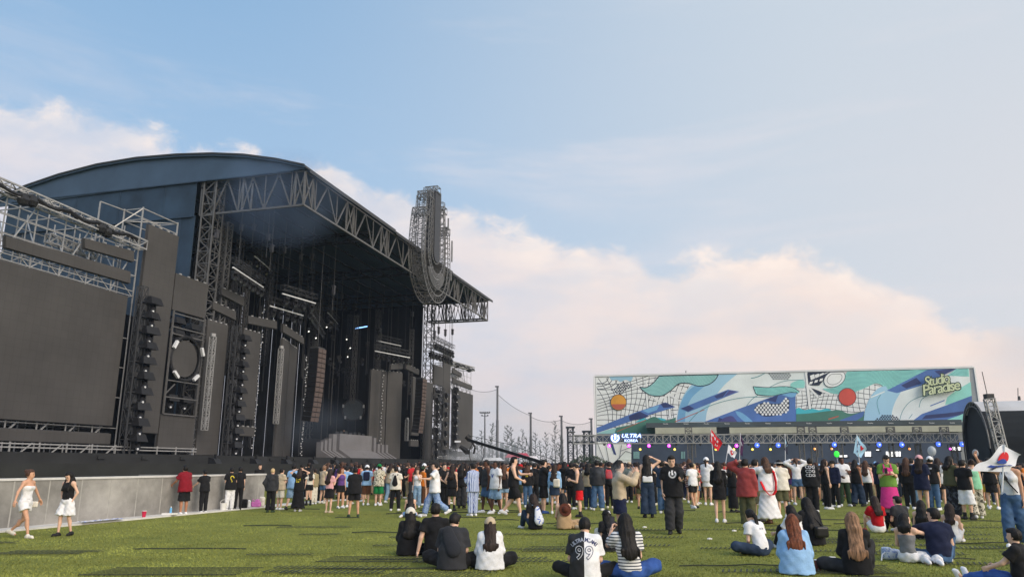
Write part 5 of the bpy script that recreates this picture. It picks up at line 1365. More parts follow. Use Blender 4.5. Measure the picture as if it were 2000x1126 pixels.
ARM = {  # upper and lower arm directions, x outwards, y forwards, z up; last: hand curl
 'down': ((.13, .0, -1), (.04, .14, -1), 0), 'relax': ((.18, -.06, -1), (.0, .28, -1), 0), 'phone': ((.12, .22, -1), (-.38, .85, .38), 1), 'photo': ((.25, .75, -.35), (-.35, .45, .9), 1),
 'hip': ((.45, -.2, -1), (-.42, .30, -1), 1), 'head': ((.85, .10, .55), (-.85, -.10, .42), 1), 'up': ((.35, .30, 1), (.02, .12, 1), 1), 'fwd': ((.10, .75, -.70), (-.10, 1, .05), 1), 'lean': ((.25, .65, -.75), (.05, .9, -.35), 0),
 'out': ((.62, .02, -.78), (.45, .18, -.85), 0), 'back': ((.16, -.42, -1), (.08, -.12, -1), 0), 'swing': ((.10, .42, -1), (-.05, .62, -.9), 0), 'cross': ((.15, .2, -1), (-.75, .5, .12), 1), 'hug': ((.55, .55, -.15), (.15, .95, .05), 0),
 'prop': ((.30, -.35, -1), (.22, -.10, -1), 0), 'lap': ((.18, .32, -1), (-.42, .80, -.42), 1), 'knee': ((.20, .70, -.70), (-.15, .85, -.30), 1), 'flag': ((1, .25, .25), (.25, .35, .9), 1), 'wave': ((.8, .3, .5), (.1, .2, 1), 0), 'drink': ((.2, .5, -.8), (-.35, .55, .85), 1), 'side': ((.9, .2, -.1), (.9, .3, .15), 1),
}
def rotx(v, a): c, s_ = math.cos(a), math.sin(a); return np.array([v[0], v[1] * c - v[2] * s_, v[1] * s_ + v[2] * c])
def rotz(v, a): c, s_ = math.cos(a), math.sin(a); return np.array([v[0] * c - v[1] * s_, v[0] * s_ + v[1] * c, v[2]])
def skeleton(pose='stand', sex='m', arms=('down', 'down'), stride=0.0, lean=0.0, hyaw=0.0, hpitch=0.0, legs='cross', wide=.0, side=0.0, twist=0.0):
 """joints in the person's own frame: +y is where the chest faces, +x the right hand"""
 J = {}; sit = pose == 'sit'; sw = .172 if sex == 'm' else .150; hw = .088
 J['pel'] = np.array([0, 0, .125 if sit else .93]); l0, l1 = (lean * .6 - (.10 if sit else 0), lean) if sit else (lean * .5, lean)
 up0 = np.array([side * .5, math.sin(l0), math.cos(l0)]); up1 = nrm([side, math.sin(l1), math.cos(l1)]); up2 = nrm([side, math.sin(l1 * 1.25), math.cos(l1 * 1.25)])
 J['wai'] = J['pel'] + nrm(up0) * .15; J['che'] = J['wai'] + up1 * .20; J['nb'] = J['che'] + up2 * .165
 J['up'] = up1; rt = nrm(rotz(np.array([1., 0, 0]), twist)); J['rt'] = rt; J['fw'] = nrm(np.cross(up1, rt)); J['pf'] = nrm(np.cross(nrm(up0), np.array([1., 0, 0])))
 hu = nrm(np.array([side * .3, math.sin(l1 * .6), 1.0])); J['hd'] = J['nb'] + hu * .155 + J['fw'] * .018
 fx = rotz(np.array([1., 0, 0]), -hyaw); fy = rotz(np.array([0, math.cos(hpitch), math.sin(hpitch)]), -hyaw); J['hx'], J['hy'] = fx, fy; J['hz'] = np.cross(fx, fy)
 J['hd'] = J['hd'] + fy * .012 * (1 if hpitch < -.2 else 0)
 for sd, s_ in (('R', 1), ('L', -1)):
  ua, la, cu = ARM[arms[0] if sd == 'L' else arms[1]]
  sh = J['nb'] - up2 * .045 + rt * s_ * sw; M_ = lambda v: nrm(rt * s_ * v[0] + J['fw'] * v[1] + np.cross(rt, J['fw']) * v[2])
  J['sh' + sd] = sh; J['el' + sd] = sh + M_(ua) * .275; J['wr' + sd] = J['el' + sd] + M_(la) * .245; J['cu' + sd] = cu
  hip = J['pel'] + np.array([s_ * hw, 0, -.03 if not sit else -.01]); J['hi' + sd] = hip
  if not sit:
   a = s_ * stride * .5; kf = .06 + (abs(stride) * .55 if s_ * stride < 0 else abs(stride) * .15); th = np.array([s_ * (.03 + wide), math.sin(a + kf * .4), -math.cos(a + kf * .4)])
   kn = hip + nrm(th) * .42; sn = np.array([s_ * (.0 + wide * .8), math.sin(a - kf), -math.cos(a - kf)]); an = kn + nrm(sn) * .40; ft = nrm(np.array([s_ * .18, 1, -.55 * max(0, -s_ * stride) ]))
  elif legs == 'cross':
   kn = hip + nrm([s_ * .82, .62, .16]) * .42; an = kn + nrm([-s_ * .95, .28, -.30]) * .38; ft = nrm([-s_ * .6, .6, -.1])
  elif legs == 'knees':
   kn = hip + nrm([s_ * .22, .66, .72]) * .42; an = kn + nrm([-s_ * .05, .42, -.90]) * .40; ft = nrm([s_ * .1, 1, 0])
  elif legs == 'out':
   kn = hip + nrm([s_ * .10, 1, .10]) * .42; an = kn + nrm([s_ * .05, 1, -.17]) * .40; ft = nrm([s_ * .35, .35, 1])
  elif legs == 'kneel':
   kn = hip + nrm([s_ * .35, .95, -.05]) * .40; an = kn + nrm([s_ * .25, -.95, -.12]) * .38; ft = nrm([s_ * .4, -.9, -.1])
  elif legs == 'side':
   kn = hip + nrm([.75 + .1 * s_, .65, .02]) * .42; an = kn + nrm([.25, -.85, -.12]) * .38; ft = nrm([.4, -.8, -.1])
  elif legs == 'half':
   if s_ > 0: kn = hip + nrm([.35, .6, .75]) * .42; an = kn + nrm([.0, .35, -.92]) * .40; ft = nrm([.1, 1, 0])
   else: kn = hip + nrm([-.85, .5, .05]) * .42; an = kn + nrm([.95, .3, -.15]) * .38; ft = nrm([.6, .6, -.1])
  J['kn' + sd], J['an' + sd], J['ft' + sd] = kn, an, ft
 if not sit:
  dz = min(J['anR'][2], J['anL'][2]) - .078
  for k in J:
   if isinstance(J[k], np.ndarray) and k[:2] in ('pe', 'wa', 'ch', 'nb', 'hd', 'sh', 'el', 'wr', 'hi', 'kn', 'an'): J[k] = J[k] - np.array([0, 0, dz])
 else:
  for sd in 'RL':
   for k in ('kn', 'an'): J[k + sd][2] = max(J[k + sd][2], .065)
 J['sit'] = sit; J['sex'] = sex
 return J
JN = ['pel', 'wai', 'che', 'nb', 'hd'] + [a + b for a in ('sh', 'el', 'wr', 'hi', 'kn', 'an') for b in 'RL']
def bounds(J, m=.30): P = np.array([J[k] for k in JN]); return P.min(0) - m, P.max(0) + m
def torso_prims(F_, J, t, lo=0.0, shoulders=True, bust=True):
 m = J['sex'] == 'm'; A = np.array([J['rt'], J['fw'], np.cross(J['rt'], J['fw'])]); B = J.get('bulk', 1.0)
 F_.ell(J['pel'] + np.array([0, 0, .0]), ((.160 if m else .168) * B + t, .118 * B + t, .125 + t), k=.05)
 F_.ell(J['wai'], ((.142 if m else .122) * B + t + lo, .100 * B + t + lo * .7, .15 + t), A, k=.06)
 F_.ell(J['che'], ((.165 if m else .145) * B + t + lo * .4, .112 * B + t + lo * .4, .17 + t), A, k=.06)
 if not m and bust:
  for s_ in (-1, 1): F_.ell(J['che'] + J['rt'] * s_ * .062 + J['fw'] * .085 + J['up'] * .0, (.062 + t * .6, .055 + t * .6, .06 + t * .6), A, k=.04)
 if shoulders:
  F_.rc(J['shL'], J['shR'], .058 + t, .058 + t, .05, J['fw'], 1.1)
  for s_ in 'LR': F_.rc(J['nb'] + J['up'] * .02, J['sh' + s_], .048 + t * .7, .05 + t, .04)
def make_body(J, h, root, color, name='body', bare=True):
 lo, hi = bounds(J); F_ = Field(lo, hi, h); torso_prims(F_, J, 0); m = J['sex'] == 'm'; q = (1.0 if m else .87) * (J.get('bulk', 1) * .5 + .5)
 F_.rc(J['nb'] - J['up'] * .02, J['hd'] - J['hz'] * .05, .056 * q, .052 * q, .03)
 H = np.array([J['hx'], J['hy'], J['hz']]); c = J['hd']; at = lambda x, y, z: c + J['hx'] * x + J['hy'] * y + J['hz'] * z
 F_.ell(c + J['hz'] * .018, (.077, .096, .104), H, k=.02); F_.ell(at(0, .034, -.058), (.054, .056, .060), H, k=.04)
 F_.ell(at(0, .098, -.018), (.013, .019, .024), H, k=.012)
 for s_ in (-1, 1): F_.ell(at(s_ * .080, -.004, -.012), (.011, .020, .030), H, k=.008)
 for sd in 'RL':
  F_.rc(J['sh' + sd], J['el' + sd], .052 * q, .040 * q, .035); F_.rc(J['el' + sd], J['wr' + sd], .041 * q, .027 * q, .015)
  F_.rc(J['hi' + sd], J['kn' + sd], .088 * (1 if m else .97), .055 * q, .03); ka = J['kn' + sd] * .68 + J['an' + sd] * .32; bk = nrm(np.cross(nrm(J['an' + sd] - J['kn' + sd]), J['rt']))
  F_.rc(J['kn' + sd], J['an' + sd], .054 * q, .035 * q, .02); F_.ell(ka - bk * .016 * (-1 if bk[1] < 0 else 1), (.048 * q, .048 * q, .10), k=.03)
  F_.rc(J['an' + sd] - np.array([0, 0, .035]) - J['ft' + sd] * .03, J['an' + sd] + J['ft' + sd] * .13 - np.array([0, 0, .045]), .036, .028, .02)
 V, Q = F_.mesh()
 for sd, s_ in (('R', 1), ('L', -1)):
  hv, hq = HANDS[J['cu' + sd]]; d = nrm(J['wr' + sd] - J['el' + sd]); inn = -J['rt'] * s_; pn = nrm(inn - d * (inn @ d) + 1e-3 * J['fw']); xx = np.cross(d, -pn)
  hvv = hv.copy();
  if (xx @ J['fw']) * -1 < 0: pass
  hvv[:, 0] *= -s_ if True else 1
  xx = np.cross(pn, d) * s_ * -1
  hvv = J['wr' + sd] + (hvv[:, :1] * xx + hvv[:, 1:2] * d - hvv[:, 2:3] * pn) * .96
  qq = hq.copy()
  B_ = np.array([xx, d, -pn]);
  if np.linalg.det(B_) * (-s_) < 0: qq = qq[:, ::-1]
  Q = np.concatenate([Q, qq + len(V)]); V = np.concatenate([V, hvv])
 o = quick_mesh(name, V, Q, SKIN, root); o.color = (*color, 1); return o
def sole_z(J): return .018 if J['sit'] else None
def garment_top(J, h, root, kind, color, mtl, sleeve=.62, hem=.10, loose=.02, name=None, t=.014, cuts=(), split=None, seed=0):
 lo, hi = bounds(J); F_ = Field(lo, hi, h); m = J['sex'] == 'm'; up = J['up']; A = np.array([J['rt'], J['fw'], np.cross(J['rt'], J['fw'])]); B = J.get('bulk', 1.0)
 hemP = J['pel'] - nrm(J['wai'] - J['pel']) * (hem - .02); hn = -nrm(J['wai'] - J['pel']) if not J['sit'] else np.array([0, 0, -1.]);
 if J['sit'] and hem > .05: hemP = np.array([0, 0, .02])
 if hem < -.02: hemP = J['wai'] + up * (-hem - .15)
 cut = ((hemP, hn),); tt = t
 if kind != 'tube':
  torso_prims(F_, J, tt, loose, shoulders=kind not in ('tank',))
  if kind == 'tank':
   for s_ in (-1, 1): F_.rc(J['che'] + up * .06 + J['rt'] * s_ * .085 + J['fw'] * .07, J['nb'] - up * .005 + J['rt'] * s_ * .075, .040, .034, .03); F_.rc(J['che'] + up * .06 + J['rt'] * s_ * .085 - J['fw'] * .07, J['nb'] - up * .005 + J['rt'] * s_ * .075, .044, .034, .03)
 else: torso_prims(F_, J, tt, 0, shoulders=False)
 if hem > .03:
  w0 = (.162 if m else .158) * B + t + loose; w1 = w0 + loose * .8 + (.02 if hem > .3 else 0)
  F_.rc(J['wai'], hemP - hn * .0, w0, w1, .05, J['pf'], 1.38)
 X, Y, Z = F_.all(); c, n = cut[0]; F_.f = np.maximum(F_.f, (X - c[0]) * n[0] + (Y - c[1]) * n[1] + (Z - c[2]) * n[2])
 if kind == 'tube':
  c = J['che'] + up * .045; F_.f = np.maximum(F_.f, (X - c[0]) * up[0] + (Y - c[1]) * up[1] + (Z - c[2]) * up[2])
 if kind in ('tee', 'long'):
  for sd in 'RL':
   sh, el, wr = J['sh' + sd], J['el' + sd], J['wr' + sd]
   if kind == 'tee':
    e = sh + (el - sh) * sleeve; d = nrm(el - sh); F_.rc(sh, sh + (el - sh) * (sleeve + .05), .060 + t, .056 + t + loose * .9, .03, cuts=((e, d),))
   else:
    F_.rc(sh, el, .058 + t, .050 + t + loose * .5, .03); e = el + (wr - el) * .97; d = nrm(wr - el); F_.rc(el, el + (wr - el) * 1.05, .049 + t + loose * .5, .038 + t + loose * .35, .02, cuts=((e, d),))
 for g in cuts: F_.f = np.maximum(F_.f, (X - g[0][0]) * g[1][0] + (Y - g[0][1]) * g[1][1] + (Z - g[0][2]) * g[1][2])
 F_.folds(.0028 + loose * .07, seed); V, Q = F_.mesh()
 mi = None
 if split is not None: ctr = V[Q].mean(1); mi = split(ctr)
 o = quick_mesh(name or 'top', V, Q, mtl, root, mi); o.color = (*color, 1); return o
def garment_bottom(J, h, root, kind, color, mtl, length=1.0, loose=.012, flare=0.0, name=None, seed=0):
 lo, hi = bounds(J); F_ = Field(lo, hi, h); t = .012; m = J['sex'] == 'm'; wz = J['pel'] + nrm(J['wai'] - J['pel']) * .10; wn = nrm(J['wai'] - J['pel']); B = J.get('bulk', 1.0)
 F_.ell(J['pel'], ((.160 if m else .168) * B + t, .120 * B + t, .135 + t), k=.04); F_.ell(J['wai'], ((.142 if m else .124) * B + t, .10 * B + t, .15), k=.05)
 X, Y, Z = F_.all(); F_.f = np.maximum(F_.f, (X - wz[0]) * wn[0] + (Y - wz[1]) * wn[1] + (Z - wz[2]) * wn[2])
 if kind in ('pants', 'shorts'):
  for sd in 'RL':
   hp, kn, an = J['hi' + sd], J['kn' + sd], J['an' + sd]
   if kind == 'shorts':
    e = hp + (kn - hp) * length; d = nrm(kn - hp); F_.rc(hp, hp + (kn - hp) * (length + .08), .094 + t, .072 + t + loose * 1.6 + .02 * (1 - length), .025, cuts=((e, d),))
   else:
    F_.rc(hp, kn, .092 + t, .062 + t + loose, .025); e = kn + (an - kn) * (.96 * length); d = nrm(an - kn); F_.rc(kn, kn + (an - kn) * (1.04 * length), .060 + t + loose, .044 + t + loose + flare, .02, cuts=((e, d),))
 else:
  kn = (J['knR'] + J['knL']) / 2; an = (J['anR'] + J['anL']) / 2; full = length > 1
  e = J['pel'] + (kn - J['pel']) * length if not full else kn + (an - kn) * (length - 1); d = nrm(e - J['pel'])
  F_.rc(J['pel'] + wn * .03, e + d * .05, .150 + t, .185 + loose + flare, .04, J['pf'], 1.30, cuts=((e, d),))
 if J['sit']: F_.f = np.maximum(F_.f, .016 - Z + 0 * X)
 F_.folds(.003 + loose * .12, seed + 1.7); V, Q = F_.mesh(); o = quick_mesh(name or kind, V, Q, mtl, root); o.color = (*color, 1); return o
def make_shoes(J, h, root, color, boot=0.0, name='shoe'):
 for sd in 'RL':
  a = J['an' + sd]; f = J['ft' + sd]; F_ = Field(a - .26, a + .30, min(h, .016)); up = np.array([0, 0, 1.])
  sl = nrm(J['kn' + sd] - a); dn = -sl if not J['sit'] else (nrm(-sl + 0 * f))
  b = a + dn * .036; F_.rc(b - f * .045, b + f * .13, .046, .040, .03); F_.rc(a, b, .046, .046, .02)
  F_.rc(b - f * .055 + dn * .022, b + f * .15 + dn * .026, .036, .034, .015)
  if boot: F_.rc(a, a + sl * boot, .048, .054, .02)
  z0 = .004
  if not J['sit'] or True: X, Y, Z = F_.all(); F_.f = np.maximum(F_.f, z0 - Z + 0 * X)
  V, Q = F_.mesh(); o = quick_mesh(name if not boot else 'boot', V, Q, SHOE, root); o.color = (*color, 1)
def make_hair(J, h, root, style, color, seed=0, ln=.3):
 H = np.array([J['hx'], J['hy'], J['hz']]); c = J['hd']; at = lambda x, y, z: c + J['hx'] * x + J['hy'] * y + J['hz'] * z
 lo, hi = bounds(J, .22); lo = np.maximum(lo, np.minimum(c - .45 - ln, c - .3)); lo[2] = c[2] - .24 - ln * 1.15; F_ = Field(np.minimum(lo, c - .28), np.maximum(c + .24, c + .2), min(h, .016)) if True else None
 vol = .007 if style == 'buzz' else .013 if style == 'short' else .018
 F_.ell(at(0, -.010, .022), (.080 + vol, .098 + vol, .106 + vol), H, k=.02)
 X, Y, Z = F_.all(); f = (X - c[0]) * J['hy'][0] + (Y - c[1]) * J['hy'][1] + (Z - c[2]) * J['hy'][2]; z = (X - c[0]) * J['hz'][0] + (Y - c[1]) * J['hz'][1] + (Z - c[2]) * J['hz'][2]; x = (X - c[0]) * J['hx'][0] + (Y - c[1]) * J['hx'][1] + (Z - c[2]) * J['hx'][2]
 if style in ('short', 'buzz', 'tied', 'bun'):
  F_.carve(np.maximum(.018 - f, z - (.060 if style != 'tied' else .075))); zz = -.055 if style in ('short',) else -.035
  F_.f = np.maximum(F_.f, (zz - z) + np.clip(f, 0, .1) * .9)
  if style == 'short': F_.ell(at(.01, .055, .095), (.07, .05, .035), H, k=.03)
  if style == 'tied':
   F_.rc(at(0, -.10, .03), at(0, -.14, -.05), .035, .035, .03); F_.rc(at(0, -.14, -.05), at(0.01, -.12, -.12 - ln), .038, .018, .03)
  if style == 'bun': F_.ell(at(0, -.10, .09), (.05, .05, .048), H, k=.02)
 else:
  F_.carve(np.maximum(.036 - f, z - .068))
  bk = -J['fw']; nbp = J['nb'] + bk * .085 + J['up'] * .03; end = J['nb'] + bk * (.165) - J['up'] * ln + np.array([0, 0, 0])
  F_.rc(at(0, -.045, -.02), nbp, .088, .082, .05, J['hy'], 1.15); F_.rc(nbp, end, .112, .085 + .025 * (ln > .2), .05, J['fw'], 2.9); F_.rc(nbp + J['rt'] * .03, end - J['rt'] * .04 - J['up'] * .05, .08, .03, .03, J['fw'], 2.0); F_.rc(nbp - J['rt'] * .03, end + J['rt'] * .055 - J['up'] * .03, .08, .025, .03, J['fw'], 2.0)
  for i_ in range(7):
   xx = (i_ - 3) * (.030 + .010 * (ln > .2)); dz = .05 + .035 * abs(math.sin(seed + i_ * 2.3)); F_.rc(end + J['rt'] * xx + J['up'] * .03, end + J['rt'] * xx * 1.08 - J['up'] * dz + bk * .005, .030, .007, .02)
  for s_ in (-1, 1): F_.rc(at(s_ * .072, -.005, .02), at(s_ * .080, -.015, -.13 - min(ln, .12)), .034, .030, .03)
  F_.carve(np.maximum(np.maximum(.040 - f, z - .062), np.abs(x) - .062))
  if style == 'front':
   for s_ in (-1, 1): F_.rc(at(s_ * .085, .03, -.08), J['che'] + J['rt'] * s_ * .10 + J['fw'] * .13 - J['up'] * .05, .04, .03, .03)
 ang = np.arctan2(x, -f + .02); F_.f = F_.f + .0032 * np.sin(ang * 21 + z * 9 + seed) + .0045 * np.sin(x * 130 + z * 12 + seed) * np.clip(-z * 6, .2, 1)
 V, Q = F_.mesh(); o = quick_mesh('hair', V, Q, HAIR, root); o.color = (*color, 1); return o
def make_cap(J, h, root, color, back=False, beanie=False, name='cap', bucket=False):
 H = np.array([J['hx'], J['hy'], J['hz']]); c = J['hd']; at = lambda x, y, z: c + J['hx'] * x + J['hy'] * y + J['hz'] * z
 F_ = Field(c - .32, c + .32, min(h, .014)); z0 = .022 if not beanie else -.005
 F_.ell(at(0, -.012, .030), (.108, .126, .122), H, cuts=((at(0, 0, z0), -J['hz']),), k=0)
 if not beanie:
  s_ = -1 if back else 1
  if bucket: F_.ell(at(0, -.01, .02), (.155, .17, .018), H, k=.03)
  else: F_.ell(at(0, -.012 + s_ * .135, .030), (.074, .085, .013), H, k=.02)
  F_.ell(at(0, -.012, .152), (.012, .012, .008), H, k=.005)
  if back is None or back is False:       # opening at the back of the cap
   g = at(0, -.125, .035); X, Y, Z = F_.all(); F_.carve(np.sqrt((X - g[0]) ** 2 + (Y - g[1]) ** 2 + (Z - g[2]) ** 2) - .034)
 V, Q = F_.mesh(); o = quick_mesh(name, V, Q, FAB, root); o.color = (*color, 1); return o
def make_face(J, root, glasses=False):
 H = np.array([J['hx'], J['hy'], J['hz']]); c = J['hd']; at = lambda x, y, z: c + J['hx'] * x + J['hy'] * y + J['hz'] * z
 e = MB(); A = H
 for s_ in (-1, 1): e.box(at(s_ * .031, .0865, .004), (.026, .012, .011), A);
 o = e.build('eyes', [EYE]) ; o.parent = root; KIDS.setdefault(root.name, []).append(o)
 e = MB()
 for s_ in (-1, 1): e.box(at(s_ * .032, .091, .028), (.034, .010, .008), A)
 o = e.build('eyebrows', [EYE]); o.parent = root; KIDS.setdefault(root.name, []).append(o)
 e = MB(); e.ball(at(0, .088, -.062), .024, 8, sc=(1, .55, .36)); o = e.build('mouth', [LIP]); o.parent = root; KIDS.setdefault(root.name, []).append(o)
 if glasses:
  e = MB(); e.box(at(0, .1, .004), (.13, .014, .036), A); o = e.build('sunglasses', [EYE]); o.parent = root; KIDS.setdefault(root.name, []).append(o)
SKIN = mat('skin', rough=.55, var=.06, scale=9, objcol=True, spec=.35)
b_ = SKIN.node_tree.nodes['Principled BSDF']; b_.inputs['Subsurface Weight'].default_value = .0
FAB = mat('cloth', rough=.85, var=.14, scale=7, bump=.25, bscale=38, objcol=True, spec=.2, sheen=.05)
DENIM = mat('denim', rough=.85, var=.35, scale=5, bump=.2, bscale=60, objcol=True, spec=.2)
HAIR = mat('hair_strands', rough=.58, var=.75, scale=34, bump=.6, bscale=40, objcol=True, spec=.28, stretch=(1, 1, .12))
SHOE = mat('shoe_leather', rough=.6, var=.1, scale=8, objcol=True, spec=.3)
EYE = mat('eye_dark', (.02, .015, .014), rough=.3, var=.1); LIP = mat('lip', (.33, .10, .09), rough=.5, var=.1)
def pattern_mat(name, c1, c2, kind, period=.04, duty=.5, axis=2):
 m = bpy.data.materials.new(name); m.use_nodes = True; nt = m.node_tree; N = nt.nodes; L = nt.links; b = N['Principled BSDF']; b.inputs['Roughness'].default_value = .85; b.inputs['Specular IOR Level'].default_value = .2
 tc = N.new('ShaderNodeTexCoord'); mx = N.new('ShaderNodeMix'); mx.data_type = 'RGBA'; mx.inputs[6].default_value = (*c1, 1); mx.inputs[7].default_value = (*c2, 1)
 if kind == 'stripe':
  sp = N.new('ShaderNodeSeparateXYZ'); L.new(tc.outputs['Object'], sp.inputs[0]); a = N.new('ShaderNodeMath'); a.operation = 'DIVIDE'; L.new(sp.outputs[axis], a.inputs[0]); a.inputs[1].default_value = period
  f = N.new('ShaderNodeMath'); f.operation = 'FRACT'; L.new(a.outputs[0], f.inputs[0]); g = N.new('ShaderNodeMath'); g.operation = 'LESS_THAN'; L.new(f.outputs[0], g.inputs[0]); g.inputs[1].default_value = duty; L.new(g.outputs[0], mx.inputs[0])
 else:
  n = N.new('ShaderNodeTexNoise'); n.inputs['Scale'].default_value = 1 / period; n.inputs['Detail'].default_value = 2; n.inputs['Distortion'].default_value = 1.5; L.new(tc.outputs['Object'], n.inputs['Vector'])
  g = N.new('ShaderNodeMath'); g.operation = 'GREATER_THAN'; L.new(n.outputs[0], g.inputs[0]); g.inputs[1].default_value = duty; L.new(g.outputs[0], mx.inputs[0])
 L.new(mx.outputs[2], b.inputs['Base Color']); return m
K = {k: lin(*v) for k, v in dict(black=(30, 30, 33), charcoal=(52, 53, 57), grey=(120, 122, 126), white=(232, 232, 236), offwhite=(222, 216, 204), beige=(196, 178, 152), tan=(178, 150, 116), red=(186, 24, 34), brightred=(214, 32, 40), darkred=(128, 24, 38), brick=(150, 66, 66), pink=(222, 168, 172), hotpink=(214, 62, 140),
 navy=(30, 36, 62), blue=(52, 84, 150), lightblue=(150, 190, 232), denim=(76, 104, 140), palden=(140, 170, 200), darkden=(48, 62, 84), green=(28, 120, 66), olive=(86, 86, 62), limegreen=(110, 150, 66), mint=(150, 216, 178), orange=(206, 116, 40), yellow=(220, 176, 50), purple=(96, 66, 130), brown=(92, 62, 44), khaki=(150, 138, 108), darkgreen=(46, 66, 48)).items()}
HC = {k: lin(*v) for k, v in dict(black=(26, 23, 23), darkbrown=(46, 34, 30), brown=(78, 54, 42), auburn=(106, 58, 36), lightbrown=(134, 102, 78), blond=(190, 165, 125)).items()}
SK = {k: lin(*v) for k, v in dict(fair=(226, 184, 160), mid=(206, 158, 130), tan=(176, 124, 96), dark=(96, 64, 50)).items()}
WORD = {'palden': 'pale denim', 'darkden': 'dark denim', 'denim': 'denim', 'lightblue': 'light blue', 'offwhite': 'off-white', 'brightred': 'bright red', 'darkred': 'dark red', 'hotpink': 'bright pink', 'limegreen': 'lime green', 'darkgreen': 'dark green', 'darkbrown': 'dark brown', 'lightbrown': 'light brown'}
PEOPLE = []
TOPN = {'tee': 't_shirt', 'long': 'long_sleeve_shirt', 'tank': 'tank_top', 'tube': 'tube_top'}
def build_person(root, J, h, skin='fair', top=('tee', 'black'), bottom=('pants', 'black'), hair=('short', 'black'), shoes='white', cap=None, face=False, seed=0, boot=0, bulk=1.0):
 J['bulk'] = bulk; parts = {}
 parts['body'] = make_body(J, h, root, SK[skin])
 if top:
  d = dict(top[2]) if len(top) > 2 else {}; mt = d.pop('mat', FAB); nm = d.pop('name', TOPN.get(top[0], 'top')); parts['top'] = garment_top(J, h, root, top[0], K.get(top[1], (.5, .5, .5)), mt, name=nm, seed=seed, **d)
 if bottom:
  d = dict(bottom[2]) if len(bottom) > 2 else {}; mt = d.pop('mat', DENIM if 'den' in bottom[1] else FAB); nm = d.pop('name', {'pants': 'trousers', 'shorts': 'shorts', 'skirt': 'skirt'}[bottom[0]]); parts['bottom'] = garment_bottom(J, h, root, bottom[0], K.get(bottom[1], (.5, .5, .5)), mt, name=nm, seed=seed, **d)
 if hair: parts['hair'] = make_hair(J, h, root, hair[0], HC[hair[1]], seed, *(hair[2:3]))
 if shoes: make_shoes(J, h, root, K[shoes], boot)
 if cap: parts['cap'] = make_cap(J, h, root, K[cap[0]], **(cap[1] if len(cap) > 1 else {}))
 if face: make_face(J, root, glasses=face == 'sun')
 return parts
def person(px, feet, topy, face_deg, label, group=None, sex='m', pose='stand', skin='fair', top=('tee', 'black'), bottom=('pants', 'black'), hair=('short', 'black'), shoes='white', cap=None, arms=('down', 'down'), stride=0, lean=0, hyaw=0, hpitch=0, legs='cross', wide=0.0, side=0, twist=0, bulk=1.0, boot=0, sc=None, face=None, behind=False):
 P = ground(px, feet) if behind else off_wall(ground(px, feet)); J = skeleton(pose, sex, arms, stride, lean, hyaw, hpitch, legs, wide, side, twist); zt = J['hd'][2] + .145
 s_ = sc or float(np.clip(atY(px, topy, P[1])[2] / zt, .86, 1.14)); az = math.atan2(P[0], P[1])
 root = empty('person', P, label, 'person', group, rz=-(math.radians(face_deg) + az)); root.scale = (s_, s_, s_)
 h = float(np.clip(P[1] * .0010, .0125, .023)); fz = math.cos(math.radians(face_deg) + hyaw) < .45 if face is None else face
 parts = build_person(root, J, h, skin, top, bottom, hair, shoes, cap, fz and (face or True), seed=px * .37, bulk=bulk, boot=boot)
 rec = dict(root=root, J=J, P=P, s=s_, rz=root.rotation_euler[2], parts=parts, px=px, feet=feet, label=label); PEOPLE.append(rec); return rec
def wp(rec, p):      # person's own frame -> world
 v = rotz(np.asarray(p, float) * rec['s'], rec['rz']); return rec['P'] + v
def decal(rec, part, V2, Fc, mtl, at, size, back=True, name='print', off=.006, sub=True):
 """flat lettering pressed on to the front or back of a garment"""
 o = rec['parts'][part]; me = o.data; bv = BVHTree.FromPolygons([v.co[:] for v in me.vertices], [tuple(p.vertices) for p in me.polygons]); out = []; sx = 1 if back else -1; y0 = -1.2 if back else 1.2
 for v in V2:
  x, z = at[0] + v[0] * size * sx, at[1] + v[1] * size; loc, n, i, d = bv.ray_cast(Vector((x, y0, z)), Vector((0, 1 if back else -1, 0)))
  if loc is None: loc = Vector((x, 0, z))
  out.append((loc.x, loc.y + (-off if back else off), loc.z))
 d = link_mesh(name, out, Fc, mtl, o); return d
def held(rec, hand, name, label, cat, fn):
 J = rec['J']; d = nrm(J['wr' + hand] - J['el' + hand]); p = J['wr' + hand] + d * .085; g = MB(); fn(g, p, d, J)
 V = np.array([wp(rec, v) for v in g.V]); ctr = (V.min(0) + V.max(0)) / 2
 return tag(link_mesh(name, V - ctr, g.F, g.mats, None, g.M, loc=ctr), label, cat)
def soft(rec, name, label, cat, fn, color, mtl=None, group=None, strap=None):
 """a soft bag worn by somebody: its own thing, with its straps as parts"""
 J = rec['J']; lo, hi = bounds(J, .35); F_ = Field(lo, hi, .016); fn(F_, J); V, Q = F_.mesh(); V = np.array([wp(rec, v) for v in V]); c = V.mean(0); c[2] = V[:, 2].min()
 r = empty(name, c, label, cat, group); o = quick_mesh('bag_body', V - c, Q, mtl or FAB, r); o.color = (*color, 1)
 if strap:
  g = MB()
  for pts in strap(J): g.tube([wp(rec, p) - c for p in pts], .014, 5)
  o = link_mesh('strap', g.V, g.F, FAB, r); o.color = (*color, 1)
 return r

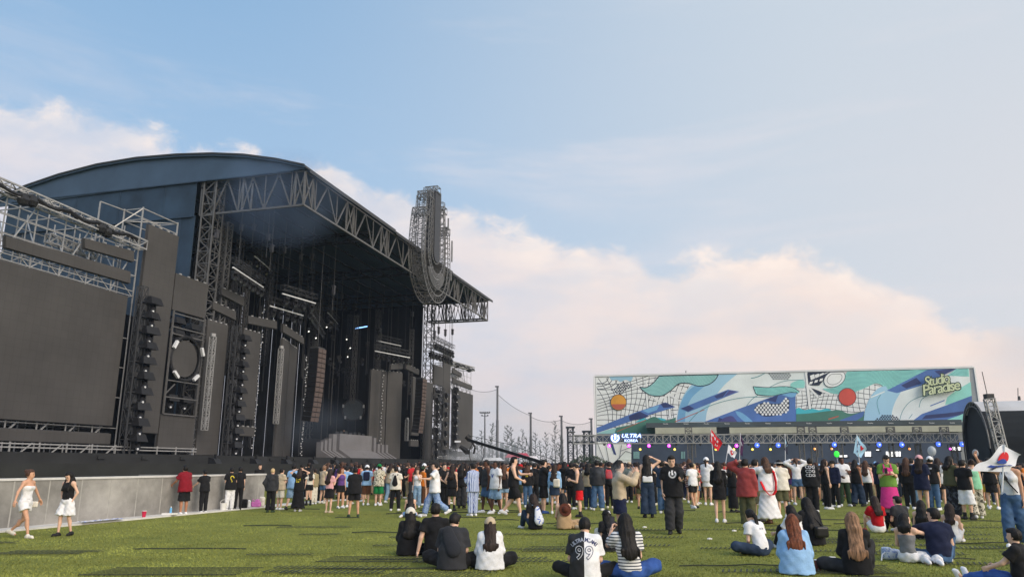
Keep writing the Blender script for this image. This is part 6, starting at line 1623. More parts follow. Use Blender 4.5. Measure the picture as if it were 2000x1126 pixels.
# ---------------------------------------------------------------- who stands and sits where
STR_BW = pattern_mat('striped_tee', lin(226, 226, 228), lin(54, 62, 78), 'stripe', .042, .36)
STR_RW = pattern_mat('striped_knit', lin(196, 176, 172), lin(112, 52, 58), 'stripe', .075, .5)
STR_V = pattern_mat('pyjama_stripe', lin(196, 208, 230), lin(92, 108, 164), 'stripe', .055, .45, 0)
PRINT = pattern_mat('leaf_print', lin(214, 206, 186), lin(70, 72, 60), 'blob', .07, .55)
FLORAL = pattern_mat('floral_print', lin(206, 200, 184), lin(84, 82, 74), 'blob', .09, .53)
GREEKP = pattern_mat('dark_pattern', lin(40, 42, 48), lin(84, 88, 98), 'blob', .12, .56)
STARS = pattern_mat('light_wash', lin(150, 172, 206), lin(112, 138, 186), 'blob', .08, .5)
TXT_W = mat('print_white', (.72, .72, .75), rough=.8, var=.05); TXT_Y = mat('print_yellow', (.62, .50, .04), rough=.8, var=.1); TXT_D = mat('print_dark', (.05, .06, .14), rough=.8, var=.1)
D = dict
R = {}
# --- seated on the lawn, front
R['s1'] = person(797, 1084, 990, -4, 'woman in black seated with long dark hair and a pale cap beside a man', sex='f', pose='sit', legs='side', hair=('long', 'black', .24), top=('long', 'black', D(loose=.035)), bottom=('pants', 'black', D(loose=.03)), cap=('offwhite', D(back=False)), arms=('lap', 'lap'), lean=.12, side=.06, shoes='black', bulk=1.08)
R['s2'] = person(852, 1086, 980, 6, 'man in black shirt seated leaning back on one arm beside a capped woman', sex='m', pose='sit', legs='knees', hair=('short', 'black'), top=('tee', 'black', D(loose=.03)), bottom=('pants', 'black'), arms=('prop', 'lap'), lean=-.12, side=-.05, shoes='charcoal', bulk=1.05)
R['s3'] = person(882, 1112, 1001, 8, 'man in faded charcoal t-shirt seated with a dark sling bag across his back', pose='sit', legs='cross', hair=('short', 'black'), top=('tee', 'charcoal', D(loose=.035, sleeve=.85)), bottom=('pants', 'black', D(loose=.04)), arms=('lap', 'lap'), lean=.38, hpitch=-.35, hyaw=.35, bulk=1.08)
R['s4'] = person(957, 1112, 1009, -4, 'woman in loose white shirt seated with a beige cap and long dark hair', sex='f', pose='sit', legs='cross', hair=('long', 'darkbrown', .24), top=('long', 'white', D(loose=.045, t=.02)), bottom=('pants', 'black', D(loose=.05)), cap=('beige',), arms=('lap', 'lap'), lean=.14, bulk=1.12)
R['s5'] = person(1046, 1033, 963, -30, 'woman in black tee seated with a shiny white drawstring bag on her back', sex='f', pose='sit', legs='knees', hair=('long', 'darkbrown', .08), top=('tee', 'black'), bottom=('pants', 'darkden'), arms=('phone', 'lap'), lean=.22)
R['s6'] = person(1102, 1033, 962, -15, 'woman in tan dress seated with long black hair and a brown hat on her back', sex='f', pose='sit', legs='side', hair=('long', 'black', .2), top=('tank', 'tan', D(name='dress', loose=.02)), bottom=('pants', 'tan', D(loose=.05)), arms=('lap', 'lap'), lean=.2, skin='fair', shoes='beige')
R['s7'] = person(1143, 1136, 1009, 3, 'man seated in a half black half white ULTRA MIAMI 99 jersey', pose='sit', legs='cross', hair=('short', 'black'), top=('tee', 'white', D(loose=.03, mat=[FAB, MATS['black_plastic']], split=lambda c: (c[:, 0] < .0).astype(int), name='jersey', sleeve=.8)), bottom=('pants', 'black'), arms=('lap', 'lap'), lean=.3, hpitch=-.3, bulk=1.06)
R['s8'] = person(1193, 1076, 996, -25, 'woman in black tee seated with a black cap marked with a white X', sex='f', pose='sit', legs='knees', hair=('long', 'black', .22), top=('tee', 'black', D(loose=.03)), bottom=('pants', 'offwhite'), cap=('black',), arms=('phone', 'lap'), lean=.3)
R['s9'] = person(1231, 1134, 1000, -12, 'woman in striped tee and blue jeans seated with long black hair holding a phone', sex='f', pose='sit', legs='cross', hair=('long', 'black', .25), top=('tee', 'white', D(mat=STR_BW, hem=.0)), bottom=('pants', 'blue', D(mat=DENIM, loose=.03)), arms=('photo', 'lap'), lean=.08, side=-.08, bulk=1.05)
R['s10'] = person(1488, 1085, 994, -42, 'woman in white printed tee and dark jeans seated with black hair tied low', sex='f', pose='sit', legs='cross', hair=('tied', 'black', .25), top=('tee', 'white', D(loose=.02, hem=.02)), bottom=('pants', 'darkden', D(loose=.025)), arms=('lap', 'lap'), lean=.42, hpitch=-.3, shoes='black')
R['s11'] = person(1558, 1121, 1003, -8, 'woman in baggy light blue shirt crouching with straight auburn hair', sex='f', pose='sit', legs='knees', hair=('long', 'auburn', .22), top=('long', 'lightblue', D(loose=.05, t=.02)), bottom=('shorts', 'palden', D(length=.6)), arms=('lap', 'lap'), lean=.26, bulk=1.1)
R['s12'] = person(1560, 1072, 985, -50, 'person in white tee seated holding a camera forward behind the auburn haired woman', pose='sit', legs='knees', hair=('long', 'black', .02), top=('tee', 'white'), bottom=('pants', 'black'), arms=('fwd', 'fwd'), lean=.25)
R['s13'] = person(1592, 1064, 970, -30, 'woman in black seated with very long black hair and a black leather bag', sex='f', pose='sit', legs='knees', hair=('long', 'black', .33), top=('long', 'black', D(loose=.03)), bottom=('pants', 'black'), arms=('lap', 'lap'), lean=.35)
R['s14'] = person(1676, 1122, 998, -10, 'woman seated with long light brown hair, black vest over tan sleeves', sex='f', pose='sit', legs='half', hair=('long', 'lightbrown', .33), top=('long', 'black', D(loose=.025)), bottom=('pants', 'charcoal', D(mat=DENIM, loose=.03)), arms=('lap', 'knee'), lean=.1, bulk=1.06)
R['s15'] = person(1716, 1040, 967, -22, 'woman in red tee and white shorts seated with dark shoulder hair', sex='f', pose='sit', legs='knees', hair=('long', 'darkbrown', .14), top=('tee', 'red', D(hem=-.02)), bottom=('shorts', 'white', D(length=.5)), arms=('knee', 'lap'), lean=.1, shoes='brightred')
R['s16'] = person(1764, 1040, 967, -40, 'young man in grey tee seated behind the woman in the grey top', pose='sit', legs='knees', hair=('short', 'black'), top=('tee', 'charcoal'), bottom=('pants', 'black'), arms=('lap', 'lap'), lean=.15, hyaw=-.5)
R['s17'] = person(1776, 1098, 1000, 10, 'woman in grey off-shoulder top and white trousers seated, turning towards the man in navy', sex='f', pose='sit', legs='side', hair=('long', 'black', .01), top=('tube', 'grey', D(hem=-.06)), bottom=('pants', 'white', D(loose=.03)), arms=('lap', 'hug'), lean=.06, hyaw=.9)
R['s18'] = person(1806, 1052, 975, 4, 'woman in black sleeveless top seated with long black hair between two couples', sex='f', pose='sit', legs='knees', hair=('long', 'black', .18), top=('tank', 'black'), bottom=('pants', 'black'), arms=('lap', 'lap'), lean=.1)
R['s19'] = person(1838, 1100, 990, -12, 'man in navy shirt and jeans seated turning to the woman in the grey top', pose='sit', legs='half', hair=('short', 'black'), top=('tee', 'navy', D(loose=.03, hem=.02)), bottom=('pants', 'denim', D(loose=.025)), arms=('hug', 'lap'), lean=.2, hyaw=-.9, bulk=1.1)
R['s20'] = person(1862, 1060, 981, 6, 'woman in white strapless top seated with dark hair over one shoulder', sex='f', pose='sit', legs='knees', hair=('long', 'darkbrown', .16), top=('tube', 'white', D(hem=-.02)), bottom=('shorts', 'white', D(length=.7)), arms=('lap', 'lap'), lean=.12)
R['s21'] = person(2000, 1150, 1030, -75, 'man in black tee lounging at the lawn edge with blue jeans and white sneakers', pose='sit', legs='out', hair=('short', 'black'), top=('tee', 'black', D(loose=.03)), bottom=('pants', 'blue', D(mat=DENIM, loose=.02)), arms=('knee', 'knee'), lean=.05, face=False)
R['s23'] = person(801, 1010, 961, -5, 'woman with bare shoulders and long black hair seated near the dancers', sex='f', pose='sit', legs='kneel', hair=('long', 'black', .28), top=('tube', 'black'), bottom=('shorts', 'lightblue', D(length=.7)), arms=('lap', 'lap'), lean=.1)
# --- by the wall on the left
R['w1'] = person(40, 1050, 915, 128, 'woman in white strapless top and white shorts striding with arms spread', sex='f', skin='mid', hair=('bun', 'brown'), top=('tube', 'white', D(hem=-.02)), bottom=('shorts', 'white', D(length=.46, loose=.02)), arms=('out', 'out'), stride=.75, shoes='offwhite', hyaw=-.35)
R['w2'] = person(123, 1046, 919, 225, 'woman in black camisole and white knee shorts walking with head bowed', sex='f', hair=('front', 'black', .16), top=('tank', 'black', D(hem=-.02)), bottom=('shorts', 'white', D(length=.85, loose=.05)), arms=('hip', 'hip'), stride=.25, hpitch=-.55, lean=.05, shoes='black')
R['b1'] = person(357, 1000, 907, -32, 'man in dark red tee and black shorts leaning on the concrete wall', hair=('short', 'black'), top=('tee', 'darkred', D(loose=.045, hem=.16)), bottom=('shorts', 'black', D(length=1.0, loose=.03)), arms=('lean', 'lean'), lean=.15, hpitch=.25, skin='tan', bulk=1.1)
R['b2'] = person(396, 998, 916, -35, 'person all in black with white shoes resting arms on the wall', hair=('short', 'black'), top=('tee', 'black', D(loose=.03)), arms=('lean', 'lean'), lean=.1)
R['b3'] = person(447, 992, 911, -12, 'man in black tee with a yellow emblem and pale trousers by the wall', hair=('short', 'black'), top=('tee', 'black', D(loose=.035, hem=.12)), bottom=('pants', 'white', D(loose=.02)), arms=('phone', 'phone'))
R['b4'] = person(464, 990, 910, -5, 'person in black top and leggings standing against the white emblem trousers man', sex='f', hair=('short', 'black'), top=('tee', 'black'), bottom=('pants', 'black', D(loose=.0)), shoes='black', arms=('phone', 'down'))
R['b4s'] = person(503, 975, 911, 160, 'steward in black standing behind the end of the wall', hair=('short', 'black'), top=('long', 'black'), sc=.98, behind=True)
R['b5'] = person(527, 1000, 913, 20, 'blond man in dark grey hooded top and black trousers near the wall end', hair=('buzz', 'blond'), top=('long', 'charcoal', D(loose=.04, hem=.12, name='hoodie')), bottom=('pants', 'black', D(flare=.03)), shoes='darkgreen', arms=('hip', 'down'))
R['b6'] = person(545, 995, 913, 50, 'man in tan tee and khaki shorts with a black strap across his back', hair=('short', 'black'), top=('tee', 'beige', D(loose=.045, hem=.12)), bottom=('shorts', 'offwhite', D(length=.95, loose=.02)), arms=('phone', 'phone'), bulk=1.1)
R['b7'] = person(569, 995, 905, 30, 'tall man in light blue shirt and pale denim shorts mid step', hair=('short', 'black'), top=('tee', 'lightblue', D(loose=.04, hem=.14)), bottom=('shorts', 'palden', D(length=1.05, loose=.03)), stride=.4, shoes='charcoal')
R['b8'] = person(581, 998, 913, 12, 'woman in long black dress with a yellow mark holding her head', sex='f', hair=('long', 'darkbrown', .05), top=('tee', 'black', D(loose=.03, hem=.16, name='dress_top')), bottom=('skirt', 'black', D(length=1.85, loose=.06, flare=.05)), arms=('head', 'head'))
R['b9'] = person(602, 986, 914, -20, 'woman in cream crop tee, black shorts and black boots by the stage', sex='f', hair=('long', 'black', .2), top=('tee', 'offwhite', D(hem=-.03)), bottom=('shorts', 'black', D(length=.45)), boot=.15, shoes='black')
R['b10'] = person(612, 984, 915, -40, 'person in beige sweater and cream trousers facing the stage', sex='f', hair=('short', 'darkbrown'), top=('long', 'khaki', D(loose=.03)), bottom=('pants', 'offwhite', D(loose=.025)))
R['b11'] = person(624, 981, 912, -30, 'man in black tee and black trousers facing the stage beside cream trousers', hair=('short', 'black'), top=('tee', 'black'))
R['b12'] = person(641, 1001, 917, 35, 'woman in pink tee and flared black skirt with long dark hair', sex='f', hair=('long', 'darkbrown', .22), top=('tee', 'pink', D(loose=.02, hem=-.0)), bottom=('skirt', 'black', D(length=.75, flare=.05)), bulk=1.12, skin='fair', arms=('phone', 'phone'), shoes='beige')
R['b13'] = person(664, 992, 912, 150, 'woman in purple patterned top and black shorts facing the pink tee woman', sex='f', skin='mid', hair=('long', 'auburn', .1), top=('tank', 'purple', D(hem=-.02)), bottom=('shorts', 'black', D(length=.5)), arms=('down', 'out'))
R['b14'] = person(690, 1009, 911, -6, 'person in loose black tee and black shorts with bare legs and bright sandals', hair=('short', 'black'), top=('tee', 'black', D(loose=.05, hem=.14)), bottom=('shorts', 'black', D(length=.75, loose=.02)), wide=.08, skin='mid', bulk=1.05, shoes='darkgreen', arms=('phone', 'phone'))
R['b15'] = person(674, 990, 909, 30, 'person in light blue tee and black shorts photographing behind the bare legged person', hair=('short', 'black'), top=('tee', 'lightblue', D(loose=.03)), bottom=('shorts', 'black', D(length=.9)), arms=('photo', 'photo'))
R['b16'] = person(714, 986, 907, 5, 'man with white cap, navy backpack and brown shorts', hair=('short', 'black'), top=('tee', 'lightblue', D(loose=.03)), bottom=('shorts', 'brown', D(length=1.0, loose=.025)), cap=('white',), shoes='white')
R['b17'] = person(738, 987, 905, 20, 'man in leaf print shirt, green shorts and green cap', hair=('short', 'black'), top=('tee', 'white', D(mat=PRINT, loose=.04, hem=.14)), bottom=('shorts', 'green', D(length=.95, loose=.03)), cap=('green',), arms=('phone', 'phone'))
R['b18'] = person(771, 997, 910, 12, 'man in off-white tee with black drawstring bag and black trousers', hair=('short', 'black'), top=('tee', 'offwhite', D(loose=.04, hem=.12)), bottom=('pants', 'black', D(loose=.015)), wide=.07)
R['b19'] = person(814, 990, 914, 195, 'woman in white tank and faded jeans among the dancers', sex='f', hair=('long', 'brown', .16), top=('tank', 'white', D(hem=0)), bottom=('pants', 'palden', D(flare=.02)), arms=('drink', 'down'), skin='fair')
R['b20'] = person(824, 986, 910, 60, 'man in orange tee and dark green cap behind the white tank woman', hair=('short', 'black'), top=('tee', 'orange', D(loose=.03)), bottom=('pants', 'brown'), cap=('darkgreen',))
R['b21'] = person(848, 1008, 901, 262, 'tall man in white tee and light patterned jeans striding leftwards', hair=('short', 'black'), top=('tee', 'white', D(loose=.05, hem=.16)), bottom=('pants', 'lightblue', D(mat=STARS, loose=.035)), stride=.85, arms=('fwd', 'back'))
R['b22'] = person(866, 995, 904, 150, 'bearded man in black polo with hands clasped beside the white tee walker', hair=('buzz', 'black'), top=('tee', 'black', D(loose=.03)), bottom=('pants', 'black', D(loose=.04)), arms=('lap', 'lap'), shoes='black')
R['b23'] = person(882, 997, 906, 15, 'woman in short black dress and black ankle boots', sex='f', hair=('long', 'darkbrown', .2), top=('tank', 'black', D(name='dress_top')), bottom=('skirt', 'black', D(length=.85)), boot=.12, shoes='black', arms=('hip', 'down'))
R['b24'] = person(901, 992, 905, 20, 'person in black long sleeves and wide black trousers left of striped pyjamas', sex='f', hair=('long', 'black', .2), top=('long', 'black', D(loose=.03)), bottom=('pants', 'charcoal', D(loose=.05)), shoes='black')
R['b25'] = person(923, 1007, 903, 320, 'person in blue and white striped shirt and matching striped trousers', hair=('short', 'black'), top=('long', 'lightblue', D(mat=STR_V, loose=.04, hem=.16)), bottom=('pants', 'lightblue', D(mat=STR_V, loose=.03)), arms=('phone', 'phone'))
R['b26'] = person(950, 1001, 896, 250, 'man in dark sleeveless top, sunglasses and denim shorts', skin='dark', hair=('buzz', 'black'), top=('tank', 'charcoal', D(loose=.03)), bottom=('shorts', 'denim', D(length=.9, loose=.02)), stride=.3, face='sun', bulk=1.08)
R['b27'] = person(968, 1003, 898, 230, 'man in white tee with blue print and pale denim shorts', skin='dark', hair=('buzz', 'black'), top=('tee', 'white', D(loose=.045, hem=.14)), bottom=('shorts', 'palden', D(length=1.0, loose=.03)), stride=.25)
R['b27b'] = person(984, 1000, 905, 10, 'woman in black top and pale denim shorts behind the muscular man', sex='f', hair=('long', 'brown', .2), top=('tank', 'black'), bottom=('shorts', 'palden', D(length=.45)))
R['b28'] = person(1003, 1007, 890, 95, 'muscular man in black tank and black shorts stepping rightwards', skin='fair', hair=('short', 'black'), top=('tank', 'black', D(loose=.015)), bottom=('shorts', 'black', D(length=.9, loose=.03)), stride=.62, arms=('fwd', 'lap'), bulk=1.16)
R['b29'] = person(1031, 990, 903, 10, 'woman in black hoodie with yellow print and blue jeans', sex='f', hair=('long', 'brown', .06), top=('long', 'black', D(loose=.035, name='hoodie')), bottom=('pants', 'denim'), cap=('black',))
R['b30'] = person(1062, 1002, 896, 75, 'man in black tee and shorts with a teal strap and blue shoes', hair=('short', 'black'), top=('tee', 'black', D(loose=.03)), bottom=('shorts', 'black', D(length=.95, loose=.03)), arms=('relax', 'fwd'), hpitch=-.15, shoes='blue', bulk=1.08)
R['b31'] = person(1084, 1003, 905, 12, 'woman in white crop shirt and denim skirt with a white backpack', sex='f', hair=('long', 'darkbrown', .24), top=('long', 'lightblue', D(hem=-.02)), bottom=('skirt', 'darkden', D(length=.62)))
R['b32'] = person(1104, 991, 900, 8, 'person in black hooded top with bare legs and one knee bent', sex='f', hair=('long', 'black', .02), top=('long', 'black', D(loose=.045, hem=.2, name='hoodie')), bottom=('shorts', 'charcoal', D(length=.5)), stride=.35)
R['b33'] = person(1133, 1009, 904, 272, 'man in black tank and bright red shorts looking down at his phone', skin='fair', hair=('buzz', 'black'), top=('tank', 'charcoal', D(loose=.012)), bottom=('shorts', 'brightred', D(length=.85, loose=.03)), arms=('phone', 'phone'), hpitch=-.5, lean=.14, shoes='black', bulk=1.08, boot=.08)
R['b34'] = person(1117, 994, 902, 30, 'person in black tee and black trousers behind the man in red shorts', hair=('short', 'black'), top=('tee', 'black', D(loose=.03)))
R['b35'] = person(1150, 994, 903, 15, 'person in beige vest and dark jeans right of the red shorts', sex='f', hair=('long', 'black', .1), top=('tee', 'beige'), bottom=('pants', 'darkden', D(loose=.02)))
R['b36'] = person(1168, 996, 897, 10, 'person in dark grey top and wide blue jeans beside a red backpack', hair=('short', 'black'), top=('long', 'charcoal', D(loose=.03)), bottom=('pants', 'denim', D(loose=.035, flare=.02)), wide=.06)
R['b37'] = person(1192, 992, 900, 5, 'person in black with a bright red backpack', hair=('short', 'black'), top=('tee', 'black'), shoes='offwhite')
R['b38'] = person(1213, 1069, 897, 75, 'woman in sheer beige cardigan and navy shorts raising a phone to film', sex='f', hair=('tied', 'black', .1), top=('long', 'beige', D(loose=.035, hem=.0, name='cardigan')), bottom=('shorts', 'navy', D(length=.55, loose=.02)), arms=('photo', 'photo'), bulk=1.05)
R['b39'] = person(1267, 1010, 886, -4, 'woman in backless black top and flared dark jeans with a white shoulder bag', sex='f', hair=('long', 'black', .3), top=('tank', 'black', D(hem=.0)), bottom=('pants', 'darkden', D(loose=.02, flare=.06)), arms=('relax', 'head'), shoes='black')
R['b40'] = person(1297, 1002, 898, 20, 'person in slate blue top and blue jeans right of the white shoulder bag', hair=('short', 'black'), top=('tee', 'darkden', D(mat=FAB, loose=.04)), bottom=('pants', 'denim', D(loose=.03)), arms=('head', 'head'))
R['b41'] = person(1318, 1042, 887, 176, 'man in black tee with a white U emblem walking forward with a phone', hair=('short', 'black'), top=('tee', 'black', D(loose=.045, hem=.14, sleeve=.8)), bottom=('pants', 'charcoal', D(loose=.045)), arms=('fwd', 'relax'), stride=.3, hpitch=-.25, shoes='black')
R['b42'] = person(1350, 982, 895, 12, 'woman in red and white striped knit dress with brown hair', sex='f', hair=('long', 'brown', .2), top=('tee', 'pink', D(mat=STR_RW, loose=.03, hem=.1)), bottom=('skirt', 'pink', D(mat=STR_RW, length=.72)))
R['b43'] = person(1384, 986, 892, 14, 'woman in white cap, white top and white mini skirt', sex='f', hair=('tied', 'darkbrown', .12), top=('long', 'white', D(loose=.03)), bottom=('skirt', 'white', D(length=.58)), cap=('white',), arms=('phone', 'phone'))
R['b44'] = person(1408, 1020, 899, 4, 'woman in black top and black mini skirt with white sneakers, seen from behind', sex='f', hair=('long', 'black', .26), top=('long', 'black', D(loose=.02, hem=-.02)), bottom=('skirt', 'black', D(length=.62, flare=.01)), stride=.22, arms=('phone', 'phone'))
R['b45'] = person(1434, 1000, 900, 35, 'woman in black strappy top and long black skirt behind the brick red shirt', sex='f', hair=('long', 'darkbrown', .14), top=('tank', 'black'), bottom=('skirt', 'black', D(length=1.85)), arms=('fwd', 'fwd'), shoes='black')
R['b46'] = person(1463, 1030, 894, 18, 'man in brick red shirt and grey trousers with an arm over a friend', hair=('short', 'black'), top=('long', 'brick', D(loose=.045, hem=.18, t=.02)), bottom=('pants', 'olive', D(loose=.035)), arms=('head', 'relax'), bulk=1.08)
R['b47'] = person(1482, 1018, 895, 40, 'person in navy and white jersey and khaki shorts between red shirt and white robe', hair=('short', 'black'), top=('tee', 'navy', D(loose=.03)), bottom=('shorts', 'khaki', D(length=.95)), shoes='black')
R['b48'] = person(1503, 1022, 891, -28, 'person in long white robe with a red sash and shoulder length brown hair', hair=('long', 'brown', .06), top=('long', 'white', D(loose=.05, t=.02, name='robe_top')), bottom=('skirt', 'white', D(length=1.88, loose=.06, flare=.09, name='robe_skirt')), arms=('hug', 'relax'), stride=.3, shoes='brown')
R['b49'] = person(1530, 1010, 896, -18, 'person in white shirt, olive shorts and a white headband beside the robe', hair=('short', 'black'), top=('tee', 'offwhite', D(loose=.05, hem=.14, sleeve=.9)), bottom=('shorts', 'olive', D(length=.95, loose=.03)), arms=('lap', 'lap'))
R['b50'] = person(1561, 986, 893, -10, 'woman in white long sleeves and denim shorts with hands on her head', sex='f', hair=('tied', 'brown', .05), top=('long', 'white', D(hem=.0)), bottom=('shorts', 'denim', D(length=.5)), arms=('head', 'head'), wide=.05)
R['b51'] = person(1590, 1000, 893, 2, 'man in black shirt printed CDG three times and black trousers', hair=('short', 'black'), top=('long', 'black', D(loose=.045, hem=.14)), bottom=('pants', 'black', D(loose=.025)), bulk=1.06)
R['b52'] = person(1618, 994, 895, 60, 'woman in black tank and black trousers right of the CDG shirt', sex='f', hair=('long', 'darkbrown', .16), top=('tank', 'black'), shoes='white')
R['b52b'] = person(1634, 990, 898, 210, 'person in navy jacket with a black cap facing the lawn', hair=('short', 'black'), top=('long', 'navy', D(loose=.03)), cap=('black',), arms=('down', 'lap'))
R['b53'] = person(1652, 988, 886, 165, 'man in white tee and olive trousers standing with hands together', skin='dark', hair=('buzz', 'black'), top=('tee', 'white', D(loose=.035, hem=.12)), bottom=('pants', 'darkgreen', D(loose=.02)), arms=('phone', 'lap'), wide=.05)
R['b54'] = person(1678, 988, 896, 30, 'woman in black top and dark wide jeans reaching an arm sideways', sex='f', skin='tan', hair=('long', 'black', .08), top=('tank', 'black'), bottom=('pants', 'darkden', D(loose=.05, flare=.03)), arms=('side', 'down'), shoes='charcoal', stride=.3)
R['b54b'] = person(1698, 984, 898, 20, 'woman in white tank and black trousers with brown hair, behind the pink apron', sex='f', hair=('long', 'brown', .24), top=('tank', 'white'), bottom=('pants', 'black'))
R['b55'] = person(1743, 1012, 885, 172, 'person in green tee and long bright pink apron looking at a phone', hair=('short', 'black'), top=('tee', 'limegreen', D(loose=.03, sleeve=.75)), bottom=('pants', 'grey', D(loose=.035)), arms=('phone', 'phone'), hpitch=-.55, lean=.05)
R['b56'] = person(1808, 1004, 886, 20, 'woman in pink cap and long navy shirt with bare legs', sex='f', hair=('long', 'darkbrown', .18), top=('tee', 'navy', D(loose=.04, hem=.24, sleeve=.9)), bottom=('shorts', 'navy', D(length=.3)), cap=('pink',), shoes='white')
R['b56b'] = person(1790, 990, 893, 40, 'person in pale blue tee and light jeans left of the pink cap', hair=('short', 'black'), top=('tee', 'lightblue'), bottom=('pants', 'palden', D(loose=.03)))
R['b57'] = person(1828, 996, 890, 15, 'person in black printed tee and blue jeans wearing a white and blue cap', hair=('short', 'black'), top=('tee', 'black', D(loose=.03)), bottom=('pants', 'denim'), cap=('white', D(back=False)))
R['b58'] = person(1842, 994, 893, 25, 'woman in white tee, black skirt and patterned tights with long brown hair', sex='f', hair=('long', 'darkbrown', .28), top=('tee', 'white'), bottom=('skirt', 'black', D(length=.55)))
R['b58b'] = person(1780, 994, 892, 15, 'person in black jacket and black trousers right of the pink apron', hair=('long', 'brown', .25), top=('long', 'black', D(loose=.03)))
R['b59'] = person(1868, 1012, 889, 50, 'woman in olive vest over black with dark patterned trousers', sex='f', hair=('long', 'black', .04), top=('tee', 'olive', D(loose=.03, hem=.05)), bottom=('pants', 'black', D(mat=GREEKP, loose=.05)), arms=('drink', 'phone'), bulk=1.25, shoes='black')
R['b59b'] = person(1893, 1014, 896, 30, 'person in white shorts and black boots behind the flag holder', hair=('short', 'black'), top=('tee', 'black'), bottom=('shorts', 'white', D(length=1.1, loose=.04)), boot=.1, shoes='black')
R['b60'] = person(1912, 1012, 895, -10, 'woman in mint tank top and floral printed trousers', sex='f', hair=('bun', 'darkbrown'), top=('tank', 'mint'), bottom=('pants', 'white', D(mat=FLORAL, loose=.03, flare=.03)), arms=('side', 'down'), stride=.3)
R['b62'] = person(1942, 994, 893, 10, 'person in black tee and black mini skirt under the big white flag', sex='f', hair=('long', 'black', .1), top=('tee', 'black', D(loose=.03)), bottom=('skirt', 'black', D(length=.8)), wide=.04)
R['b63'] = person(1926, 990, 897, 20, 'person in dark top and mustard shorts under the big white flag', sex='f', hair=('long', 'brown', .1), top=('tee', 'charcoal'), bottom=('shorts', 'yellow', D(length=.8)))
R['b61'] = person(1990, 1068, 886, 190, 'woman in white tank and torn jeans lifting a big white flag', sex='f', hair=('long', 'darkbrown', .08), top=('tank', 'white', D(hem=-.02)), bottom=('pants', 'denim', D(loose=.03, flare=.02)), arms=('down', 'flag'), skin='mid', stride=.3, hyaw=-.3)
# --- prints pressed on the clothes
def txt(rec, part, body, mtl, at, size, back=True, name='print', bold=.02, **k):
 V, Fc = text_mesh(body, 1.0, bold, **k); return decal(rec, part, V, Fc, mtl, at, size, back, name)
def u_logo():
 A0 = np.linspace(math.radians(132), math.radians(408), 26); V = [];
 for r in (1.0, .62): V += [(r * math.cos(t), r * math.sin(t) * 1.02) for t in A0]
 V = [(x, y) for x, y in V]; n = len(A0); Fc = [(i, i + 1, n + i + 1, n + i) for i in range(n - 1)]; b = len(V); V += [(-.24, -.25), (.24, -.25), (.24, .5), (.24, .95), (-.24, .95), (-.24, .5)]; Fc.append((b, b + 1, b + 2, b + 3, b + 4, b + 5)); return np.array(V), Fc
V, Fc = u_logo(); decal(R['b41'], 'top', V, Fc, TXT_W, (0, R['b41']['J']['che'][2] + .03), .088, False, 'emblem_print')
c = R['b51']['J']['che']; txt(R['b51'], 'top', 'CDG\nCDG\nCDG', TXT_W, (0, c[2] + .03), .135, bold=.012, line=.95, space=1.05); txt(R['b51'], 'top', '----------', TXT_W, (0, c[2] - .13), .05)
j = R['s7']['J']; c = j['che']
def arc_text(rec, body, cx, cz, rad, size, a0, a1, mtl):
 n = len(body)
 for i, ch in enumerate(body):
  a = a0 + (a1 - a0) * i / (n - 1); V, Fc = text_mesh(ch, 1.0, .035); q = np.array([(v[0] * math.cos(-a) - v[1] * math.sin(-a), v[0] * math.sin(-a) + v[1] * math.cos(-a)) for v in V]) * size
  decal(rec, 'top', q + np.array([rad * math.sin(a), rad * math.cos(a) - rad]), Fc, mtl, (cx, cz), 1.0, True, 'letter_print')
GREYP = mat('print_grey', (.34, .36, .42), var=.05)
arc_text(R['s7'], 'ULTRA', 0, c[2] + .125, .24, .072, -.80, -.14, GREYP); arc_text(R['s7'], 'MIAMI', 0, c[2] + .125, .24, .072, .14, .80, TXT_D)
txt(R['s7'], 'top', '9', TXT_W, (-.072, c[2] - .055), .235, bold=.045, name='number_edge'); txt(R['s7'], 'top', '9', TXT_D, (.072, c[2] - .055), .235, bold=.045, name='number_edge')
V, Fc = text_mesh('9', 1.0, .005)
decal(R['s7'], 'top', V, Fc, RUBB, (-.072, c[2] - .055), .235, True, 'number_print', .011); decal(R['s7'], 'top', V, Fc, TXT_W, (.072, c[2] - .055), .235, True, 'number_print', .011)
c = R['b8']['J']['che']; txt(R['b8'], 'top', '#', TXT_Y, (-.02, c[2] + .0), .26, bold=.06)
c = R['b3']['J']['che']; V = [(.9 * math.cos(t) * (1 - .1 * t), .9 * math.sin(t)) for t in np.linspace(0, 4.6, 16)] + [(.55 * math.cos(t) * (1 - .1 * t), .55 * math.sin(t)) for t in np.linspace(0, 4.6, 16)]
decal(R['b3'], 'top', np.array(V), [(i, i + 1, 17 + i, 16 + i) for i in range(15)], TXT_Y, (0, c[2] + .02), .11); txt(R['b3'], 'top', 'V', TXT_Y, (0, c[2] - .12), .10)
c = R['s10']['J']['che']; txt(R['s10'], 'top', '11', TXT_D, (0, c[2] + .06), .055); txt(R['s10'], 'top', 'H', TXT_D, (.06, c[2] + .06), .055)
c = R['b29']['J']['che']; txt(R['b29'], 'top', '//', TXT_Y, (0, c[2] - .02), .2, bold=.04)
c = R['b27']['J']['che']; txt(R['b27'], 'top', 'V', mat('print_blue', lin(60, 90, 170), var=.1), (.0, c[2] - .05), .16, False, bold=.06)
c = R['b57']['J']['che']; txt(R['b57'], 'top', '==', TXT_W, (0, c[2] + .06), .12)
txt(R['s8'], 'cap', 'X', TXT_W, (.02, R['s8']['J']['hd'][2] + .085), .075, bold=.05)
V = [(math.cos(t), math.sin(t)) for t in np.linspace(.9, 4.6, 14)] + [(.35 + .85 * math.cos(t), .85 * math.sin(t)) for t in np.linspace(1.0, 4.4, 14)]
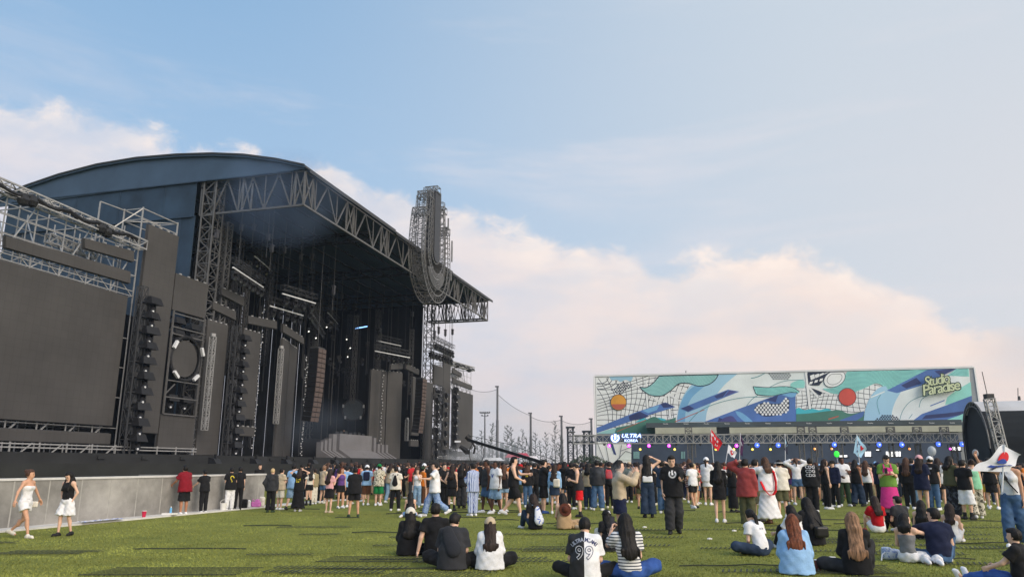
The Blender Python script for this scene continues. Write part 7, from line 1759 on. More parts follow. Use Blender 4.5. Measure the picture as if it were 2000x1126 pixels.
decal(R['s8'], 'top', np.array(V), [(i, i + 1, 15 + i, 14 + i) for i in range(13)], TXT_W, (-.02, R['s8']['J']['che'][2] - .02), .10)
# --- worn and held things
def bp(c_off=.16, sz=(.14, .08, .19)):
 return lambda F_, J: F_.box(J['che'] - J['fw'] * c_off - J['up'] * .02, sz, .06, np.array([J['rt'], J['fw'], J['up']]))
def bstr(J): return [[J['che'] - J['fw'] * .14 + J['rt'] * s * .09 + J['up'] * .12, J['nb'] + J['rt'] * s * .10 + J['up'] * .035, J['che'] + J['fw'] * .14 + J['rt'] * s * .11, J['wai'] + J['rt'] * s * .17 - J['fw'] * .02] for s in (-1, 1)]
soft(R['b16'], 'backpack', 'navy backpack on the back of the man with white cap and brown shorts', 'backpack', bp(), K['navy'], group='backpacks', strap=bstr)
soft(R['b37'], 'backpack', 'bright red backpack worn by a person in black', 'backpack', bp(.16, (.13, .08, .17)), K['brightred'], group='backpacks', strap=bstr)
soft(R['b31'], 'backpack', 'white backpack worn by the woman in the denim skirt', 'backpack', lambda F_, J: F_.box(J['wai'] - J['fw'] * .15 + J['rt'] * .1, (.12, .07, .15), .05), K['offwhite'], group='backpacks', strap=bstr)
soft(R['b18'], 'drawstring_bag', 'black drawstring bag on an off-white tee', 'bag', lambda F_, J: F_.rc(J['che'] - J['fw'] * .15 + J['up'] * .08, J['wai'] - J['fw'] * .16, .05, .12, .02, J['fw'], 1.9), K['black'], strap=bstr)
soft(R['s5'], 'drawstring_bag', 'shiny white and blue drawstring bag on a seated woman', 'bag', lambda F_, J: F_.rc(J['che'] - J['fw'] * .15 + J['up'] * .10, J['pel'] - J['fw'] * .20 + np.array([0, 0, .08]), .06, .14, .02, J['fw'], 1.7), (.55, .62, .78), pattern_mat('bag_print', lin(216, 220, 230), lin(80, 110, 190), 'blob', .12, .56), strap=bstr)
soft(R['s3'], 'sling_bag', 'dark sling bag across the back of the charcoal t-shirt man', 'bag', lambda F_, J: (F_.rc(J['che'] - J['fw'] * .155 - J['rt'] * .08 + J['up'] * .08, J['wai'] - J['fw'] * .16 + J['rt'] * .05, .10, .13, .04, J['fw'], 2.0)), lin(44, 46, 52), strap=lambda J: [[J['wai'] - J['fw'] * .17 + J['rt'] * .16, J['che'] - J['fw'] * .17, J['nb'] - J['rt'] * .13 - J['fw'] * .05, J['nb'] - J['rt'] * .14 + J['fw'] * .06]])
soft(R['b39'], 'shoulder_bag', 'white shoulder bag hanging behind the backless black top', 'bag', lambda F_, J: F_.box(J['wai'] - J['fw'] * .16 - J['up'] * .02, (.14, .045, .09), .03), K['white'], strap=lambda J: [[J['wai'] - J['fw'] * .16 + J['rt'] * .12 + J['up'] * .05, J['che'] - J['fw'] * .16 + J['rt'] * .12, J['shR'] + np.array([0, 0, .06])], [J['wai'] - J['fw'] * .16 - J['rt'] * .12 + J['up'] * .05, J['che'] - J['fw'] * .14 - J['rt'] * .02]])
soft(R['w1'], 'handbag', 'small white flap bag at the hip of the woman in white', 'bag', lambda F_, J: F_.box(J['hiL'] - np.array([.13, -.06, .04]), (.03, .11, .075), .02), K['offwhite'])
soft(R['s13'], 'leather_bag', 'glossy black leather bag slung behind the woman with very long hair', 'bag', lambda F_, J: F_.box(J['pel'] + np.array([.04, -.20, .14]), (.13, .06, .10), .03), K['black'], mat('leather', (.012, .012, .013), rough=.3), strap=lambda J: [[J['pel'] + np.array([.10, -.19, .22]), J['che'] - J['fw'] * .15, J['shL'] + np.array([0, -.03, .06])]])
soft(R['b60'], 'white_towel', 'white towel with blue marks hanging beside the floral trousers', 'towel', lambda F_, J: F_.box(J['pel'] + np.array([-.30, .05, .06]), (.10, .05, .28), .04), K['white'])
# hat on the back, sash, apron, strap
def hat(rec):
 J = rec['J']; c = J['che'] - J['fw'] * .17; A = J['fw'] * -1; F_ = Field(c - .35, c + .35, .014); F_.rc(c, c + A * .012, .17, .17, 0, A, 14); F_.ell(c + A * .05, (.085, .075, .085), k=.03)
 V, Q = F_.mesh(); V = np.array([wp(rec, v) for v in V]); m = V.mean(0); o = quick_mesh('hat', V - m, Q, FAB, None); o.location = m; o.color = (*lin(88, 48, 36), 1); tag(o, 'brown felt hat hanging on the back of the woman in the tan dress', 'hat')
hat(R['s6'])
def band_part(rec, name, pts, w, mtl, color, normal_out=.02):
 J = rec['J']; g = MB(); P = [np.asarray(p, float) for p in pts]
 for i in range(len(P) - 1): g.bar(P[i], P[i + 1], w, .022)
 o = link_mesh(name, g.V, g.F, mtl, rec['root']); o.color = (*color, 1); return o
j = R['b48']['J'];
band_part(R['b48'], 'sash', [j['nb'] + np.array([.10, .03, .06]), j['che'] + np.array([.16, -.14, .05]), j['wai'] + np.array([.17, -.19, .0]), j['pel'] + np.array([.13, -.23, -.06]), j['pel'] + np.array([.04, -.25, -.17]), j['pel'] + np.array([-.07, -.24, -.17]), j['pel'] + np.array([-.17, -.20, -.05]), j['wai'] + np.array([-.21, -.10, .02])], .075, FAB, K['brightred'])
def apron(rec):
 J = rec['J']; lo, hi = bounds(J); F_ = Field(lo, hi, .022); k = (J['knR'] + J['knL']) / 2; e = k + np.array([0, 0, -.20])
 F_.ell(J['che'] + J['fw'] * .05, (.15, .125, .16), k=.02); F_.rc(J['wai'], e, .165, .285, .04, J['fw'], 1.35, cuts=((e, (0, 0, -1)),)); X, Y, Z = F_.all()
 F_.f = np.maximum(F_.f, (Z - J['che'][2] - .10) + 0 * X + 0 * Y); F_.f = np.maximum(F_.f, -.07 - Y + 0 * X + 0 * Z); F_.folds(.004, 2)
 V, Q = F_.mesh(); o = quick_mesh('apron', V, Q, FAB, rec['root']); o.color = (*K['hotpink'], 1)
 for s in (-1, 1): band_part(rec, 'apron_strap', [J['che'] + J['fw'] * .16 + J['rt'] * s * .09 + np.array([0, 0, .08]), J['nb'] + J['rt'] * s * .09 + J['fw'] * .04 + np.array([0, 0, .03])], .035, FAB, K['hotpink'])
apron(R['b55'])
j = R['b30']['J']; band_part(R['b30'], 'teal_strap', [j['nb'] + np.array([.11, .06, .03]), j['che'] + np.array([.12, .15, -.02]), j['wai'] + np.array([.12, .16, -.1])], .07, FAB, lin(60, 120, 100))
j = R['b61']['J']; band_part(R['b61'], 'black_strap', [j['nb'] + np.array([.08, .05, .03]), j['che'] + np.array([.02, .17, -.02]), j['wai'] + np.array([-.14, .14, -.06])], .07, FAB, K['black'])
j = R['b6']['J']; band_part(R['b6'], 'black_strap', [j['nb'] + np.array([.11, -.02, .04]), j['che'] + np.array([.0, -.17, .0]), j['wai'] + np.array([-.16, -.12, -.05])], .03, FAB, K['black'])
j = R['b49']['J']; g = [j['hd'] + np.array([.105 * math.cos(t), .125 * math.sin(t), .035]) for t in np.linspace(0, 2 * math.pi, 18)]; band_part(R['b49'], 'headband', g, .035, FAB, K['white'])
def phone(g, p, d, J): g.mats = [RUBB, GLASS]; g.box(p + np.array([0, .02, .05]), (.075, .012, .15), None, 0); g.box(p + np.array([0, .012, .05]), (.066, .004, .135), None, 1)
for k, hd, lb in (('s9', 'L', 'phone held up by the seated woman in the striped tee'), ('b41', 'L', 'phone in the hand of the man with the U emblem tee'), ('b38', 'R', 'pale phone raised by the woman in the beige cardigan'), ('b33', 'R', 'phone watched by the man in red shorts'), ('b55', 'R', 'dark phone watched by the person in the pink apron'), ('s12', 'R', 'small camera held out by the person behind the auburn hair'), ('b15', 'R', 'phone held up by the person in the light blue tee')):
 held(R[k], hd, 'phone', lb, 'phone', phone)['group'] = 'phones in hands'
# ---------------------------------------------------------------- the crowd further back
STOOD = []
def crowd():
 protos = []
 spec = [('m', 'tee', 'pants', 'short', ('down', 'down'), None), ('m', 'tee', 'shorts', 'short', ('phone', 'phone'), None), ('f', 'tank', 'shorts', 'long', ('down', 'hip'), None), ('f', 'tee', 'pants', 'long', ('relax', 'phone'), None),
   ('m', 'long', 'pants', 'short', ('relax', 'relax'), None), ('f', 'tee', 'skirt', 'long', ('down', 'phone'), None), ('m', 'tee', 'pants', 'short', ('down', 'relax'), 'cap'), ('f', 'tank', 'pants', 'tied', ('head', 'down'), None),
   ('m', 'tank', 'shorts', 'buzz', ('down', 'fwd'), None), ('f', 'long', 'shorts', 'long', ('phone', 'phone'), 'cap'), ('m', 'tee', 'pants', 'short', ('photo', 'photo'), None), ('f', 'tube', 'skirt', 'long', ('down', 'relax'), None),
   ('m', 'tee', 'shorts', 'short', ('cross', 'cross'), None), ('f', 'tee', 'shorts', 'bun', ('cross', 'cross'), None), ('f', 'tank', 'pants', 'long', ('down', 'relax'), None), ('m', 'long', 'shorts', 'buzz', ('down', 'phone'), 'cap')]
 rr = random.Random(21); tn = dict(tee='tee', tank='tank top', tube='tube top', long='long sleeves'); bn = dict(pants='trousers', shorts='shorts', skirt='skirt')
 for i, (sx, tp, bt, hr, ar, cp) in enumerate(spec):
  J = skeleton('stand', sx, ar, rr.uniform(0, .3), rr.uniform(-.03, .08), rr.uniform(-.5, .5), rr.uniform(-.25, .15)); root = empty('person', (0, 0, 0), '', 'person', 'people in the crowd')
  pr = build_person(root, J, .024, 'fair', (tp, 'black', D(loose=rr.uniform(.01, .04))), (bt, 'black', D(length=1.0 if bt == 'pants' else rr.uniform(.5, .95))), (hr, 'black', rr.uniform(.05, .3)), 'white', (('white',) if cp else None), False, seed=i)
  protos.append((root, spec[i]))
 # where they stand
 taken = [(r['P'][0], r['P'][1]) for r in PEOPLE]; spots = []
 tries = 0
 while len(spots) < 200 and tries < 60000:
  tries += 1; px = rr.uniform(575, 2030); Y = 29.5 + 15 * rr.random() ** 1.2
  if px < 760 and rr.random() < .45: continue
  P = atY(px, 907, Y); P[2] = 0
  if P @ DV < -26.5 or (P @ DU < 29 and P @ DV < -17): continue
  if any((P[0] - a) ** 2 + (P[1] - b) ** 2 < (.55 if Y < 36 else .62) ** 2 for a, b in taken): continue
  if Y < 32 and any(abs(px - r['px']) < 17 and r['feet'] > 985 for r in PEOPLE): continue
  taken.append((P[0], P[1])); spots.append((px, P))
 spots.sort(key=lambda q: q[1][1])
 tops = ['black'] * 11 + ['charcoal', 'charcoal', 'white', 'white', 'white', 'offwhite', 'grey', 'navy', 'beige', 'lightblue', 'red', 'purple', 'olive', 'pink', 'brown', 'orange', 'darkgreen']; bots = ['black'] * 6 + ['denim', 'darkden', 'palden', 'charcoal', 'beige', 'olive', 'white', 'khaki', 'navy']
 hc = ['black'] * 7 + ['darkbrown'] * 4 + ['brown', 'brown', 'auburn', 'lightbrown', 'blond']; caps = ['white', 'black', 'navy', 'red', 'beige', 'lightblue']; skn = ['fair'] * 5 + ['mid'] * 4 + ['tan', 'dark']
 refs = {}
 near = [(r['px'], r['label']) for r in PEOPLE if r['feet'] < 1045]
 short = {'b5': 'the blond man', 'b8': 'the long black dress', 'b12': 'the pink tee', 'b14': 'the bare legged person', 'b17': 'the leaf print shirt', 'b18': 'the drawstring bag', 'b19': 'the white tank jeans', 'b21': 'the striding white tee', 'b23': 'the short black dress', 'b25': 'the striped pyjamas', 'b27': 'the blue print tee', 'b28': 'the muscular man', 'b30': 'the teal strap', 'b31': 'the denim skirt', 'b33': 'the red shorts', 'b36': 'the wide blue jeans', 'b38': 'the filming woman', 'b39': 'the white shoulder bag', 'b41': 'the U emblem tee', 'b42': 'the striped knit dress', 'b43': 'the white mini skirt', 'b44': 'the black mini skirt', 'b46': 'the brick red shirt', 'b48': 'the white robe', 'b50': 'the hands-on-head woman', 'b51': 'the CDG shirt', 'b53': 'the olive trousers man', 'b55': 'the pink apron', 'b56': 'the pink cap', 'b59': 'the olive vest', 'b60': 'the floral trousers', 'b61': 'the big white flag'}
 STOOD.extend(taken); seen = set(); first = set()
 for i, (px, P) in enumerate(spots):
  for attempt in range(60):
   pi = rr.randrange(len(protos)); root, (sx, tp, bt, hr, ar, cp) = protos[pi]
   c1, c2, c3, c4 = rr.choice(tops), rr.choice(bots), rr.choice(hc), rr.choice(caps)
   rf = min(short, key=lambda k: abs(R[k]['px'] - px)); rel = 'far behind' if P[1] > 40 else 'well behind' if P[1] > 35 else 'just behind'
   hd = '%s capped' % WORD.get(c4, c4) if cp else ('%s haired' % WORD.get(c3, c3))
   w = {'up': ' arm raised', 'photo': ' filming', 'head': ''}.get(ar[0], '')
   lb = '%s person in %s %s and %s %s%s %s %s' % (hd, WORD.get(c1, c1), tn[tp], WORD.get(c2, c2), bn[bt], w, rel, short[rf])
   if lb not in seen and len(lb.replace('-', ' ').split()) <= 16: break
  seen.add(lb)
  o = root if pi not in first else copy_tree(root); first.add(pi)
  o.location = tuple(P); s = rr.uniform(.91, 1.04) * (.97 if sx == 'f' else 1.0); o.scale = (s, s, s); az = math.atan2(P[0], P[1]); fc = rr.gauss(-5, 45) if rr.random() < .85 else rr.uniform(0, 360); o.rotation_euler = (0, 0, -(math.radians(fc) + az)); o['label'] = lb; o['group'] = 'people in the crowd'
  sk = SK[rr.choice(skn)]
  for ch in KIDS[o.name]:
   n = ch.name.split('.')[0]
   ch.color = (*(sk if n == 'body' else HC[c3] if n == 'hair' else K[c4] if n == 'cap' else K[rr.choice(['white', 'white', 'black', 'offwhite'])] if n in ('shoe', 'boot') else K[c1] if n in TOPN.values() else K[c2]), 1)
 # a performer behind the booth, and two on the pavilion terrace
 for P, lb in ((W(onV(671, 838, -40.8)[0], -40.8, 3.9), 'performer in black behind the grey DJ booth'),):
  o = copy_tree(protos[0][0]); o.location = tuple(P); o.rotation_euler = (0, 0, ROT); o['label'] = lb; o['group'] = 'performers on stage'
  for ch in KIDS[o.name]: ch.color = (*(SK['fair'] if ch.name.startswith('body') else K['black']), 1)
 g = MB(); u = onV(671, 838, -40.8)[0]; g.sbox(u - 4, u + 6, -42, -40.05, 2.25, 3.9); tag(g.build('riser', DECKB), 'black riser behind the DJ booth', 'riser')
 for pi, (root, _) in enumerate(protos):
  if pi not in first:
   for ch in KIDS.pop(root.name): bpy.data.objects.remove(ch)
   bpy.data.objects.remove(root)
crowd()
def crowd_mass():
 """past the three hundred nearest, the crowd reads as one mass of heads and shoulders"""
 rr = random.Random(77); PR = []
 for i, (sx, tp, bt, hr, ar) in enumerate((('m', 'tee', 'pants', 'short', ('down', 'phone')), ('f', 'tank', 'shorts', 'long', ('down', 'hip')), ('m', 'long', 'pants', 'short', ('relax', 'photo')), ('f', 'tee', 'skirt', 'long', ('head', 'down')), ('m', 'tee', 'shorts', 'short', ('down', 'down')), ('f', 'tee', 'pants', 'tied', ('relax', 'fwd')))):
  J = skeleton('stand', sx, ar, .1, 0, rr.uniform(-.4, .4), rr.uniform(-.2, .2)); root = empty('person', (0, 0, 0)); n0 = []
  build_person(root, J, .034, 'fair', (tp, 'black', D(loose=.025)), (bt, 'black', D(length=1.0 if bt == 'pants' else .7)), (hr, 'black', .2), None, None, False, seed=i); pr = []
  for ch in KIDS.pop(root.name):
   me = ch.data; V = np.empty(len(me.vertices) * 3, np.float32); me.vertices.foreach_get('co', V); Q = np.empty(len(me.loops), np.int32); me.loops.foreach_get('vertex_index', Q)
   if len(Q) % 4 == 0: pr.append((ch.name.split('.')[0], V.reshape(-1, 3), Q.reshape(-1, 4)))
   bpy.data.objects.remove(ch)
  bpy.data.objects.remove(root); PR.append(pr)
 VV, QQ, CC, n = [], [], [], 0; cells = set(); made = 0
 for _ in range(20000):
  if made >= 1300: break
  px = rr.uniform(640, 2040); Y = 37.5 + 41 * rr.random() ** 1.35; P = atY(px, 907, Y); P[2] = 0; key = (int(P[0] / .62), int(P[1] / .62))
  if P @ DV < -26 or key in cells or (Y < 45.5 and any((P[0] - a) ** 2 + (P[1] - b) ** 2 < .3 for a, b in STOOD)): continue
  cells.add(key); made += 1; s = rr.uniform(.92, 1.05); az = math.atan2(P[0], P[1]) + rr.gauss(0, .8); c, sn = math.cos(-az) * s, math.sin(-az) * s; pal = dict(body=rr.choice(list(SK.values())[:3]), hair=HC[rr.choice(('black', 'black', 'darkbrown', 'brown'))])
  t1 = K[rr.choice(('black', 'black', 'black', 'black', 'charcoal', 'navy', 'white', 'white', 'grey', 'lightblue', 'red', 'beige', 'purple'))]; t2 = K[rr.choice(('black', 'denim', 'darkden', 'charcoal', 'beige'))]
  for nm, V, Q in PR[rr.randrange(len(PR))]:
   W_ = np.stack([V[:, 0] * c - V[:, 1] * sn + P[0], V[:, 0] * sn + V[:, 1] * c + P[1], V[:, 2] * s], 1); VV.append(W_); QQ.append(Q + n); n += len(V); CC.append(np.tile(np.array([*(pal.get(nm) or (t1 if nm in TOPN.values() else t2)), 1], np.float32), (len(V), 1)))
 m = bpy.data.materials.new('crowd_colours'); m.use_nodes = True; b = m.node_tree.nodes['Principled BSDF']; b.inputs['Roughness'].default_value = .8; a = m.node_tree.nodes.new('ShaderNodeAttribute'); a.attribute_name = 'tone'; m.node_tree.links.new(a.outputs[0], b.inputs['Base Color'])
 o = quick_mesh('crowd', np.concatenate(VV), np.concatenate(QQ), m, None); at = o.data.color_attributes.new('tone', 'FLOAT_COLOR', 'POINT'); at.data.foreach_set('color', np.concatenate(CC).ravel()); tag(o, 'dense far crowd of standing people reaching back to the lamp truss', 'crowd', kind='stuff')
crowd_mass()
# ---------------------------------------------------------------- flags
def flag(label, quad, Y, pole, patt, base, wave=.12, name='flag'):
 """quad: photo corners (hoist top, fly top, fly bottom, hoist bottom) at distance Y; patt: list of (polygon in 0..1, material)"""
 C4 = [atY(x, y, Y) for x, y in quad]; root = empty(name, C4[3] * np.array([1, 1, 1]), label, 'flag', 'flags waving over the crowd'); c0 = np.array(root.location)
 def S_(a, b, o=0):
  p = (C4[0] * (1 - a) + C4[1] * a) * (1 - b) + (C4[3] * (1 - a) + C4[2] * a) * b; return p + np.array([0, wave * math.sin(a * 7 + b * 3) * a * np.linalg.norm(C4[1] - C4[0]) * .8 - o, .04 * math.sin(a * 9)]) - c0
 n = 14; V = [S_(i / n, k / n) for k in range(n + 1) for i in range(n + 1)]; Fc = [(k * (n + 1) + i, k * (n + 1) + i + 1, (k + 1) * (n + 1) + i + 1, (k + 1) * (n + 1) + i) for k in range(n) for i in range(n)]
 cl = link_mesh('cloth', V, Fc, base, root, smooth=True); k = 0
 for pts, m in patt:
  k += 1; link_mesh('emblem', [S_(a, b, .012 + .006 * k) for a, b in pts], [tuple(range(len(pts)))] if not isinstance(pts, tuple) else pts, m, cl)
 g = MB(); a, b = [atY(x, y, Y) - c0 for x, y in pole]; g.tube([a, b], .018 * max(1, Y / 40), 6); g.build_local = True; link_mesh('pole', g.V, g.F, PALE, root)
 return root, S_, cl
circ = lambda x, y, rx, ry, n=24: [(x + rx * math.cos(2 * math.pi * k / n), y + ry * math.sin(2 * math.pi * k / n)) for k in range(n)]
FW = mat('flag_white', lin(228, 230, 238), var=.05); FR = mat('flag_red', lin(206, 32, 44), var=.08); FBm = mat('flag_blue', lin(44, 74, 156), var=.08); FP = mat('flag_purple', lin(70, 30, 76), var=.2); FL = mat('flag_pale_blue', lin(166, 208, 232), var=.06); FN = mat('flag_navy', lin(40, 44, 66), var=.2)
r, S_, cl = flag('red flag with white characters waving on a tilted pole', ((1388, 837), (1412, 866), (1402, 881), (1387, 862)), 56, ((1388, 836), (1394, 905)), [], FR)
for bd, x0, y0, sz in (('#', .18, .30, .30), ('S', .40, .34, .26), ('B', .62, .34, .26), ('o', .12, .72, .22), ('S', .55, .72, .24), ('9', .74, .68, .24)):
 V, Fc = text_mesh(bd, 1.0, .04); link_mesh('lettering', [S_(x0 + v[0] * sz, y0 - v[1] * sz, .03) for v in V], Fc, FW, cl)
flag('white flag with a red disc on a thin pole', ((1423, 868), (1440, 884), (1434, 895), (1421, 884)), 50, ((1423, 867), (1417, 905)), [(circ(.5, .5, .2, .27), FR)], FW)
flag('narrow dark purple flag hanging beside a violet lamp', ((1446, 846), (1453, 866), (1450, 892), (1443, 880)), 58, ((1446, 845), (1444, 908)), [([(.3, .3), (.6, .32), (.6, .42), (.3, .4)], FW)], FP)
hp = [(.62 + .011 * 16 * math.sin(t) ** 3, .36 - .012 * (13 * math.cos(t) - 5 * math.cos(2 * t) - 2 * math.cos(3 * t) - math.cos(4 * t))) for t in np.linspace(0, 2 * math.pi, 30)[:-1]]
r, S_, cl = flag('pale blue flag with a red heart', ((1673, 848), (1694, 877), (1681, 894), (1667, 884)), 50, ((1673, 847), (1679, 905)), [(hp, FR)], FL)
for bd, x0, y0, sz in (('~', .3, .25, .4), ('x', .35, .75, .26), ('(', .25, .45, .3)):
 V, Fc = text_mesh(bd, 1.0, .03); link_mesh('lettering', [S_(x0 + v[0] * sz, y0 - v[1] * sz, .03) for v in V], Fc, TXT_D, cl)
flag('small dark navy flag drooping near the blue lamps', ((1533, 848), (1540, 868), (1538, 888), (1531, 876)), 62, ((1533, 846), (1534, 908)), [([(.2, .2), (.7, .3), (.6, .5), (.2, .45)], FL)], FN)
Yf = float(R['b61']['P'][1]) - .25
arcb = [(.40 + .30 * math.cos(t), .5 + .38 * math.sin(t)) for t in np.linspace(1.3, 3.6, 14)] + [(.40 + .22 * math.cos(t), .5 + .26 * math.sin(t)) for t in np.linspace(3.6, 1.3, 14)]
flag('big white flag with blue and red swirls lifted by the woman in the white tank', ((1897, 919), (1960, 869), (1994, 889), (1972, 921)), Yf, ((1962, 868), (1957, 960)), [(arcb, FBm), (circ(.66, .42, .15, .2), FR), (circ(.52, .45, .11, .16), FBm), ([(.04, .42), (.16, .55), (.14, .62), (.03, .5)], FN)], FW, .05)
# ---------------------------------------------------------------- small things lying about
def small(name, label, cat, px, py, fn, z=0.0, mats=None):
 P = off_wall(ground(px, py, z)); g = MB(); fn(g); V = np.array(g.V); return tag(link_mesh(name, V, g.F, mats, None, g.M, loc=P), label, cat)
CUP = mat('cup_red', lin(196, 34, 74), rough=.5, var=.06); CUPW = mat('cup_white', lin(236, 234, 232), rough=.5, var=.04); BOT = mat('bottle_blue', lin(110, 180, 230), rough=.1, var=.05, spec=.7)
def cup(g, s=1): g.cone((0, 0, 0), (0, 0, .13 * s), .036 * s, .05 * s, 14, 0); g.cone((0, 0, .13 * s), (0, 0, .138 * s), .053 * s, .053 * s, 14, 1)
small('paper_cup', 'big red paper cup with white rim on the lawn by the light brown hair', 'cup', 1626, 1108, lambda g: cup(g, 1.25), mats=[CUP, CUPW])
small('paper_cup', 'dark red paper cup with a white lid beside the light blue shirt', 'cup', 1599, 1113, lambda g: cup(g, 1.2), mats=[mat('cup_dark', lin(110, 44, 50), rough=.5), CUPW])
small('paper_cup', 'red paper cup at the foot of the concrete wall', 'cup', 281, 1006, lambda g: cup(g, 1.4), .05, [CUP, CUPW])
small('water_bottle', 'blue water bottle standing at the foot of the wall', 'bottle', 333, 1001, lambda g: (g.cone((0, 0, 0), (0, 0, .17), .036, .036, 12, 0), g.cone((0, 0, .17), (0, 0, .21), .036, .016, 12, 0), g.cone((0, 0, .21), (0, 0, .24), .017, .017, 10, 1)), .07, [BOT, CUPW])
small('foam_box', 'flat white foam box under the blue bottle', 'box', 331, 1004, lambda g: g.box((0, 0, .03), (.42, .25, .055)), .05, [CUPW])
small('bucket', 'white plastic bucket standing by the wall', 'bucket', 436, 991, lambda g: (g.cone((0, 0, 0), (0, 0, .24), .10, .125, 16, 0), g.tube([(.125 * math.cos(t), 0, .24 + .12 * math.sin(t)) for t in np.linspace(0, math.pi, 10)], .008, 5, 0)), .05, [CUPW])
def lump(name, label, cat, px, py, boxes, color, mtl, z=0.0, straps=None):
 P = off_wall(ground(px, py, z)); F_ = Field((-.45, -.4, -.05), (.45, .4, .55), .017)
 for c, hs, rd in boxes: F_.box(c, hs, rd, k=.04)
 F_.folds(.006, px); X, Y, Z = F_.all(); F_.f = np.maximum(F_.f, .002 - Z + 0 * X + 0 * Y); V, Q = F_.mesh(); r = empty(name, P, label, cat); o = quick_mesh('bag_body', V, Q, mtl, r); o.color = (*color, 1)
 for pts in straps or []:
  g = MB(); g.tube(pts, .012, 5); o = link_mesh('strap', g.V, g.F, FAB, r); o.color = (*color, 1)
lump('backpack', 'black backpack leaning on the wall beside a white bag', 'backpack', 476, 988, [((0, 0, .16), (.14, .09, .17), .07)], K['black'], FAB, .05, [[(.1, -.08, .05), (.13, -.14, .18), (.06, -.06, .30)]])
lump('tote_bag', 'small white bag with an orange spot by the wall', 'bag', 485, 988, [((0, 0, .14), (.08, .06, .14), .05)], K['white'], FAB, .05)
lump('tote_bag', 'pink bag heap at the wall end', 'bag', 500, 987, [((0, 0, .10), (.18, .09, .10), .05), ((.05, 0, .2), (.08, .07, .09), .04)], lin(206, 120, 190), FAB, .05, [[(-.15, -.05, .1), (-.1, -.1, .3), (.0, -.05, .2)]])
lump('backpack', 'grey and white backpack at the wall end beside pink bags', 'backpack', 511, 986, [((0, 0, .18), (.11, .09, .19), .06)], K['offwhite'], FAB, .05)
lump('plastic_bag', 'crumpled shiny white bag on the lawn beside the white trousers', 'bag', 1744, 1092, [((0, 0, .09), (.16, .10, .09), .05), ((-.1, .0, .13), (.07, .07, .09), .03)], K['white'], pattern_mat('bag_shine', lin(220, 226, 236), lin(150, 168, 210), 'blob', .10, .52), 0, [[(-.12, -.05, .15), (-.24, -.12, .10), (-.30, -.2, .01)], [(.1, -.06, .14), (.17, -.05, .22), (.22, 0, .06)]])
def sheet():
 P = off_wall(ground(192, 1016, .05)) + DV * .1; n = 16; V = [(-.75 + 1.5 * i / n, -.16 + .32 * k / 6, .02 + .03 * abs(math.sin(i * 1.1 + k * 1.7))) for k in range(7) for i in range(n + 1)]; Fc = [(k * (n + 1) + i, k * (n + 1) + i + 1, (k + 1) * (n + 1) + i + 1, (k + 1) * (n + 1) + i) for k in range(6) for i in range(n)]
 o = link_mesh('towel', V, Fc, pattern_mat('towel_blue', lin(214, 216, 226), lin(120, 136, 206), 'blob', .3, .56), smooth=True, loc=P); o.rotation_euler = (0, 0, math.atan2(DU[1], DU[0])); o.color = (*K['white'], 1); tag(o, 'white and blue towel spread along the foot of the wall', 'towel')
sheet()
for i, (px, py) in enumerate(((1386, 1053), (1434, 1037), (1259, 1030))): small('litter', ('crumpled white paper on the lawn right of the walking man', 'small white scrap beside the beige sneakers', 'tiny white scrap on the lawn behind the striped tee')[i], 'paper scrap', px, py, lambda g: g.ball((0, 0, .02), .05, 7, sc=(1.4, .8, .5)), 0, [CUPW])
# equipment behind the near wall
def gear():
 P = W(*onV(262, 935, -24)); P[2] = 0; r = empty('follow_spot', P, 'dark machine with a white rim standing behind the wall', 'machine')
 zt = onV(262, 925, -24)[2]; g = MB(); g.box(P + np.array([0, 0, zt * .5 - .1]), (.9, .6, zt - .3)); g.ball(P + np.array([0, 0, zt - .45]), .42, 12, sc=(1.1, .8, .8)); g.build('housing', mat('machine_dark', (.05, .052, .062), rough=.35), r)
 g = MB(); g.tube([P + np.array([-.4, -.3, zt - .3]), P + np.array([-.1, -.38, zt - .12]), P + np.array([.3, -.35, zt - .25])], .035); g.build('rim', PALE, r)
 g = MB(); q = P + np.array([.85, -.2, zt - .6]); g.tube([q + np.array([.16 * math.cos(t), 0, .32 * math.sin(t)]) for t in np.linspace(0, 2 * math.pi, 14)], .05); g.bar(q - np.array([0, 0, .3]), P + np.array([.85, -.2, 0]), .06); g.build('wheel', RUBB, r)
gear()
# balloons and toys held above the crowd
for i, (px, py, Y, rgb, lb) in enumerate(((1634, 886, 60, (60, 220, 70), 'bright green glowing balloon over the crowd'), (1820, 880, 52, (206, 214, 220), 'clear tulip shaped balloon held above the pink cap'), (1905, 884, 70, (176, 182, 190), 'pale round lantern before the dark tent'))):
 P = atY(px, py, Y); r = empty('balloon', P, lb, 'balloon'); g = MB(); g.ball((0, 0, 0), .2 if i == 0 else .27, 14, sc=(1, 1, 1.25));
 link_mesh('skin', g.V, g.F, mat('balloon_green', emit=lin(60, 230, 70), estr=.9) if i == 0 else mat('balloon_%d' % i, lin(*rgb), rough=.2, var=.1, alpha=.6), r, smooth=True)
 g = MB(); g.tube([(0, 0, -.3), (.05, 0, 1.7 - P[2])], .02, 5); link_mesh('stick', g.V, g.F, PALE, r)
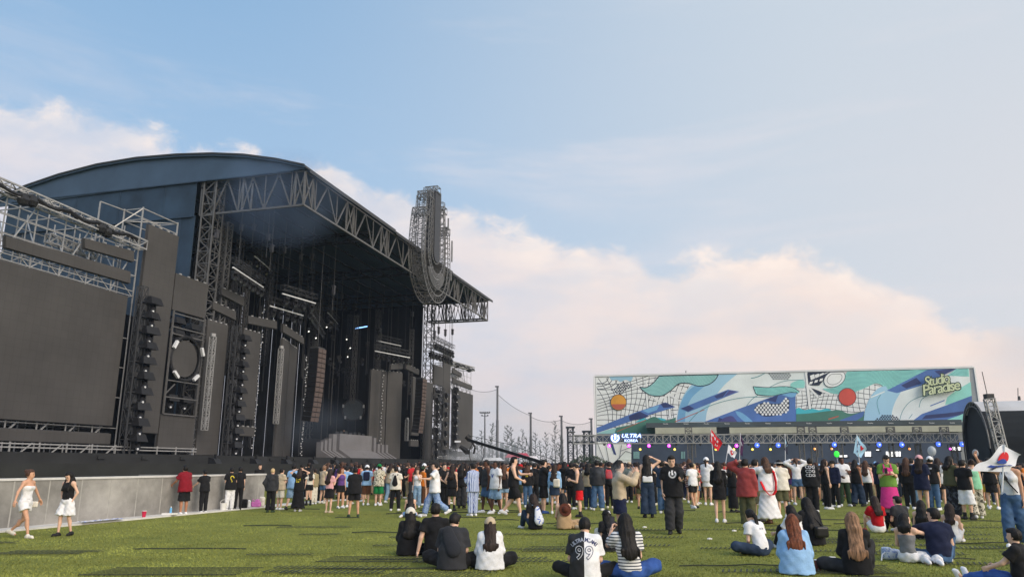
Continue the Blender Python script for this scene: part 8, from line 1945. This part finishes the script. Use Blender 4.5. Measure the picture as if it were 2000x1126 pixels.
# ---------------------------------------------------------------- smoke and air
def volume_mat(name, col, dens, scale, lo, hi, nz=True):
 m = bpy.data.materials.new(name); m.use_nodes = True; nt = m.node_tree; N = nt.nodes; L = nt.links; N.clear(); o = N.new('ShaderNodeOutputMaterial'); v = N.new('ShaderNodeVolumePrincipled'); v.inputs['Color'].default_value = (*col, 1); v.inputs['Density'].default_value = dens; L.new(v.outputs[0], o.inputs['Volume'])
 if nz:
  tc = N.new('ShaderNodeTexCoord'); n = N.new('ShaderNodeTexNoise'); n.inputs['Scale'].default_value = scale; n.inputs['Detail'].default_value = 4; L.new(tc.outputs['Object'], n.inputs['Vector'])
  mr = N.new('ShaderNodeMapRange'); mr.inputs[1].default_value = lo; mr.inputs[2].default_value = hi; mr.inputs[3].default_value = 0; mr.inputs[4].default_value = dens; L.new(n.outputs[0], mr.inputs[0])
  ln = N.new('ShaderNodeVectorMath'); ln.operation = 'LENGTH'; mp = N.new('ShaderNodeMapping'); mp.inputs['Location'].default_value = (-1, -1, -1); mp.inputs['Scale'].default_value = (2, 2, 2); L.new(tc.outputs['Generated'], mp.inputs[0]); L.new(mp.outputs[0], ln.inputs[0])
  f = N.new('ShaderNodeMapRange'); f.inputs[1].default_value = 1.0; f.inputs[2].default_value = .25; L.new(ln.outputs['Value'], f.inputs[0]); mu = N.new('ShaderNodeMath'); mu.operation = 'MULTIPLY'; L.new(mr.outputs[0], mu.inputs[0]); L.new(f.outputs[0], mu.inputs[1]); L.new(mu.outputs[0], v.inputs['Density'])
 return m
def smoke(px, py, Y, sz, dens, scale, label, col=(.82, .88, .96), lo=.42, hi=.68):
 P = atY(px, py, Y); g = MB(); g.ball((0, 0, 0), 1.0, 16, sc=sz); o = link_mesh('smoke', g.V, g.F, volume_mat('smoke_volume', col, dens, scale, lo, hi), loc=P); tag(o, label, 'smoke', kind='stuff')
smoke(950, 888, 108, (7.0, 4, 2.2), .35, .45, 'bluish stage smoke drifting at the far stage corner')
smoke(905, 893, 104, (4, 3, 1.3), .6, .6, 'low bluish smoke puff at the foot of the far wing')
smoke(1207, 922, 15.6, (.48, .22, .20), 3.2, 6.0, 'thin exhaled smoke trailing behind the filming woman')
smoke(550, 385, 58, (6.0, 5, 4.5), .26, .16, 'faint blue stage smoke under the near roof corner', (.45, .65, 1.0), .35, .7)
smoke(600, 830, 72, (6, 6, 3), .05, .25, 'faint bluish smoke low on the stage by the booth', (.6, .75, 1.0), .38, .7)
def haze():
 g = MB(); g.box((20, 150, 19), (520, 340, 40.6)); o = link_mesh('haze', g.V, g.F, volume_mat('haze_volume', (.62, .76, 1.0), .0003, 1, 0, 1, False)); tag(o, 'thin bluish evening haze over the whole festival field', 'haze', kind='stuff')
haze()
